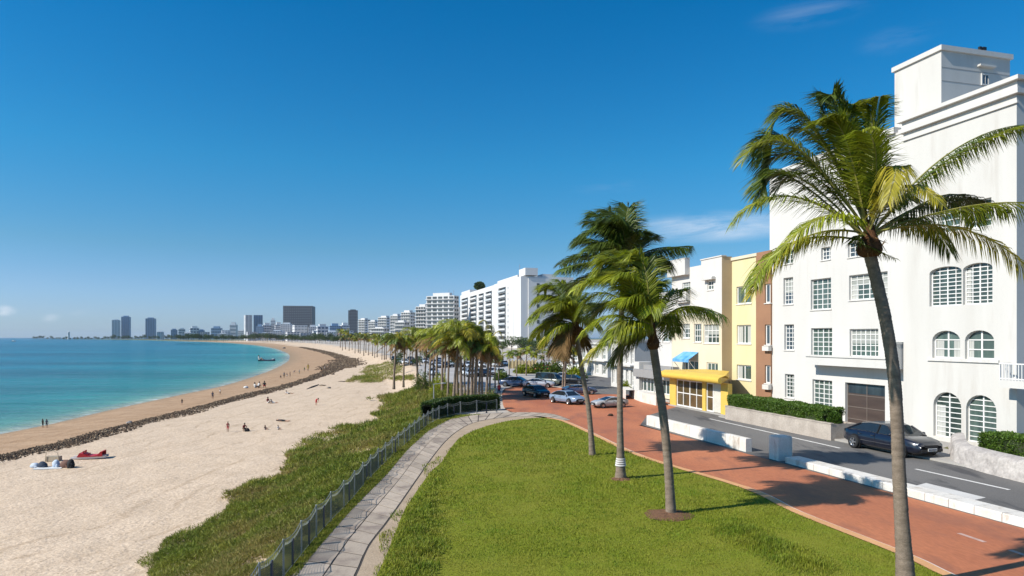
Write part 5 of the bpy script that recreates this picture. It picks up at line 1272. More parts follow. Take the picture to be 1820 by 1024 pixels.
big = [  # arch point, tip, depth of arch, depth of tip, colour
    ((1400, 268), (1300, 303), -0.4, -0.8, 'g'), ((1440, 208), (1378, 234), 0.3, 0.4, 'g'), ((1462, 212), (1398, 186), 0.6, 0.9, 'd'),
    ((1490, 222), (1478, 170), 0.5, 0.6, 'd'), ((1522, 232), (1500, 168), 0.2, 0.3, 'g', {'ll': .8}), ((1545, 250), (1530, 190), -0.2, -0.2, 'g', {'ll': .75}),
    ((1562, 270), (1548, 222), 0.5, 0.9, 'd', {'ll': .8}), ((1420, 232), (1388, 262), 0.9, 1.4, 'd'), ((1425, 300), (1378, 352), 0.7, 1.1, 'd'), ((1450, 262), (1392, 292), 1.0, 1.6, 'd'),
    ((1500, 250), (1456, 200), 1.0, 1.6, 'd'), ((1535, 240), (1560, 200), 0.9, 1.4, 'd', {'ll': .7}), ((1488, 268), (1438, 232), -0.5, -0.7, 'g'), ((1520, 300), (1470, 268), -1.1, -1.9, 'g'),
    ((1572, 300), (1590, 232), 0.8, 1.5, 'd', {'ll': .75}), ((1470, 300), (1416, 318), 0.9, 1.6, 'd'),
    ((1400, 352), (1295, 402), -0.2, -0.3, 'g', {'hang': .6}), ((1405, 432), (1312, 530), -0.7, -1.0, 'y', {'hang': .75, 'll': 1.05}), ((1440, 395), (1330, 480), -1.1, -1.6, 'g', {'hang': .7}),
    ((1668, 292), (1800, 232), -0.3, -0.5, 'g', {'hang': .8, 'wind': (.35, 0, -.1)}), ((1690, 350), (1815, 372), 0.3, 0.5, 'd', {'hang': .9, 'wind': (.1, 0, -.2)}), ((1660, 378), (1752, 440), 0.9, 1.5, 'd', {'hang': .9, 'wind': (0, 0, -.2)}),
    ((1700, 415), (1822, 522), -0.5, -0.8, 'y', {'hang': .8, 'wind': (-.15, 0, -.15)}), ((1620, 342), (1690, 330), 1.2, 2.0, 'd', {'wind': (.1, 0, -.2)}), ((1720, 372), (1850, 400), -0.8, -1.4, 'g', {'hang': .9, 'wind': (.1, 0, -.2)}),
    ((1543, 318), (1500, 388), -1.3, -2.2, 'y', {'hang': .7, 'll': .85, 'wind': (0, 0, -.2)}), ((1556, 350), (1580, 395), -1.2, -2.4, 'y', {'hang': .6, 'll': .7}),
    ((1520, 430), (1580, 462), -0.2, -0.3, 'd', {'ll': .5, 'n': .5}),
]
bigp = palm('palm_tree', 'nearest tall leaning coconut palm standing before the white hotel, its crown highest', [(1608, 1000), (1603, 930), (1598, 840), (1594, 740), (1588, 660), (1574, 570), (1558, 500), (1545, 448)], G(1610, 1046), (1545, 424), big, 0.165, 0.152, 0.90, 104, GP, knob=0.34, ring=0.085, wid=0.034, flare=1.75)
P3_ = [((1104, 588), (1038, 636), -.6, -1.0, 'y', {'hang': .6}), ((1096, 561), (1034, 592), -.2, -.3, 'g', {'hang': .6}), ((1086, 522), (1030, 556), .3, .5, 'g', {'hang': .6}), ((1092, 497), (1032, 522), .5, .8, 'g', {'hang': .55}), ((1104, 468), (1066, 484), .2, .3, 'g'),
    ((1124, 468), (1106, 458), .6, .9, 'g'), ((1140, 480), (1118, 458), -.2, -.4, 'g'), ((1155, 490), (1148, 470), .4, .8, 'g', {'ll': .8}), ((1120, 510), (1080, 500), -.8, -1.4, 'g'), ((1130, 540), (1090, 540), -1.0, -1.7, 'g'), ((1110, 540), (1060, 560), .9, 1.4, 'd'), ((1128, 500), (1096, 480), 1.0, 1.7, 'd'),
    ((1168, 520), (1182, 506), .3, .5, 'g', {'ll': .7}), ((1210, 546), (1268, 562), -.1, -.2, 'g', {'hang': .8, 'wind': (0, 0, -.2)}), ((1195, 530), (1222, 512), .6, 1.0, 'g', {'hang': .6, 'wind': (.1, 0, -.1)}), ((1150, 545), (1140, 560), -1.1, -1.9, 'g', {'ll': .8}), ((1190, 560), (1215, 590), .8, 1.3, 'd', {'ll': .8}),
    ((1130, 600), (1098, 645), .6, .9, 'd', {'hang': .7}), ((1120, 575), (1075, 600), -1.0, -1.6, 'g', {'hang': .7}), ((1150, 500), (1132, 475), 1.1, 1.8, 'd')]
palm('palm_tree', 'bright green windblown palm in a round bed of brown mulch, third from the road bend', [(1191, 880), (1187, 820), (1179, 740), (1169, 670), (1161, 615)], G(1193, 915), (1157, 596), P3_, 0.165, 0.15, 1.12, 96, GP, knob=0.25, ring=0.09, wid=0.038, flare=1.35)
P2_ = [((1070, 415), (1022, 434), -.4, -.6, 'd', {'hang': .6}), ((1078, 398), (1054, 381), .2, .4, 'd'), ((1098, 390), (1078, 378), .5, .8, 'd'), ((1112, 405), (1117, 367), 0, 0, 'd'), ((1122, 410), (1134, 390), .5, .8, 'd', {'ll': .8}), ((1126, 430), (1138, 422), -.6, -1., 'd', {'ll': .8}), ((1170, 445), (1225, 437), 0, 0, 'd', {'hang': .7, 'wind': (.1, 0, -.15)}), ((1160, 455), (1192, 474), .5, .9, 'd', {'hang': .7}),
    ((1055, 470), (992, 482), -.3, -.5, 'd', {'hang': .55}), ((1060, 452), (1010, 460), .6, 1., 'd', {'hang': .55}), ((1050, 492), (1002, 506), .6, .9, 'd', {'hang': .5}), ((1075, 430), (1038, 420), .8, 1.3, 'd'), ((1080, 440), (1040, 448), -.9, -1.5, 'd'), ((1105, 420), (1088, 402), -.7, -1.2, 'd'), ((1090, 410), (1062, 400), -.3, -.6, 'd'), ((1100, 430), (1070, 425), 1.2, 2., 'd'), ((1085, 480), (1050, 505), -.9, -1.4, 'd', {'hang': .6}), ((1120, 440), (1110, 420), 1.2, 2., 'd'), ((1150, 430), (1168, 418), .8, 1.4, 'd', {'ll': .8})]
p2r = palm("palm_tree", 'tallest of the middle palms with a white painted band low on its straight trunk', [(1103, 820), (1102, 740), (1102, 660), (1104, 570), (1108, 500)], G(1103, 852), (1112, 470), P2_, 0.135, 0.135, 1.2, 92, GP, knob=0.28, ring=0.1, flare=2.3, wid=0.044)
P1_ = [((980, 545), (942, 566), -.3, -.5, 'g', {'hang': .6}), ((985, 528), (948, 538), .3, .5, 'g', {'hang': .6}), ((992, 518), (964, 512), -.2, -.4, 'g'), ((1008, 520), (1000, 503), .3, .5, 'g'), ((1020, 535), (1022, 512), .6, 1., 'g', {'ll': .8}), ((985, 570), (946, 595), .4, .6, 'g', {'hang': .6}), ((990, 580), (964, 612), -.6, -.9, 'y', {'hang': .6}), ((1004, 590), (996, 628), -.8, -1.2, 'b', {'hang': .6}), ((1012, 590), (1008, 622), .6, .9, 'b', {'hang': .6}), ((1000, 545), (972, 548), -.9, -1.5, 'g'), ((1005, 540), (985, 528), 1.0, 1.6, 'd'), ((1000, 560), (968, 578), 1.0, 1.6, 'd'), ((1035, 550), (1058, 540), .4, .7, 'g', {'hang': .6}), ((1040, 565), (1066, 580), -.2, -.4, 'g', {'hang': .6}), ((1030, 590), (1042, 615), .7, 1., 'b'), ((1015, 550), (1005, 540), -1.2, -2., 'g'), ((1028, 545), (1040, 520), 1., 1.7, 'd'), ((996, 600), (980, 628), .2, .3, 'b', {'hang': .5})]
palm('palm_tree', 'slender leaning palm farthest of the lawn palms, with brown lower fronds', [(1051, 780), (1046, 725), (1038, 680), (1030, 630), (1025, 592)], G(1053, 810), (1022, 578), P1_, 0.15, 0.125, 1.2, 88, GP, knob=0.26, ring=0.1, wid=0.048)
# painted band and mulch rings
p = G(1103, 852); bm_ = MB()
for k in range(4): bm_.lathe([(0.272 - 0.016 * k, 0), (0.268 - 0.016 * k, 0.065), (0.17, 0.065)], Vector((p.x + 0.0, p.y, 0.68 + 0.105 * k)), 16)
bm_.build('painted_band', M('band_paint', (0.62, 0.60, 0.58), 0.8, (0.4, 0.36, 0.33), 5, 0.7), p2r, smooth=True)
def ring_bed(px, py, r, label):
    c = G(px, py); m = MB(); n = 34; v = [c + Vector((0, 0, 0.13))]; f = []
    for j, rr in enumerate((0.35, 0.7, 1.0)):
        for k in range(n):
            a = 2 * math.pi * k / n; q = r * rr * (1 + 0.13 * vnoise(np.array([[math.cos(a) * 3 + px, math.sin(a) * 3]]), 1.0, 3)[0]); v.append(c + Vector((math.cos(a) * q, math.sin(a) * q, (0.12, 0.08, 0.035)[j] + rng.uniform(-.01, .015))))
    for k in range(n):
        k2 = (k + 1) % n; f.append((0, 1 + k, 1 + k2))
        for j in range(2): o = 1 + j * n; f.append((o + k, o + n + k, o + n + k2, o + k2))
    m.add(v, f); o = m.build('mulch_bed', M('mulch', (0.20, 0.105, 0.06), 0.95, (0.12, 0.07, 0.045), 6, 0.9, bump=1.0, bscale=18, fine=0.3, spec=0.1), None, loc=c); tag(o, label, 'flower bed')
ring_bed(1188, 917, 0.95, 'round bed of brown mulch at the foot of the bright green palm')
ring_bed(1104, 853, 0.5, 'small brown mulch ring around the white banded palm')
# ------------------------------------------------------------------ far hotels along the shore
vE = uv_of(G(912, 618.3))[1]
farw = M('far_white', (0.66, 0.65, 0.63), 0.85, (0.56, 0.55, 0.54), 0.02, 0.8, fine=0)
farg = M('far_window', (0.05, 0.056, 0.06), 0.2, (0.10, 0.115, 0.11), 0.2, 0.9, fine=0, objvar=0.3)
railm = M('balcony_rail', (0.58, 0.60, 0.60), 0.5, fine=0)
def grand_hotel():
    fr = street_fr(vE); A = lambda px: -on_v(px, 600, vE)[0]; Hh = lambda px, py: on_v(px, py, vE)[1]
    a0, a1, a2, a3 = A(818), A(878), A(912), A(931)
    h1 = Hh(850, 515.5); h2 = Hh(895, 500.5); h3 = Hh(925, 493)
    r = thing('beach_hotel', 'tall white balconied beach hotel behind the palms, the largest in the distance', 'hotel', fr.P((a0 + a3) / 2, 0, -15))
    nf = 11; fl = h1 * 0.93 / nf
    bays = [(a0 + (a1 - a0) * s, a0 + (a1 - a0) * e) for s, e in ((0.05, 0.27), (0.34, 0.54), (0.60, 0.74), (0.79, 0.95))] + [(a1 + (a2 - a1) * 0.25, a1 + (a2 - a1) * 0.64)]
    ops1, ops2, small = [], [], []
    for f in range(nf):
        z0 = 0.6 + f * fl
        for i, (b0, b1) in enumerate(bays): (ops1 if i < 4 else ops2).append((b0, b1, z0, z0 + fl * 0.74, 0))
        q = a1 + (a2 - a1) * 0.74; small.append((q, q + 1.6, z0 + fl * .2, z0 + fl * 0.6, 0))
    m = MB(); wall_with_openings(m, fr, a0, a1, 0, h1, ops1, 1.6); shell(m, fr, a0, a1, 0, h1, 26)
    wall_with_openings(m, fr, a1, a2, 0, h2, ops2 + small, 1.6); shell(m, fr, a1, a2, 0, h2, 30); m.build('wall', farw, r)
    for o in ops1 + ops2 + small:
        g = MB(); g.quad(*(fr.P(a, h, -1.5) for a, h in ((o[0], o[2]), (o[1], o[2]), (o[1], o[3]), (o[0], o[3])))); g.build('window', farg, r)
    for o in ops1 + ops2:
        b = MB(); fbox(b, fr, o[0] - 0.2, o[1] + 0.2, o[2] - 0.25, o[2] - 0.003, 0.003, 0.9); fbox(b, fr, o[0] - 0.2, o[1] + 0.2, o[2], o[2] + 1.0, 0.82, 0.9); b.build('balcony', railm if rng.random() < .5 else farw, r)
    # stair tower, side face and roof houses
    m = MB(); ab = A(916); fbox(m, fr, ab + 2.2, a3, 0, h3, -34, 2.0); m.build('stair_tower', farw, r)
    m = MB(); uS = -a3 ; vS = on_u(1012, 560, uS)[0]; fu = cross_fr(uS - 0.6); m2 = MB()
    fbox(m, fu, vE + 3, vS, 0, h3 - 1.0, -40, 0); m.build('side_wing', farw, r)
    for k in range(8):
        v_, h_ = on_u(956, 507 + k * 9.3, uS); g = MB(); fbox(g, fu, v_ - 0.9, v_ + 0.9, h_ - 1.2, h_ + 1.2, 0.003, 0.08); g.build('window', farg, r)
    m = MB(); t0, t1 = A(921), A(932); hh = Hh(926, 478); fbox(m, fr, t0, t1, h2, hh, -9, -0.6); m.build('roof_house', farw, r)
    m = MB(); fbox(m, fr, a1 + 3, a2 + 4, h2 + 0.003, h2 + 2.2, -20, -2); m.build('penthouse', farw, r); m = MB(); fbox(m, fr, a0 + 1, A(833), h1 + 0.003, h1 + 3.0, -20, -1); m.build('penthouse', farw, r)
    m = MB(); v_, h_ = on_u(975, 490, uS); fbox(m, fu, v_ - 4, v_ + 5, h3 - 1.0, h_ + 1.0, -12, -1); m.build('roof_box', farw, r)
    m = MB(); p = fr.P(A(916), h2, -3); m.tube([p, p + Vector((0, 0, 9))], 0.15, 5); m.build('mast', M('mast_steel', (0.3, 0.3, 0.32), 0.5), r)
    # potted tree on the roof
    c = fr.P(A(844), h1 + 0.5, -4); t = thing('roof_tree', 'dark round tree growing on the roof of the tall beach hotel', 'tree', c)
    n = 1500; D = nr.normal(size=(n, 3)); D /= np.linalg.norm(D, axis=1, keepdims=True); Vv, Fv = leaves(np.array(c) + np.array([0, 0, 4.0]) + D * np.array([4.5, 4.5, 3.2]) * nr.uniform(.5, 1, (n, 1)), D + nr.normal(0, .5, (n, 3)), 1.2, 0.9)
    np_mesh('crown', Vv, Fv, M('far_leaf', (0.045, 0.075, 0.02), 0.7, (0.07, 0.10, 0.025), 0.1, 0.8, island=0.4, objvar=0.3, trans=0.15, fine=0), t); m = MB(); m.tube([c, c + Vector((0, 0, 4))], 0.3, 6); m.build('trunk', barkm, t)
grand_hotel()

def far_block(px0, px1, ytop, label, nf, nb, v=None, dep=30, mat=None, pent=None, seed=0, name='apartment_block'):
    """a balconied slab on the shore row: street front between two pixel columns"""
    v = v or vE; fr = street_fr(v); a0, a1 = -on_v(px0, 600, v)[0], -on_v(px1, 600, v)[0]; h = on_v(px1, ytop, v)[1]
    r = thing(name, label, 'building', fr.P((a0 + a1) / 2, 0, -dep / 2)); m = MB(); shell(m, fr, a0, a1, 0, h, dep, front=True)
    fl = h / (nf + 0.5); wb = (a1 - a0) / nb; g = MB(); R = random.Random(seed)
    for f in range(nf):
        for b in range(nb):
            x0 = a0 + wb * (b + 0.10 + 0.1 * R.random()); x1 = a0 + wb * (b + 0.78 + 0.12 * R.random()); z0 = fl * (f + 0.28); x1 = x0 + (x1 - x0) * 1.1
            if R.random() < 0.1: continue
            fbox(g, fr, x0, x1, z0, z0 + fl * 0.66, 0.02, 0.06)
        fbox(m, fr, a0, a1, fl * (f + 0.16), fl * (f + 0.26), 0.003, 1.6)
    for b in range(1, nb): 
        if R.random() < 0.6: fbox(m, fr, a0 + wb * b - 0.5, a0 + wb * b + 0.5, 0, h, 0.003, 1.9)
    for k in range(R.randint(1, 3)):
        s = R.uniform(0.05, 0.6); fbox(m, fr, a0 + (a1 - a0) * s, a0 + (a1 - a0) * (s + R.uniform(0.15, 0.35)), h, h * (1 + R.uniform(0.05, 0.13)), -dep * 0.7, -2)
    fu = cross_fr(-a1)
    for f in range(nf):
        for k in range(3): fbox(g, fu, v + dep * (0.15 + 0.3 * k), v + dep * (0.28 + 0.3 * k), fl * (f + .3), fl * (f + .7), 0.02, 0.08)
    m.build('wall', mat or farw, r); g.build('window_grid', farg, r)['kind'] = 'stuff'
    return r
far_block(767, 816, 546, 'white mid rise block with long balcony bands left of the tall beach hotel', 9, 6, dep=30, seed=1)
far_block(690, 745, 585, 'low white terrace in front of the stepped apartment block, half hidden by palms', 5, 8, v=vE * 0.72, dep=20, seed=8)
far_block(655, 688, 592, 'low white terrace beyond the palm row, nearer the beach than the pale block', 4, 8, v=vE * 0.72, dep=20, seed=9)
far_block(765, 815, 578, 'low white resort wing at the foot of the banded mid rise, behind palm crowns', 5, 7, v=vE * 0.66, dep=16, seed=10)

def far_tower(px0, px1, ytop, Y, label, nf, nb, mat, win, rot=20, side=0.35, name='far_tower', cat='tower', bands=False, crown=0.0):
    """free-standing distant block turned a little so that its sunny side shows at the left"""
    w = (px1 - px0) / F * Y; a = math.radians(rot); ax = Vector((math.cos(a), math.sin(a), 0)); nn = Vector((math.sin(a), -math.cos(a), 0))
    wl = w * (1 - side) / math.cos(a); dp = w * side / max(abs(math.sin(a)), 0.15); o = Vector(((px0 - CX) / F * Y + (w * side if rot > 0 else 0), Y, 0))
    h = H - (ytop - HY) / F * Y; z0 = -1.0
    fr = Fr(o, ax, nn); r = thing(name, label, cat, fr.P(wl / 2, z0, -dp / 2)); m = MB(); shell(m, fr, 0, wl, z0, h, dp, front=True)
    g = MB(); fl = h / nf; fs = Fr(o, -nn, -ax) if rot > 0 else Fr(o + ax * wl, -nn, ax)      # the side that shows, runs away from the viewer
    for f in range(nf):
        zz = fl * (f + 0.3)
        for b in range(nb): fbox(g, fr, wl * (b + .15) / nb, wl * (b + .85) / nb, zz, zz + fl * .5, 0.02, 0.3)
        if bands: fbox(m, fr, -0.5, wl + 0.3, zz - fl * .22, zz - fl * .08, 0.003, 1.5)
        for b in range(2): fbox(g, fs, dp * (b + .2) / 2 - 0.0, dp * (b + .8) / 2, zz, zz + fl * .45, 0.02, 0.3)
    if crown: fbox(m, fr, wl * .2, wl * .8, h, h * (1 + crown), -dp * .8, -dp * .2)
    m.build('wall', mat, r); g.build('window_grid', win, r)['kind'] = 'stuff'
    return r
tw_w = M('tower_white', (0.62, 0.63, 0.64), 0.8, fine=0, amt=0.2); tw_b = M('tower_blue', (0.24, 0.35, 0.48), 0.6, fine=0, amt=0.3); tw_d = M('tower_dark', (0.060, 0.068, 0.085), 0.5, fine=0, amt=0.4)
wi_l = M('far_glass_pale', (0.30, 0.33, 0.35), 0.4, fine=0); wi_d = M('far_glass_dark', (0.08, 0.12, 0.18), 0.3, fine=0); wi_m = M('far_mullion', (0.20, 0.21, 0.22), 0.5, fine=0)
T = far_tower
T(194, 210, 569, 4300, 'pale tower, left and shorter of the touching pair across the bay', 22, 3, tw_w, wi_l, rot=25, side=.3, crown=.04)
T(209, 227, 563, 4400, 'blue grey tower, taller of the touching pair across the bay', 24, 4, tw_b, wi_d, crown=.05)
T(251, 272, 566, 4300, 'lone blue grey tower with a stepped top across the bay', 22, 4, tw_b, wi_d, crown=.05)
T(428, 446, 560, 2300, 'white tower, left half of the twin slabs near the bend of the shore', 20, 2, tw_w, wi_l, side=.45, rot=30)
T(446, 465, 560, 2350, 'grey blue tower, right half of the twin slabs near the bend of the shore', 20, 4, tw_b, wi_d, side=.25)
T(497.5, 553, 543.5, 2100, 'broad dark glass tower with a pale grid, the widest on the skyline', 20, 14, tw_d, wi_m, rot=8, side=.1, crown=.0)
T(615, 635, 551.5, 1800, 'slim dark tower rising behind the white shore blocks', 20, 5, tw_d, wi_m, rot=12, side=.2, crown=.03)
for args in ((758, 816, 526.5, 600, 'pale boxy block with roof masts, set back behind the banded mid rise', 12, 5, 24, .12), (739, 768, 545, 640, 'slim white balconied block at the seaward side of the boxy one', 11, 4, 26, .35), (713, 738, 555, 800, 'stepped white block with many small balconies, next after the slim one', 10, 4, 30, .3), (694, 714, 561, 900, 'white block a step lower than the stepped one', 9, 4, 24, .3),
             (672, 696, 564, 1050, 'broad pale block in the middle of the shore row', 9, 5, 28, .3), (655, 673, 571, 1200, 'low white block just right of the smallest shore blocks', 8, 4, 22, .3), (637, 657, 568, 1300, 'pale block standing near the slim dark tower, at its right', 9, 4, 30, .35), (702, 726, 572, 560, 'low white block in front of the stepped one, above the palm row', 6, 5, 20, .25), (660, 690, 583, 700, 'long low white block above the palm row near the beach', 4, 7, 18, .2)):
    T(args[0], args[1], args[2], args[3], args[4], args[5], args[6], farw, farg, rot=-args[7], side=args[8], name='apartment_block', cat='building', bands=True, crown=.06)
p = at(801, 526, 610); m = MB()
for k in range(4): m.tube([p + Vector((k * 2.2 - 4, 2, -2)), p + Vector((k * 2.2 - 4, 2, 3 + 2.5 * (k % 2)))], .16, 5)
tag(m.build('roof_masts', M('mast_steel', (0.3,) * 3), None, loc=p), 'thin cluster of steel masts on the roof of the pale boxy block', 'mast')
lows = [(300, 313, 586, 'b'), (313, 327, 585, 'w'), (331, 351, 583, 'w'), (349, 370, 590, 'w'), (371, 391, 583, 'b'), (390, 407, 587, 'w'), (405, 419, 577, 'w'), (418, 433, 588, 'w'), (452, 466, 580, 'b'), (464, 480, 578, 'w'), (477, 488, 569, 'w'), (486, 500, 577, 'w'),
        (492, 517, 576, 'w'), (514, 543, 578, 'w'), (541, 562, 581, 'w'), (560, 581, 580, 'w'), (579, 604, 579, 'b'), (601, 620, 578, 'w'), (433, 455, 590, 'w'), (455, 476, 592, 'w'), (552, 575, 588, 'w'), (570, 600, 590, 'w'), (596, 625, 588, 'w'), (275, 288, 590, 'w'), (318, 340, 592, 'w'), (380, 402, 593, 'w'), (350, 362, 587, 'b'), (470, 500, 588, 'w'), (500, 530, 590, 'w'), (525, 556, 592, 'w')]
nb_ = ['a tree covered stretch of shore', 'the pale pair of slabs', 'the broad dark tower', 'the slim dark tower']
for i, (x0, x1, yt, k) in enumerate(lows):
    Y = 2900 if x0 < 420 else 2000 if x0 < 560 else 1600
    if yt > 586: Y *= 0.82
    rr = random.Random(i)
    T(x0, x1, yt, Y + rr.uniform(-60, 60), 'one of many small ' + ('bluish' if k == 'b' else 'white') + ' blocks lining the far shore', rr.randint(4, 8), rr.randint(3, 6), tw_b if k == 'b' else tw_w, wi_d if rr.random() < .5 else wi_l, rot=rr.uniform(12, 32), side=rr.uniform(.2, .4), name='shore_block', cat='building', crown=rr.choice((0, .1, .16)))['group'] = 'small ' + ('bluish' if k == 'b' else 'white') + ' blocks on the far shore'

# ------------------------------------------------------------------ trees
farleaf = M('far_leaf', (0.045, 0.075, 0.02)); 
def tree_proto(seed, h=10.0, n=900, spread=0.42):
    R = np.random.default_rng(seed); o = thing('far_tree', 'proto', 'tree', (0, 0, 0)); m = MB()
    m.tube([(0, 0, -0.4), (0.1, 0, h * .3), (0.0, 0.1, h * .55)], [h * .028, h * .02, h * .012], 6)
    for k in range(4):
        a = k * 1.6 + seed; m.tube([(0, 0, h * .35), (math.cos(a) * h * .22, math.sin(a) * h * .22, h * .62)], [h * .014, h * .005], 5)
    m.build('trunk', barkm, o)
    cl = np.array([(math.cos(a) * h * spread * r, math.sin(a) * h * spread * r, h * z) for a, r, z in zip(R.uniform(0, 6.28, 9), R.uniform(.2, .85, 9), R.uniform(.42, .86, 9))])
    i = R.integers(0, 9, n); D = R.normal(size=(n, 3)); D /= np.linalg.norm(D, axis=1, keepdims=True)
    C = cl[i] + D * h * .17 * R.uniform(.55, 1.05, (n, 1)) * np.array([1.2, 1.2, .8]); Vv, Fv = leaves(C, D + R.normal(0, .6, (n, 3)), h * R.uniform(.05, .09, n), h * .045)
    np_mesh('crown', Vv, Fv, farleaf, o); return o
tp = [tree_proto(s, spread=sp) for s, sp in ((1, .42), (2, .5), (3, .36))]
used = set()
def place(protos, k, loc, rz, sc, label, group):
    o = protos[k]
    if k not in used or o.name not in used:
        used.add(k); used.add(o.name); o.location = loc; o.rotation_euler = (0, 0, rz); o.scale = (sc,) * 3; o['label'] = label; o['group'] = group; return o
    return dup(o, loc, rz, label, group, sc)
def zat(p): return float(ground(np.array([[p.x, p.y]]))[0][0])
R = random.Random(4)
for x in np.arange(318, 640, 4.4):
    x = x + R.uniform(-1.5, 1.5); yb = 606.4 + max(0, (x - 470)) * 0.035 + R.uniform(-.5, .6); Y = F * H / (yb - HY)
    p = at(x, yb, Y); hp = R.uniform(9, 15) if x < 560 else R.uniform(13, 20); place(tp, R.randrange(3), (p.x, p.y, 0), R.uniform(0, 6), hp / F * Y / 10, 'one of the round dark trees lining the far curve of the beach', 'trees along the far beach')
for x in np.arange(60, 320, 6.0):
    yb = 603.2 + R.uniform(-.2, .4) if x > 110 else 602.6; Y = F * H / (yb - HY); Y = min(Y, 4200 if x > 120 else 5000); p = at(x + R.uniform(-2, 2), 602.5, Y)
    hp = R.uniform(6, 10) if x > 180 else R.uniform(3.5, 7)
    place(tp, R.randrange(3), (p.x, p.y, -2.5), R.uniform(0, 6), hp / F * Y / 10, 'one of the small hazy trees on the headland across the bay', 'trees on the headland')
m = MB(); p = at(122, 602, 4300); m.lathe([(9, -3), (7, 10), (6, 36), (8, 38), (3, 44), (0.2, 46)], p * 1.0 + Vector((0, 0, 0)), 10); tag(m.build('beacon', tw_w, None, loc=p, smooth=True), 'thin pale beacon tower on the headland', 'beacon')
m = MB(); pts = [at(x, 603, y) for x, y in ((48, 5200), (120, 4300), (300, 3900), (300, 4800), (140, 5100), (60, 5600))]
m = MB(); m.poly([Vector((q.x, q.y, -2.6)) for q in pts]); flip_up(m); tag(m.build('headland', M('headland_scrub', (0.07, 0.08, 0.035), 0.95), None), 'low dark headland across the bay', kind='structure')

for i in range(34):
    x = R.uniform(700, 1010); Y = R.uniform(150, 420); p = Vector(((x - CX) / F * Y, Y, -0.1)); hp = R.uniform(22, 40) * (170 / Y) ** .35
    place(tp, R.randrange(3), p, R.uniform(0, 6), hp / F * Y / 10 * (.8 if x < 880 else 1), 'one of the leafy garden trees between the car park and the tall beach hotel', 'garden trees before the beach hotel')
# palms of the grove: three kinds, copied
def grove_proto(seed, h, nfr, drop, kinds, ll=0.75, L=2.5, r0=0.15):
    rr = random.Random(seed); o = thing('grove_palm', 'proto', 'palm tree', (0, 0, 0)); m = MB()
    bend = rr.uniform(-.3, .3); pts = [Vector((0, 0, -.3)), Vector((bend * .2, 0, h * .35)), Vector((bend * .7, .1, h * .7)), Vector((bend, .1, h))]
    trunk_mesh(m, pts, r0, r0 * .7, 1.5, n=8, seg=0.16, ring=0.32); m.build('trunk', barkm, o, smooth=True)
    cr = MB(); c = pts[-1]
    for k in range(nfr):
        a = 2 * math.pi * k / nfr * 2.4 + rr.uniform(-.3, .3); el = rr.uniform(-0.75, 1.45) - drop; ln = L * rr.uniform(.7, 1.2); d = Vector((math.cos(a), math.sin(a), 0))
        mid = c + d * ln * .5 * math.cos(el * .6) + Vector((-.25, 0, ln * .45 * math.sin(el) + ln * .16)); tip = c + d * ln * .92 * math.cos(el * .5) + Vector((-.6, 0, ln * .55 * math.sin(el) - ln * .18))
        ctl = mid * 2 - (c + tip) * .5; b = len(cr.m); frond_mesh(cr, c, ctl, tip, ll, 30, hang=.6, wind=(-.3, 0, 0), wid=.06, rib=.03)
        if el < -.35 - drop * .4 and rr.random() < .7:
            for i in range(b, len(cr.m)): cr.m[i] = 2
        elif rr.random() < .25:
            for i in range(b, len(cr.m)): cr.m[i] = 3 if cr.m[i] == 0 else cr.m[i]
    cr.build('crown', [kinds, ribm, leafb, leafy], o); return o
gp_ = [grove_proto(21, 6.4, 30, .15, leafg, ll=.95, L=3.1, r0=.18), grove_proto(22, 6.4, 22, .35, leafd, L=2.2), grove_proto(23, 6.4, 24, .0, leafg, L=2.5)]
used.clear(); first = {}
def gpalm(k, px, pyb, pyc, label, group=None, sc=None, tilt=0.0):
    p = G(px, pyb); s = (pyb - pyc) / F * p.y / 6.4
    o = gp_[k]
    if k not in first: first[k] = 1; c = o
    else: c = copy_tree(o)
    wid_ = sc or s
    c.location = (p.x, p.y, 0 if pyb > 640 or px > 760 else -0.1); c.rotation_euler = (tilt * .3, tilt, R.uniform(-.5, .5)); c.scale = (wid_, wid_, s); c['label'] = label
    if group: c['group'] = group
    return c
GG = 'palms of the grove behind the fence'
gpalm(0, 820, 713, 604, 'biggest bushy palm of the grove with brown hanging lower fronds', GG)
gpalm(0, 742, 684, 607, 'full crowned palm at the seaward edge of the grove', GG)
gpalm(1, 700, 688, 607, 'lone thin palm on the sand, the more seaward of two', GG)
gpalm(2, 717, 685, 614, 'lone thin palm on the sand beside the dune scrub, the landward of two', GG)
for i, (k, x, yb, yc) in enumerate([(1, 796, 708, 618), (2, 806, 712, 612), (1, 813, 706, 596), (1, 831, 712, 610), (2, 838, 708, 600), (1, 845, 712, 618), (2, 851, 706, 606), (1, 857, 711, 622), (2, 864, 712, 616), (1, 870, 704, 628), (2, 776, 694, 602), (1, 764, 690, 606), (2, 786, 700, 600), (1, 755, 682, 612), (2, 770, 686, 600), (1, 790, 696, 622), (1, 826, 700, 620), (1, 842, 700, 626), (2, 880, 690, 632), (1, 886, 684, 640)]):
    gpalm(k, x, yb, yc, 'one of the crowded slim palms whose bare trunks fill the grove', 'slim palms crowding the grove', tilt=R.uniform(-.04, .04))
for i, (k, x, yb, yc) in enumerate([(2, 905, 668, 632), (1, 918, 672, 630), (2, 935, 668, 626), (2, 948, 664, 632), (1, 962, 662, 636), (2, 975, 662, 628), (1, 990, 668, 622), (2, 1003, 672, 630), (2, 1018, 668, 626), (1, 1000, 690, 636), (1, 1004, 692, 628)]):
    gpalm(k, x, yb, yc, 'one of the short bushy palms at the back of the car park', 'short palms behind the car park', sc=1.1 * (yb - yc) / F * G(x, yb).y / 6.4)
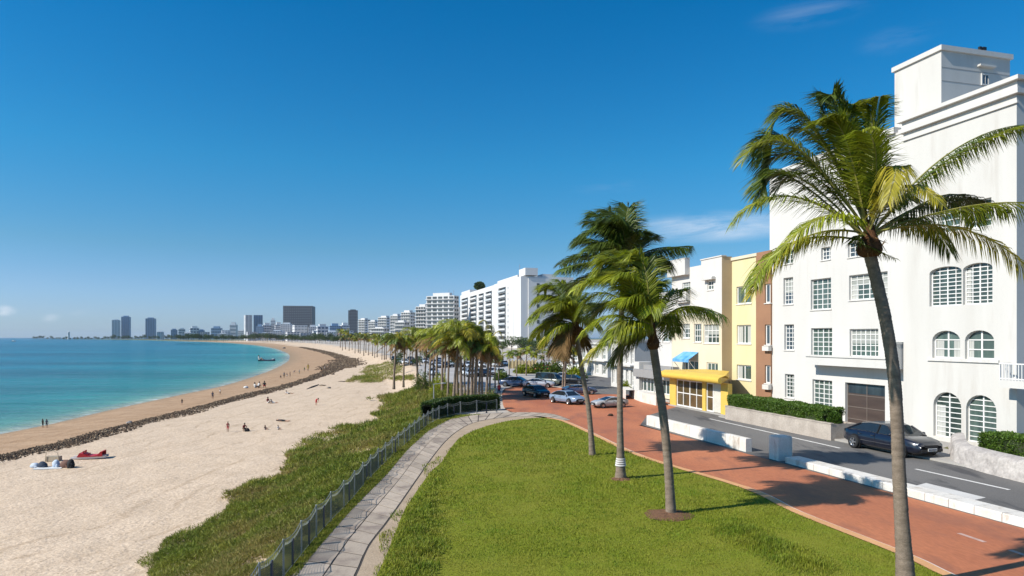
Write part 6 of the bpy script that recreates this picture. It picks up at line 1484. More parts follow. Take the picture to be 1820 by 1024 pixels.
for x in np.arange(604, 745, 5.2):
    x += R.uniform(-2, 2); yb = 618 + (x - 604) * 0.20 + R.uniform(-2, 5); gpalm(R.choice((1, 2)), x, yb, yb - R.uniform(24, 36) * (0.75 + (x - 604) / 300), 'one of the small distant palms in the row between beach and white blocks', 'palm row along the middle of the beach', sc=None)
# bushes under the grove and beside the car park
def bush(px, pyb, wpx, hpx, label, n=1600, mat=leafd, name='bush', spiky=False, group=None):
    p = G(px, pyb); w, h = wpx / F * p.y / 2, hpx / F * p.y; o = thing(name, label, 'bush', p, group)
    D = nr.normal(size=(n, 3)); D /= np.linalg.norm(D, axis=1, keepdims=True); D[:, 2] = np.abs(D[:, 2]); lump = 1 + .25 * np.sin(D[:, 0] * 5 + px) * np.sin(D[:, 1] * 4)
    C = np.array(p) + D * np.array([w, w, h]) * nr.uniform(.45, 1, (n, 1)) * lump[:, None]; Vv, Fv = leaves(C, D + nr.normal(0, .5, (n, 3)), w * nr.uniform(.16, .34, n), w * (.06 if spiky else .13))
    np_mesh('foliage', Vv, Fv, mat, o); m = MB()
    for k in range(5): m.tube([p + Vector((0, 0, -.1)), p + Vector((math.cos(k * 1.3) * w * .5, math.sin(k * 1.3) * w * .5, h * .6))], .04, 5)
    m.build('stems', barkm, o)
bush(750, 692, 30, 30, 'dark rounded bush at the seaward foot of the grove', spiky=True); bush(782, 697, 34, 30, 'spiky green bush between the grove trunks and the dune scrub', mat=leafg, spiky=True)
bush(868, 712, 20, 22, 'thin shrub beside the red paving at the end of the dark hedge', n=500, mat=leafg, spiky=True)
for i, (x, y, w, h, l) in enumerate([(960, 664, 36, 18, 'dark bush in the middle of the planting behind the parked cars'), (1022, 676, 40, 22, 'leafy bush beside the low white house'), (985, 668, 34, 24, 'green bush behind the dark box van'), (930, 664, 30, 14, 'low bush in front of the ochre garden wall'), (890, 676, 26, 16, 'small bush by the far car park exit'), (1112, 694, 18, 16, 'small shrub before the white villa windows')]): bush(x, y, w, h, l, n=1200, mat=(leafd, leafg)[i % 2])
for i, (x, y) in enumerate(((798, 711), (812, 706), (826, 710), (842, 705), (858, 709), (834, 700), (806, 698), (876, 699))): bush(x, y, 13, 11, 'one of the thin dark shrubs between the trunks of the grove', n=420, mat=(leafd, leafg)[i % 2], name='shrub', spiky=True, group='thin shrubs under the grove')
tag(tp[0], tp[0]['label'], 'tree')
# ------------------------------------------------------------------ cars
rubber = M('tyre_rubber', (0.02, 0.02, 0.021), 0.85, fine=0.1); alloy = M('alloy_rim', (0.55, 0.56, 0.58), 0.25, metal=0.9, fine=0); cglass = M('car_glass', (0.015, 0.02, 0.024), 0.04, fine=0, spec=0.7)
lampw = M('headlamp_glass', (0.62, 0.62, 0.60), 0.1, fine=0, spec=0.8); lampr = M('tail_lamp', (0.35, 0.02, 0.02), 0.2, fine=0); blk = M('black_trim', (0.012, 0.012, 0.013), 0.5); plate = M('plate_white', (0.65, 0.65, 0.62), 0.6); plated = M('plate_print', (0.03, 0.03, 0.05), 0.6); chrome = M('chrome', (0.6, 0.6, 0.62), 0.12, metal=1.0, fine=0)
def paintm(n, c, c2=None): return M('paint_' + n, c, 0.28, c2 or tuple(x * .92 for x in c), 1, 0.3, spec=0.5, coat=0.7, fine=0)
def car_proto(name, paint, kind='sedan'):
    o = thing(name, 'proto', 'car', (0, 0, 0)); m = MB()
    st = [(-2.35, .70, .42, .78, .82), (-2.28, .80, .31, .86, .91), (-1.95, .86, .25, .92, .97), (-1.3, .89, .22, .94, .98), (-.5, .90, .21, .93, .97), (.3, .90, .21, .92, .96), (1.0, .90, .21, .89, .95), (1.6, .88, .22, .84, .91), (2.05, .82, .25, .76, .82), (2.26, .74, .30, .66, .72), (2.34, .62, .36, .58, .62)]
    if kind == 'van': st = [(-2.4, .84, .35, 1.0, 1.02), (-2.3, .9, .28, 1.06, 1.08), (-1, .93, .24, 1.06, 1.08), (1, .93, .24, 1.04, 1.08), (1.9, .9, .25, 1.0, 1.06), (2.25, .84, .3, .86, .92), (2.35, .76, .36, .72, .78)]
    secs = []
    for x, w, zb, zs, zt in st:
        h = [(w * .84, zb), (w * .99, zb + .10), (w, zb + (zs - zb) * .55), (w * .965, zs), (w * .86, zt), (w * .45, zt + .02)]
        secs.append([(x, y, z) for y, z in h] + [(x, -y, z) for y, z in reversed(h)])
    k = len(secs[0]); b = 0
    for s in secs: m.v.extend(s)
    for i in range(len(secs) - 1):
        for j in range(k): j2 = (j + 1) % k; m.f.append((i * k + j, (i + 1) * k + j, (i + 1) * k + j2, i * k + j2)); m.m.append(0)
    m.f.append(tuple(range(k))[::-1]); m.m.append(0); e = (len(secs) - 1) * k; m.f.append(tuple(e + j for j in range(k))); m.m.append(0)
    body = m.build('body', paint, o, smooth=True); 
    if kind == 'van': gs = [(-2.32, 1.05, 1.08), (-2.22, 1.05, 1.95), (-1, 1.05, 2.02), (.9, 1.05, 1.98), (1.35, 1.05, 1.75), (1.95, 1.03, 1.07)]
    elif kind == 'coupe': gs = [(-2.0, .95, .98), (-1.0, .95, 1.25), (-.3, .95, 1.31), (.15, .94, 1.29), (1.1, .93, .96)]
    else: gs = [(-1.95, .95, .98), (-1.2, .95, 1.34), (-.6, .95, 1.42), (.25, .94, 1.42), (.55, .94, 1.36), (1.25, .92, .96)]
    g = MB(); secs = []
    for x, zb, zt in gs:
        t = min(1, (zt - zb) / .42); wt = .84 - .20 * t; secs.append([(x, .84, zb - .02), (x, wt + .03, zt - .05 * t), (x, wt - .12, zt), (x, -(wt - .12), zt), (x, -(wt + .03), zt - .05 * t), (x, -.84, zb - .02)])
    for s in secs: g.v.extend(s)
    for i in range(len(secs) - 1):
        for j in range(5): g.f.append((i * 6 + j, (i + 1) * 6 + j, (i + 1) * 6 + j + 1, i * 6 + j + 1)); g.m.append(0)
    g.build('cabin_glass', cglass, o, smooth=False)
    r = MB(); n = len(secs); lift = 0.012
    for i in range(1, n - 2):
        q = [Vector(secs[i][j]) + Vector((0, 0, lift)) for j in (1, 2, 3, 4)], [Vector(secs[i + 1][j]) + Vector((0, 0, lift)) for j in (1, 2, 3, 4)]
        for j in range(3): r.quad(q[0][j], q[1][j], q[1][j + 1], q[0][j + 1])
    ro = r.build('roof', paint, o, smooth=True)
    for s in (1, 4):
        sg = 1 if s == 1 else -1; base = 0 if s == 1 else 5
        for (i0, i1) in ((0, 1), (n - 1, n - 2)):
            p = MB(); p.bar(Vector(secs[i0][base]) + Vector((0, 0.01 * sg, 0.02)), Vector(secs[i1][s]) + Vector((0, 0.012 * sg, 0.01)), .10, .05); p.build('pillar', paint, o)
        p = MB(); mi = n // 2; p.bar(Vector(secs[mi][base]) + Vector((-.25, .01 * sg, 0)), Vector(secs[mi][s]) + Vector((-.2, .014 * sg, 0)), .09, .05); p.build('pillar', blk, o)
        d = MB()
        d.bar((-1.25, .905 * sg, .5), (1.15, .905 * sg, .5), .012, .02); d.bar((-1.7, .842 * sg, .965), (1.2, .842 * sg, .94), .02, .03); d.build('trim_strip', chrome, o)
        d = MB()
        for x in (-1.2, -.1, 1.05): d.bar((x, .902 * sg, .34), (x, .885 * sg, .92), .012, .012)
        d.build('door_seam', blk, o)
        h = MB(); h.bar((-.35, .915 * sg, .80), (-.15, .915 * sg, .80), .03, .03); h.bar((-1.15, .915 * sg, .80), (-.98, .915 * sg, .80), .03, .03); h.build('door_handle', chrome, o)
        mm = MB(); mm.blob((.95, .98 * sg, 1.0), (.09, .11, .075), 8, 5); mm.build('mirror', paint, o, smooth=True)
        l = MB(); l.blob((2.12, .60 * sg, .68), (.16, .17, .085), 10, 6); l.build('headlight', lampw, o, smooth=True)
        l = MB(); l.blob((-2.27, .62 * sg, .78), (.08, .16, .08), 8, 5); l.build('taillight', lampr, o, smooth=True)
        for x in (-1.42, 1.42):
            R_ = .335; w = MB(); y = .80 * sg; prof = [(R_ * .62, -.10), (R_ * .95, -.11), (R_, -.07), (R_, .07), (R_ * .95, .11), (R_ * .62, .10), (R_ * .62, -.10)]
            w.lathe(prof, (x, y, R_), 22, ax=(0, 1, 0)); wo = w.build('wheel', rubber, o, smooth=True)
            q = MB(); ay = .085 * sg
            q.lathe([(R_ * .63, ay), (R_ * .60, ay + .02 * sg), (R_ * .52, ay)], (x, y, R_), 22, ax=(0, 1, 0))
            for a in range(5):
                an = a * 1.2566; c = Vector((x, y + ay + .01 * sg, R_)); q.bar(c, c + Vector((math.cos(an), 0, math.sin(an))) * R_ * .60, .075, .02, up=(0, 1, 0))
            q.lathe([(.001, ay + .03 * sg), (.06, ay + .025 * sg), (.065, ay)], (x, y, R_), 10, ax=(0, 1, 0)); q.build('rim', alloy, wo)
            a = MB(); a.lathe([(.002, 0), (R_ * 1.16, 0), (R_ * 1.16, -.12)], (x, .888 * sg, R_ + .01), 24, ax=(0, sg, 0)); a.build('wheel_arch', blk, o)
            # tyre sits proud of the arch
            wo.location = (0, .105 * sg, 0)
    b = MB(); b.box((2.33, 0, .42), (.12, 1.2, .13)); b.box((2.325, 0, .60), (.06, .75, .12)); b.build('grille', blk, o)
    b = MB(); b.box((2.40, 0, .46), (.02, .5, .13)); pl = b.build('number_plate', plate, o)
    b = MB()
    for i in range(6): b.box((2.413, -.19 + i * .075, .46), (.006, .045, .075))
    b.build('plate_letters', plated, pl)
    b = MB(); b.box((-2.37, 0, .46), (.06, 1.3, .12)); b.build('bumper', blk, o)
    b = MB(); b.box((0, 0, .22), (3.9, 1.3, .1)); b.build('underbody', blk, o)
    return o
def put_car(o, p, heading, sc, label, group=None):
    o.location = (p.x, p.y, 0.012); o.rotation_euler = (0, 0, math.atan2(heading.y, heading.x)); o.scale = (sc,) * 3; o['label'] = label
    if group: o['group'] = group
    return o
def recolor(o, old, new):
    for ch in [o] + list(KID(o)):
        if ch.type == 'MESH' and ch.data and any(mm == old for mm in ch.data.materials):
            ch.data = ch.data.copy()
            for i, mm in enumerate(ch.data.materials):
                if mm == old: ch.data.materials[i] = new
def KID(o):
    out = []
    for c in [x for x in bpy.data.objects if x.parent == o]: out.append(c); out += KID(c)
    return out
p_blue = paintm('navy', (0.006, 0.008, 0.018)); s_ = 1.24
near = car_proto('parked_car', p_blue)
c0 = G(1495, 791.5); pc = c0 - U * 2.35 * s_ + V * .9 * s_
put_car(near, pc, -U, s_, 'near black saloon with a white number plate, parked by the white hotel entrance')
coupe = car_proto('parked_car', paintm('grey', (0.40, 0.40, 0.39)), 'coupe')
put_car(coupe, G(1083, 724), Vector((-.93, -.37, 0)), .80, 'pale grey low coupe standing sideways on the red paving')
def car_copy(src, old, paint, px, py, hd, sc, label, group=None):
    c = copy_tree(src); recolor(c, old, paint); p = G(px, py); put_car(c, p, Vector((*hd, 0)), sc, label, group); c['category'] = 'car'; return c
gcol = M('paint_grey', (0.4,) * 3)
silver = paintm('silver', (0.42, 0.46, 0.52)); blackp = paintm('black', (0.012, 0.012, 0.014)); whitep = paintm('white', (0.68, 0.68, 0.67)); redp = paintm('red', (0.45, 0.02, 0.025)); olive = paintm('olive', (0.10, 0.115, 0.09)); bluep = paintm('blue', (0.03, 0.06, 0.14))
car_copy(near, p_blue, paintm('steel', (0.20, 0.27, 0.37)), 1008, 717, (.55, -.83), .95, 'steel blue saloon facing the lawn, beside the pale grey coupe')
car_copy(near, p_blue, blackp, 953, 705, (.45, -.89), .95, 'black saloon facing the lawn at the edge of the red paving')
car_copy(near, p_blue, bluep, 918, 687, (.95, -.3), 1.0, 'dark blue saloon driving onto the red paving past the palm grove')
van = car_proto('delivery_van', olive, 'van'); put_car(van, G(977, 684), Vector((.8, -.6, 0)), .9, 'dark olive box van among the parked cars'); van['category'] = 'van'
car_copy(near, p_blue, redp, 975, 664, (.95, -.2), 1.15, 'bright red car in front of the palm planting behind the van')
car_copy(coupe, gcol, silver, 958, 688.5, (.98, -.2), .95, 'silver low car just behind the black saloon')
car_copy(coupe, gcol, bluep, 1030, 701, (.97, .2), .9, 'dark blue low car in the gap behind the leaning palm')
car_copy(near, p_blue, blackp, 1018, 682, (.9, -.4), .95, 'black car in the shade by the side street')
car_copy(near, p_blue, silver, 1000, 676, (-.3, -.95), .9, 'silver car next to the olive van, nearer the side street')
rr = random.Random(9)
for i, x in enumerate(range(772, 900, 13)):
    for row, yb in ((0, 668), (1, 652)):
        if rr.random() < .2: continue
        k = rr.choice((whitep, whitep, silver, silver, blackp))
        car_copy(near, p_blue, k, x + rr.uniform(-3, 3) + row * 6, yb + rr.uniform(-2, 2), (.25, -.97), .95, {id(whitep): 'one of the white cars', id(silver): 'one of the silver cars', id(blackp): 'one of the black cars'}[id(k)] + ' in the full car park behind the palm grove', {id(whitep): 'white', id(silver): 'silver', id(blackp): 'black'}[id(k)] + ' cars behind the grove')
for i in range(10):
    k = rr.choice((whitep, silver, blackp)); car_copy(near, p_blue, k, 700 + i * 9 + rr.uniform(-3, 3), 645 + rr.uniform(-4, 5), (.2, -.98), 1.0, {id(whitep): 'one of the tiny white cars', id(silver): 'one of the tiny silver cars', id(blackp): 'one of the tiny black cars'}[id(k)] + ' parked along the distant palm row', {id(whitep): 'white', id(silver): 'silver', id(blackp): 'black'}[id(k)] + ' cars along the palm row')
# dark lump lying on the promenade
p = G(1085, 739.5); m = MB(); m.blob(p + Vector((0, 0, .10)), (.26, .16, .12), 9, 6, jit=.15); m.bar(p + Vector((-.28, 0, .04)), p + Vector((.28, .05, .05)), .05, .04); tag(m.build('bag', M('dark_canvas', (0.05, 0.03, 0.02), .9), None, loc=p, smooth=True), 'small dark bag lying alone on the red paving', 'bag')

# ------------------------------------------------------------------ people
def skin_body(J, bones, name):
    """one continuous skinned body from joints {name: (pos, radius)} and bones; face zones by nearest bone"""
    names = list(J); me = bpy.data.meshes.new(name); me.from_pydata([J[n][0] for n in names], [(names.index(a), names.index(b)) for a, b in bones], [])
    o = bpy.data.objects.new(name, me); COL.objects.link(o); md = o.modifiers.new('skin', 'SKIN'); md.use_smooth_shade = True; sb = o.modifiers.new('sub', 'SUBSURF'); sb.levels = 1
    lay = me.skin_vertices[0].data
    for i, n in enumerate(names): r = J[n][1]; lay[i].radius = (r, r) if not hasattr(r, '__len__') else r; lay[i].use_root = n == 'pelvis'
    dg = bpy.context.evaluated_depsgraph_get(); dg.update(); m2 = bpy.data.meshes.new_from_object(o.evaluated_get(dg)); bpy.data.objects.remove(o); return m2
def joints(pose):
    S = {'pelvis': ((0, 0, .93), .125), 'waist': ((0, 0, 1.08), .115), 'chest': ((0, 0, 1.28), .135), 'neck': ((0, 0, 1.46), .052), 'jaw': ((0, -.035, 1.53), .062), 'head': ((0, -.01, 1.60), .088), 'crown': ((0, 0, 1.68), .07), 'nose': ((0, -.115, 1.585), .014)}
    for s, k in ((1, 'l'), (-1, 'r')):
        S.update({'sh' + k: ((.17 * s, 0, 1.40), .062), 'el' + k: ((.25 * s, .02, 1.14), .042), 'wr' + k: ((.27 * s, -.05, .90), .03), 'pm' + k: ((.275 * s, -.07, .83), .034), 'hp' + k: ((.095 * s, 0, .88), .09), 'kn' + k: ((.11 * s, -.02, .48), .058), 'an' + k: ((.11 * s, .02, .09), .042), 'to' + k: ((.12 * s, -.15, .04), .034)})
    for n, q in pose.items(): S[n] = (q, S[n][1])
    for s, k in ((1, 'l'), (-1, 'r')):
        pm = Vector(S['pm' + k][0]); d = (pm - Vector(S['wr' + k][0])).normalized(); side = d.cross(Vector((s, 0.2, 0))).normalized()
        for i, (f, ln) in enumerate(((-.024, .075), (-.008, .085), (.008, .08), (.024, .062))): S['f%d%s' % (i, k)] = (tuple(pm + d * ln + side * f + Vector((0, -.012, 0))), .008)
        S['th' + k] = (tuple(pm + d * .03 + side * -.055), .009)
    return S
BONES = [('pelvis', 'waist'), ('waist', 'chest'), ('chest', 'neck'), ('neck', 'jaw'), ('jaw', 'head'), ('head', 'crown'), ('jaw', 'nose')]
for k in 'lr': BONES += [('chest', 'sh' + k), ('sh' + k, 'el' + k), ('el' + k, 'wr' + k), ('wr' + k, 'pm' + k), ('pelvis', 'hp' + k), ('hp' + k, 'kn' + k), ('kn' + k, 'an' + k), ('an' + k, 'to' + k)] + [('pm' + k, 'f%d%s' % (i, k)) for i in range(4)] + [('pm' + k, 'th' + k)]
def sym(d):
    o = {}
    for n, (x, y, z) in d.items():
        if n.endswith('_'): o[n[:-1] + 'l'] = (x, y, z); o[n[:-1] + 'r'] = (-x, y, z)
        else: o[n] = (x, y, z)
    return o
POSES = {
    'stand': {}, 
    'walk': {'knl': (.1, -.14, .49), 'anl': (.1, -.22, .10), 'tol': (.11, -.38, .06), 'knr': (-.1, .05, .48), 'anr': (-.1, .26, .13), 'tor': (-.11, .12, .04), 'ell': (.24, .12, 1.15), 'wrl': (.25, .16, .93), 'pml': (.25, .15, .86), 'elr': (-.24, -.08, 1.15), 'wrr': (-.24, -.24, .98), 'pmr': (-.24, -.30, .95)},
    'sit': sym({'pelvis': (0, .05, .12), 'waist': (0, .10, .26), 'chest': (0, .14, .46), 'neck': (0, .12, .64), 'jaw': (0, .08, .71), 'head': (0, .09, .78), 'crown': (0, .11, .86), 'nose': (0, -.02, .765), 'sh_': (.17, .13, .58), 'el_': (.24, .05, .36), 'wr_': (.18, -.16, .36), 'pm_': (.15, -.22, .37), 'hp_': (.10, .02, .11), 'kn_': (.13, -.36, .42), 'an_': (.12, -.55, .08), 'to_': (.13, -.72, .04)}),
    'recline': sym({'pelvis': (0, 0, .12), 'waist': (0, .13, .18), 'chest': (0, .30, .30), 'neck': (0, .43, .44), 'jaw': (0, .43, .52), 'head': (0, .46, .58), 'crown': (0, .50, .66), 'nose': (0, .34, .58), 'sh_': (.17, .38, .38), 'el_': (.22, .56, .20), 'wr_': (.22, .60, .05), 'pm_': (.22, .56, .03), 'hp_': (.10, -.04, .11), 'kn_': (.12, -.42, .24), 'an_': (.12, -.82, .06), 'to_': (.13, -.86, .20)}),
    'lie': sym({'pelvis': (0, 0, .12), 'waist': (0, .15, .115), 'chest': (0, .35, .13), 'neck': (0, .53, .12), 'jaw': (0, .60, .13), 'head': (0, .67, .12), 'crown': (0, .75, .11), 'nose': (0, .66, .23), 'sh_': (.17, .47, .11), 'el_': (.26, .25, .07), 'wr_': (.28, .0, .05), 'pm_': (.28, -.07, .05), 'hp_': (.1, -.05, .11), 'kn_': (.11, -.45, .10), 'an_': (.11, -.84, .06), 'to_': (.12, -.87, .20)}),
    'crouch': sym({'pelvis': (0, .18, .38), 'waist': (0, .12, .50), 'chest': (0, -.02, .66), 'neck': (0, -.12, .82), 'jaw': (0, -.18, .88), 'head': (0, -.18, .95), 'crown': (0, -.17, 1.03), 'nose': (0, -.28, .92), 'sh_': (.17, -.06, .76), 'el_': (.22, -.22, .54), 'wr_': (.16, -.40, .38), 'pm_': (.14, -.44, .32), 'hp_': (.1, .14, .36), 'kn_': (.15, -.24, .46), 'an_': (.12, .02, .09), 'to_': (.13, -.15, .04)}),
    'bend': sym({'waist': (0, -.06, 1.05), 'chest': (0, -.24, 1.14), 'neck': (0, -.40, 1.18), 'jaw': (0, -.46, 1.17), 'head': (0, -.52, 1.19), 'crown': (0, -.58, 1.23), 'nose': (0, -.53, 1.08), 'sh_': (.17, -.34, 1.15), 'el_': (.2, -.36, .88), 'wr_': (.16, -.42, .66), 'pm_': (.15, -.44, .59)}),
}
PM = {}
def person_mesh(pose):
    if pose in PM: return PM[pose]
    J = joints(POSES[pose]); me = skin_body(J, BONES, 'person_' + pose)
    zone = {}
    for a, b in BONES:
        z = 0
        if a in ('pelvis', 'waist', 'chest') or a[:2] == 'sh': z = 1
        if a == 'pelvis' and b[:2] == 'hp' or a[:2] == 'hp': z = 2
        if a == 'chest' and b == 'neck' : z = 1
        if a in ('neck', 'jaw', 'head'): z = 0
        zone[(a, b)] = z
    P = np.empty(len(me.polygons) * 3, np.float32); me.polygons.foreach_get('center', P); P = P.reshape(-1, 3); best = np.full(len(P), 1e9); zi = np.zeros(len(P), np.int32)
    for (a, b), z in zone.items():
        A_, B_ = np.array(J[a][0]), np.array(J[b][0]); ab = B_ - A_; t = np.clip((P - A_) @ ab / (ab @ ab + 1e-9), 0, 1); d = np.linalg.norm(P - A_ - t[:, None] * ab, axis=1) - 0.7 * (J[a][1] * (1 - t) + J[b][1] * t)
        u = d < best; best[u] = d[u]; zi[u] = z
    # short trousers: thigh only down to near the knee
    me.materials.clear()
    for _ in range(3): me.materials.append(None)
    me.polygons.foreach_set('material_index', zi); me.polygons.foreach_set('use_smooth', [True] * len(me.polygons)); PM[pose] = (me, J); return PM[pose]
skins = [M('skin_tan', (0.42, 0.24, 0.15), .6, fine=.05), M('skin_brown', (0.20, 0.105, 0.06), .6, fine=.05)]
hairm = M('dark_hair', (0.02, 0.014, 0.01), .6)
CL = {n: M('cloth_' + n, c, .85, fine=.1) for n, c in (('red', (.45, .03, .035)), ('darkred', (.20, .025, .03)), ('navy', (.02, .03, .07)), ('black', (.012, .012, .014)), ('white', (.66, .65, .62)), ('blue', (.04, .14, .42)), ('yellow', (.55, .38, .06)), ('grey', (.25, .25, .26)), ('green', (.05, .14, .06)))}
def person(px, py, hpx, pose, top, bottom, rot, label, skin=0, land=True, group=None, z=None):
    me, J = person_mesh(pose); m = me.copy(); m.materials[0] = skins[skin]; m.materials[1] = CL[top] if top else skins[skin]; m.materials[2] = CL[bottom]
    # the ground there
    zz = z if z is not None else -3.0
    for _ in range(6):
        p = G(px, py, zz)
        if z is None: zz = zat(p)
    full = {'stand': 1.74, 'walk': 1.74, 'sit': .93, 'recline': .74, 'lie': .30, 'crouch': 1.1, 'bend': 1.3}[pose]; s = hpx / F * p.y / full
    if pose == 'lie': s = min(s, 1.5)
    o = bpy.data.objects.new('person', m); COL.objects.link(o); o.location = (p.x, p.y, p.z - 0.01); o.rotation_euler = (0, 0, math.radians(rot)); o.scale = (s,) * 3; LOC[o.name] = (0, 0, 0)
    tag(o, label, 'person', group)
    h = MB(); hd = Vector(J['head'][0]); cr = Vector(J['crown'][0]); ax = (cr - hd).normalized(); ns = (hd - Vector(J['nose'][0])).normalized(); c = hd + ax * .03 + ns * .025
    h.blob(c, (.098, .105, .105), 10, 7); h.blob(c + ns * .05 - ax * .06, (.08, .07, .10), 8, 6); ho = h.build('hair', hairm, None, loc=(0, 0, 0), smooth=True); ho.parent = o
    return o
pp = person
pp(76, 760, 16, 'stand', 'black', 'black', 160, 'person in black standing at the water edge, seaward of a close pair'); pp(83, 760.5, 16, 'stand', 'navy', 'black', 190, 'person in dark navy standing at the water edge, landward of a close pair')
pp(323.5, 719.5, 11, 'stand', 'black', 'navy', 180, 'dark clothed person standing alone on the wet sand, lower of three by the water')
pp(378, 709.5, 14, 'stand', 'navy', 'navy', 200, 'person wrapped in dark blue standing on the wet sand near the waterline', 1); pp(391, 702, 11, 'walk', 'white', 'black', 120, 'slim person in white and black walking along the waterline')
pp(405, 768, 19, 'stand', 'darkred', 'red', 10, 'person in dark red standing on the open pale sand', 1)
pp(434, 767, 16, 'crouch', 'darkred', 'black', 40, 'person in dark red crouching over a black bag on the pale sand', 1); pp(472, 764, 9, 'sit', 'black', 'navy', 60, 'person in black sitting on the pale sand between a crouching person and one in white'); pp(495, 764, 9, 'sit', 'white', 'grey', 60, 'person in white sitting on the pale sand at the end of a short row'); pp(502, 749, 5, 'lie', 'black', 'black', 70, 'person in black lying flat on the pale sand above the short row')
pp(477, 717, 12, 'sit', 'darkred', 'white', 60, 'person in dark red sitting beside a reclining one inland of the seaweed line', 1); pp(486, 717, 8, 'recline', 'white', 'white', 70, 'person in white leaning back just inside the seaweed line'); pp(513, 700.5, 7, 'recline', 'white', 'black', 80, 'reclining person in white and black next to the dark seaweed line')
pp(562, 720.5, 13, 'bend', 'red', 'red', 60, 'child in a bright red dress stooping on the open sand')
pp(454, 690, 11, 'sit', 'white', 'grey', 150, 'person in white sitting, seaward end of the trio by the foam'); pp(460, 690, 12, 'crouch', 'white', 'black', 170, 'person in white and black crouching in the middle of the trio by the foam'); pp(470, 689.5, 13, 'crouch', 'black', 'red', 200, 'person in black with red crouching, landward end of the trio by the foam', 1)
for i, (x, y, h, ps, t, b, l) in enumerate([(499, 672.5, 6, 'crouch', 'black', 'grey', 'low crouching person at the seaward end of the line of bathers'), (505, 672, 11, 'stand', 'grey', 'black', 'tall grey clad bather second in the line'), (510, 671, 8, 'walk', 'navy', 'white', 'short bather in navy and white in the line'), (515.5, 670, 9, 'stand', 'black', 'navy', 'dark clothed bather in the middle of the line'), (522, 664.5, 6, 'bend', 'navy', 'grey', 'stooping bather in navy slightly above the line'), (532, 665, 8, 'walk', 'grey', 'green', 'grey and green clad bather walking apart near the end of the line'), (541, 660.5, 8, 'stand', 'green', 'grey', 'bather in green next to the one in yellow'), (547.5, 659.5, 13, 'stand', 'yellow', 'yellow', 'tall bather in yellow at the landward end of the line')]): pp(x, y, h, ps, t, b, 30 * i, l, i % 2)
pp(571, 661, 9, 'bend', 'black', 'black', 250, 'dark person stooping near the bend of the seaweed line'); pp(577, 657, 8, 'stand', 'grey', 'white', 90, 'pale grey clad person next to the stooping dark one'); pp(582, 653, 6, 'walk', 'green', 'grey', 60, 'small figure in green close to the bend of the seaweed line')
pp(887, 706, 26, 'walk', 'red', 'navy', 200, 'person in a bright red top walking on the red paving past the palm grove', z=0.01); pp(811, 694, 20, 'stand', 'blue', 'grey', 160, 'person in a blue shirt standing among the grove trunks', z=0.0)

# ------------------------------------------------------------------ things on the beach and water
def gs(px, py):
    z = -3.0
    for _ in range(6): p = G(px, py, z); z = zat(p)
    return p
def pedal_boat():
    p = gs(160, 815); s = 1.15; r = thing('pedal_boat', 'red and white beach boat with a red seat shell, pulled up on the sand', 'boat', p); d = Vector((math.cos(.25), math.sin(.25), 0)); n = Vector((-d.y, d.x, 0))
    h = MB()
    for sgn in (-.55, .55):
        secs = []
        for t in np.linspace(0, 1, 11):
            x = (t - .5) * 4.2; w = .30 * math.sin(math.pi * min(.98, max(.06, t * .9 + .05))) ** .5; zz = .34 + .18 * max(0, t - .6) ** 1.3 * 2; c = p + d * x + n * sgn; secs.append([c + n * w + Vector((0, 0, zz)), c + n * w * .8 + Vector((0, 0, .08 + .1 * max(0, t - .6))), c - n * w * .8 + Vector((0, 0, .08 + .1 * max(0, t - .6))), c - n * w + Vector((0, 0, zz))])
        b = len(h.v)
        for q in secs: h.v.extend(tuple(v) for v in q)
        for i in range(10):
            for j in range(4): j2 = (j + 1) % 4; h.f.append((b + i * 4 + j, b + i * 4 + j2, b + (i + 1) * 4 + j2, b + (i + 1) * 4 + j)); h.m.append(0)
        h.f.append((b, b + 1, b + 2, b + 3)); h.m.append(0); h.f.append((b + 43, b + 42, b + 41, b + 40)); h.m.append(0)
    h.build('hull', M('white_hull', (.68, .64, .62), .4, (.6, .5, .48), 2, .5), r)
    rd = M('red_shell', (.50, .025, .03), .45, (.40, .02, .025), 2, .6, fine=.05); m = MB()
    prof = [(-1.3, .42), (-1.0, .9), (-.6, .78), (-.1, .50), (.5, .46), (1.1, .55), (1.5, .98), (1.72, 1.02)]
    L_ = [p + d * x + n * .85 + Vector((0, 0, z)) for x, z in prof]; R_ = [p + d * x - n * .85 + Vector((0, 0, z)) for x, z in prof]
    for i in range(len(prof) - 1): m.quad(L_[i], R_[i], R_[i + 1], L_[i + 1])
    for S in (L_, R_):
        for i in range(len(prof) - 1): m.quad(S[i], S[i + 1], Vector((S[i + 1].x, S[i + 1].y, p.z + .36)), Vector((S[i].x, S[i].y, p.z + .36)))
    for v_ in (0,): pass
    o = m.build('seat_shell', rd, r); sd = o.modifiers.new('thick', 'SOLIDIFY'); sd.thickness = .05
    for sgn in (-.4, .4):
        b = MB(); b.box(p + d * -.35 + n * sgn + Vector((0, 0, .66)), (.5, .55, .08), ax=d); b.box(p + d * -.62 + n * sgn + Vector((0, 0, .88)), (.08, .55, .46), ax=d); b.build('seat', rd, r)
    r.scale = (.60, .60, .60)
pedal_boat()
def lump(px, py, rad, mat, name, label, cat, jit=.12, ax=None, n=12):
    p = gs(px, py); m = MB(); rad = tuple(q * .62 for q in rad); m.blob(p + Vector((0, 0, rad[2] * .5)), rad, n, 8, jit=jit, ax=ax); m.blob(p + Vector((rad[0] * .5, -.1, rad[2] * .3)), tuple(q * .6 for q in rad), n, 6, jit=.2, ax=ax); o = m.build(name, mat, None, loc=p, smooth=True); tag(o, label, cat); return p
lb = M('pale_blue_cloth', (.36, .46, .60), .8, (.55, .58, .62), 2.5, .8); dk = M('dark_blue_cloth', (.025, .04, .07), .8); br = M('brown_cloth', (.17, .09, .065), .85, (.10, .05, .04), 3, .7); wc = CL['white']
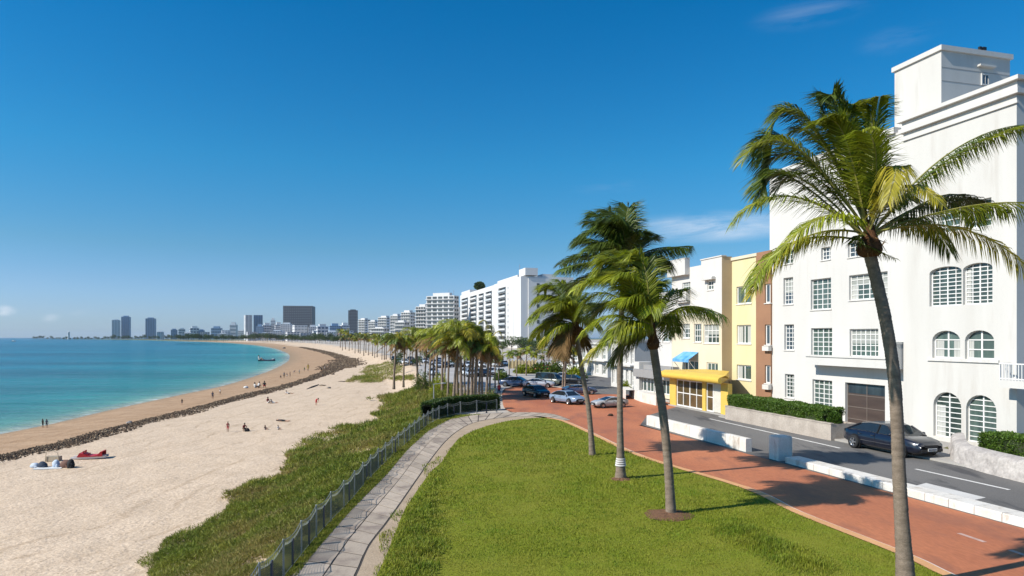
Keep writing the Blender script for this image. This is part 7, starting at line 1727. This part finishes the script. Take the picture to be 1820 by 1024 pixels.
lump(62, 831, (.55, .35, .38), lb, 'beach_bag', 'pale blue rumpled bag at the seaward end of a heap of beach gear', 'bag'); lump(76, 831.5, (.62, .4, .5), dk, 'beach_bag', 'dark blue bulging bag in a heap of beach gear', 'bag')
lump(100, 831, (.45, .35, .62), lb, 'beach_bag', 'light blue and white upright bag beside the brown bundle', 'bag'); lump(118, 831, (.75, .42, .62), br, 'blanket_roll', 'brown rolled blanket between the blue bags and a black rucksack', 'blanket'); lump(126, 832, (.40, .40, .72), CL['black'], 'rucksack', 'black rucksack at the landward end of the beach gear', 'rucksack')
p = gs(88, 832.5); m = MB(); m.box(p + Vector((0, 0, .035)), (1.9, 1.0, .05), ax=(.97, .2, 0)); tag(m.build('towel', wc, None, loc=p), 'white beach towel spread under the heap of beach gear', 'towel')
p = gs(80, 822); m = MB(); m.tube([p, p + Vector((.1, 0, .8)), p + Vector((.5, 0, 1.0)), p + Vector((1.0, 0, .75)), p + Vector((1.1, 0, .1))], .025, 6); m.box(p + Vector((.5, .3, .25)), (1.0, .5, .4)); tag(m.build('folding_chair', M('chair_canvas', (.40, .33, .24), .8), None, loc=p), 'low sandy coloured folding chair behind the bags on the beach', 'chair')
lump(439, 767, (.45, .35, .4), CL['black'], 'beach_bag', 'black bag beside the crouching person in dark red', 'bag'); lump(230, 754, (.55, .3, .4), M('drift_grey', (.30, .28, .27), .9, (.12, .11, .10), 3, .8), 'boat_wreck', 'grey weathered lump of wreckage on the tan wet sand', 'wreckage', jit=.3)
for (x0, y0, x1, y1, l) in ((545, 692, 567, 684.5, 'long thin driftwood stick lying on the sand inland of the seaweed'), (567, 685.5, 579, 686, 'short dark driftwood branch touching the long stick'), (600, 679, 615, 679, 'short straight driftwood log near the first green patch')):
    a, b = gs(x0, y0), gs(x1, y1); m = MB(); c = [a, a.lerp(b, .35) + Vector((0, .2, .12)), a.lerp(b, .7) + Vector((0, -.1, .1)), b + Vector((0, 0, .15))]; m.tube(c, [.08, .13, .14, .06], 6); tag(m.build('driftwood', M('driftwood', (.10, .075, .055), .95), None, loc=a), l, 'driftwood')
for (x, y, s, l) in ((585, 690.5, .35, 'single round stone on the open sand inland of the seaweed'), (437, 690, .5, 'pale float lying on the wet sand seaward of the trio'), (505, 619.5, 1.6, 'dark mound of seaweed on the far beach')):
    p = gs(x, y); m = MB(); m.blob(p + Vector((0, 0, s * .3)), (s, s * .8, s * .6), 9, 6, jit=.15); tag(m.build('stone', CL['white'] if 'float' in l else M('grey_stone', (.16, .14, .12), .9), None, loc=p, smooth=True), l, 'stone')
def skiff():
    p = G(474, 641.5, ZW); r = thing('boat', 'small dark boat with a raised pale figure at one end, floating near the beach', 'boat', p); L_ = 8.0; secs = []; h = MB()
    for t in np.linspace(0, 1, 13):
        x = (t - .5) * L_ ; w = 1.0 * math.sin(math.pi * (.04 + .92 * t)) ** .7; sh = .55 + .9 * abs(t - .5) ** 2 * 4 * (1.5 if t < .5 else .55)
        secs.append([p + Vector((x, w, sh)), p + Vector((x, w * .6, -.3)), p + Vector((x, -w * .6, -.3)), p + Vector((x, -w, sh)), p + Vector((x, -w * .85, sh - .05)), p + Vector((x, 0, .1)), p + Vector((x, w * .85, sh - .05))])
    for q in secs: h.v.extend(tuple(v) for v in q)
    for i in range(12):
        for j in range(7): j2 = (j + 1) % 7; h.f.append((i * 7 + j, i * 7 + j2, (i + 1) * 7 + j2, (i + 1) * 7 + j)); h.m.append(0)
    h.build('hull', CL['navy'], r, smooth=True)
    m = MB(); q = p + Vector((L_ * .40, 0, .7)); m.blob(q, (.9, .4, .3), 8, 5); m.build('engine_cover', CL['white'], r, smooth=True)
    pp(461, 640, 9, 'sit', 'white', 'white', 90, 'person in white sitting high at the bow of the small boat', z=ZW + 1.6)
skiff()
def horizon_boat(x, y, L_, label):
    p = G(x, y, ZW); r = thing('motor_boat', label, 'boat', p); m = MB(); m.hexa([p + Vector(v) for v in ((-L_ * .42, -1, 0), (L_ * .42, -1, 0), (L_ * .42, 1, 0), (-L_ * .42, 1, 0), (-L_ / 2, -1.3, 1.6), (L_ * .55, -1.3, 1.9), (L_ * .55, 1.3, 1.9), (-L_ / 2, 1.3, 1.6))]); m.build('hull', CL['grey'], r); m = MB(); m.box(p + Vector((-L_ * .1, 0, 2.4)), (L_ * .4, 1.8, 1.4)); m.build('cabin', CL['white'], r)
horizon_boat(24, 607, 13, 'tiny grey boat far out near the horizon of the bay')

# ------------------------------------------------------------------ air
HAZE = 0.000035
if HAZE:
    m = bpy.data.materials.new('haze_air'); m.use_nodes = True; n_ = m.node_tree.nodes; n_.remove(n_['Principled BSDF']); pv_ = n_.new('ShaderNodeVolumePrincipled'); pv_.inputs['Density'].default_value = HAZE; pv_.inputs['Color'].default_value = (.72, .84, .96, 1); pv_.inputs['Anisotropy'].default_value = 0.2
    m.node_tree.links.new(pv_.outputs[0], n_['Material Output'].inputs['Volume'])
    hb = MB(); x0, x1, y0, y1, z0, z1 = -16000, 9000, -350, 43000, -12, 185
    hb.hexa([Vector(v) for v in ((x0, y0, z0), (x1, y0, z0), (x1, y1, z0), (x0, y1, z0), (x0, y0, z1), (x1, y0, z1), (x1, y1, z1), (x0, y1, z1))]); tag(hb.build('haze', m), 'thin bluish sea haze over the whole bay', kind='stuff')
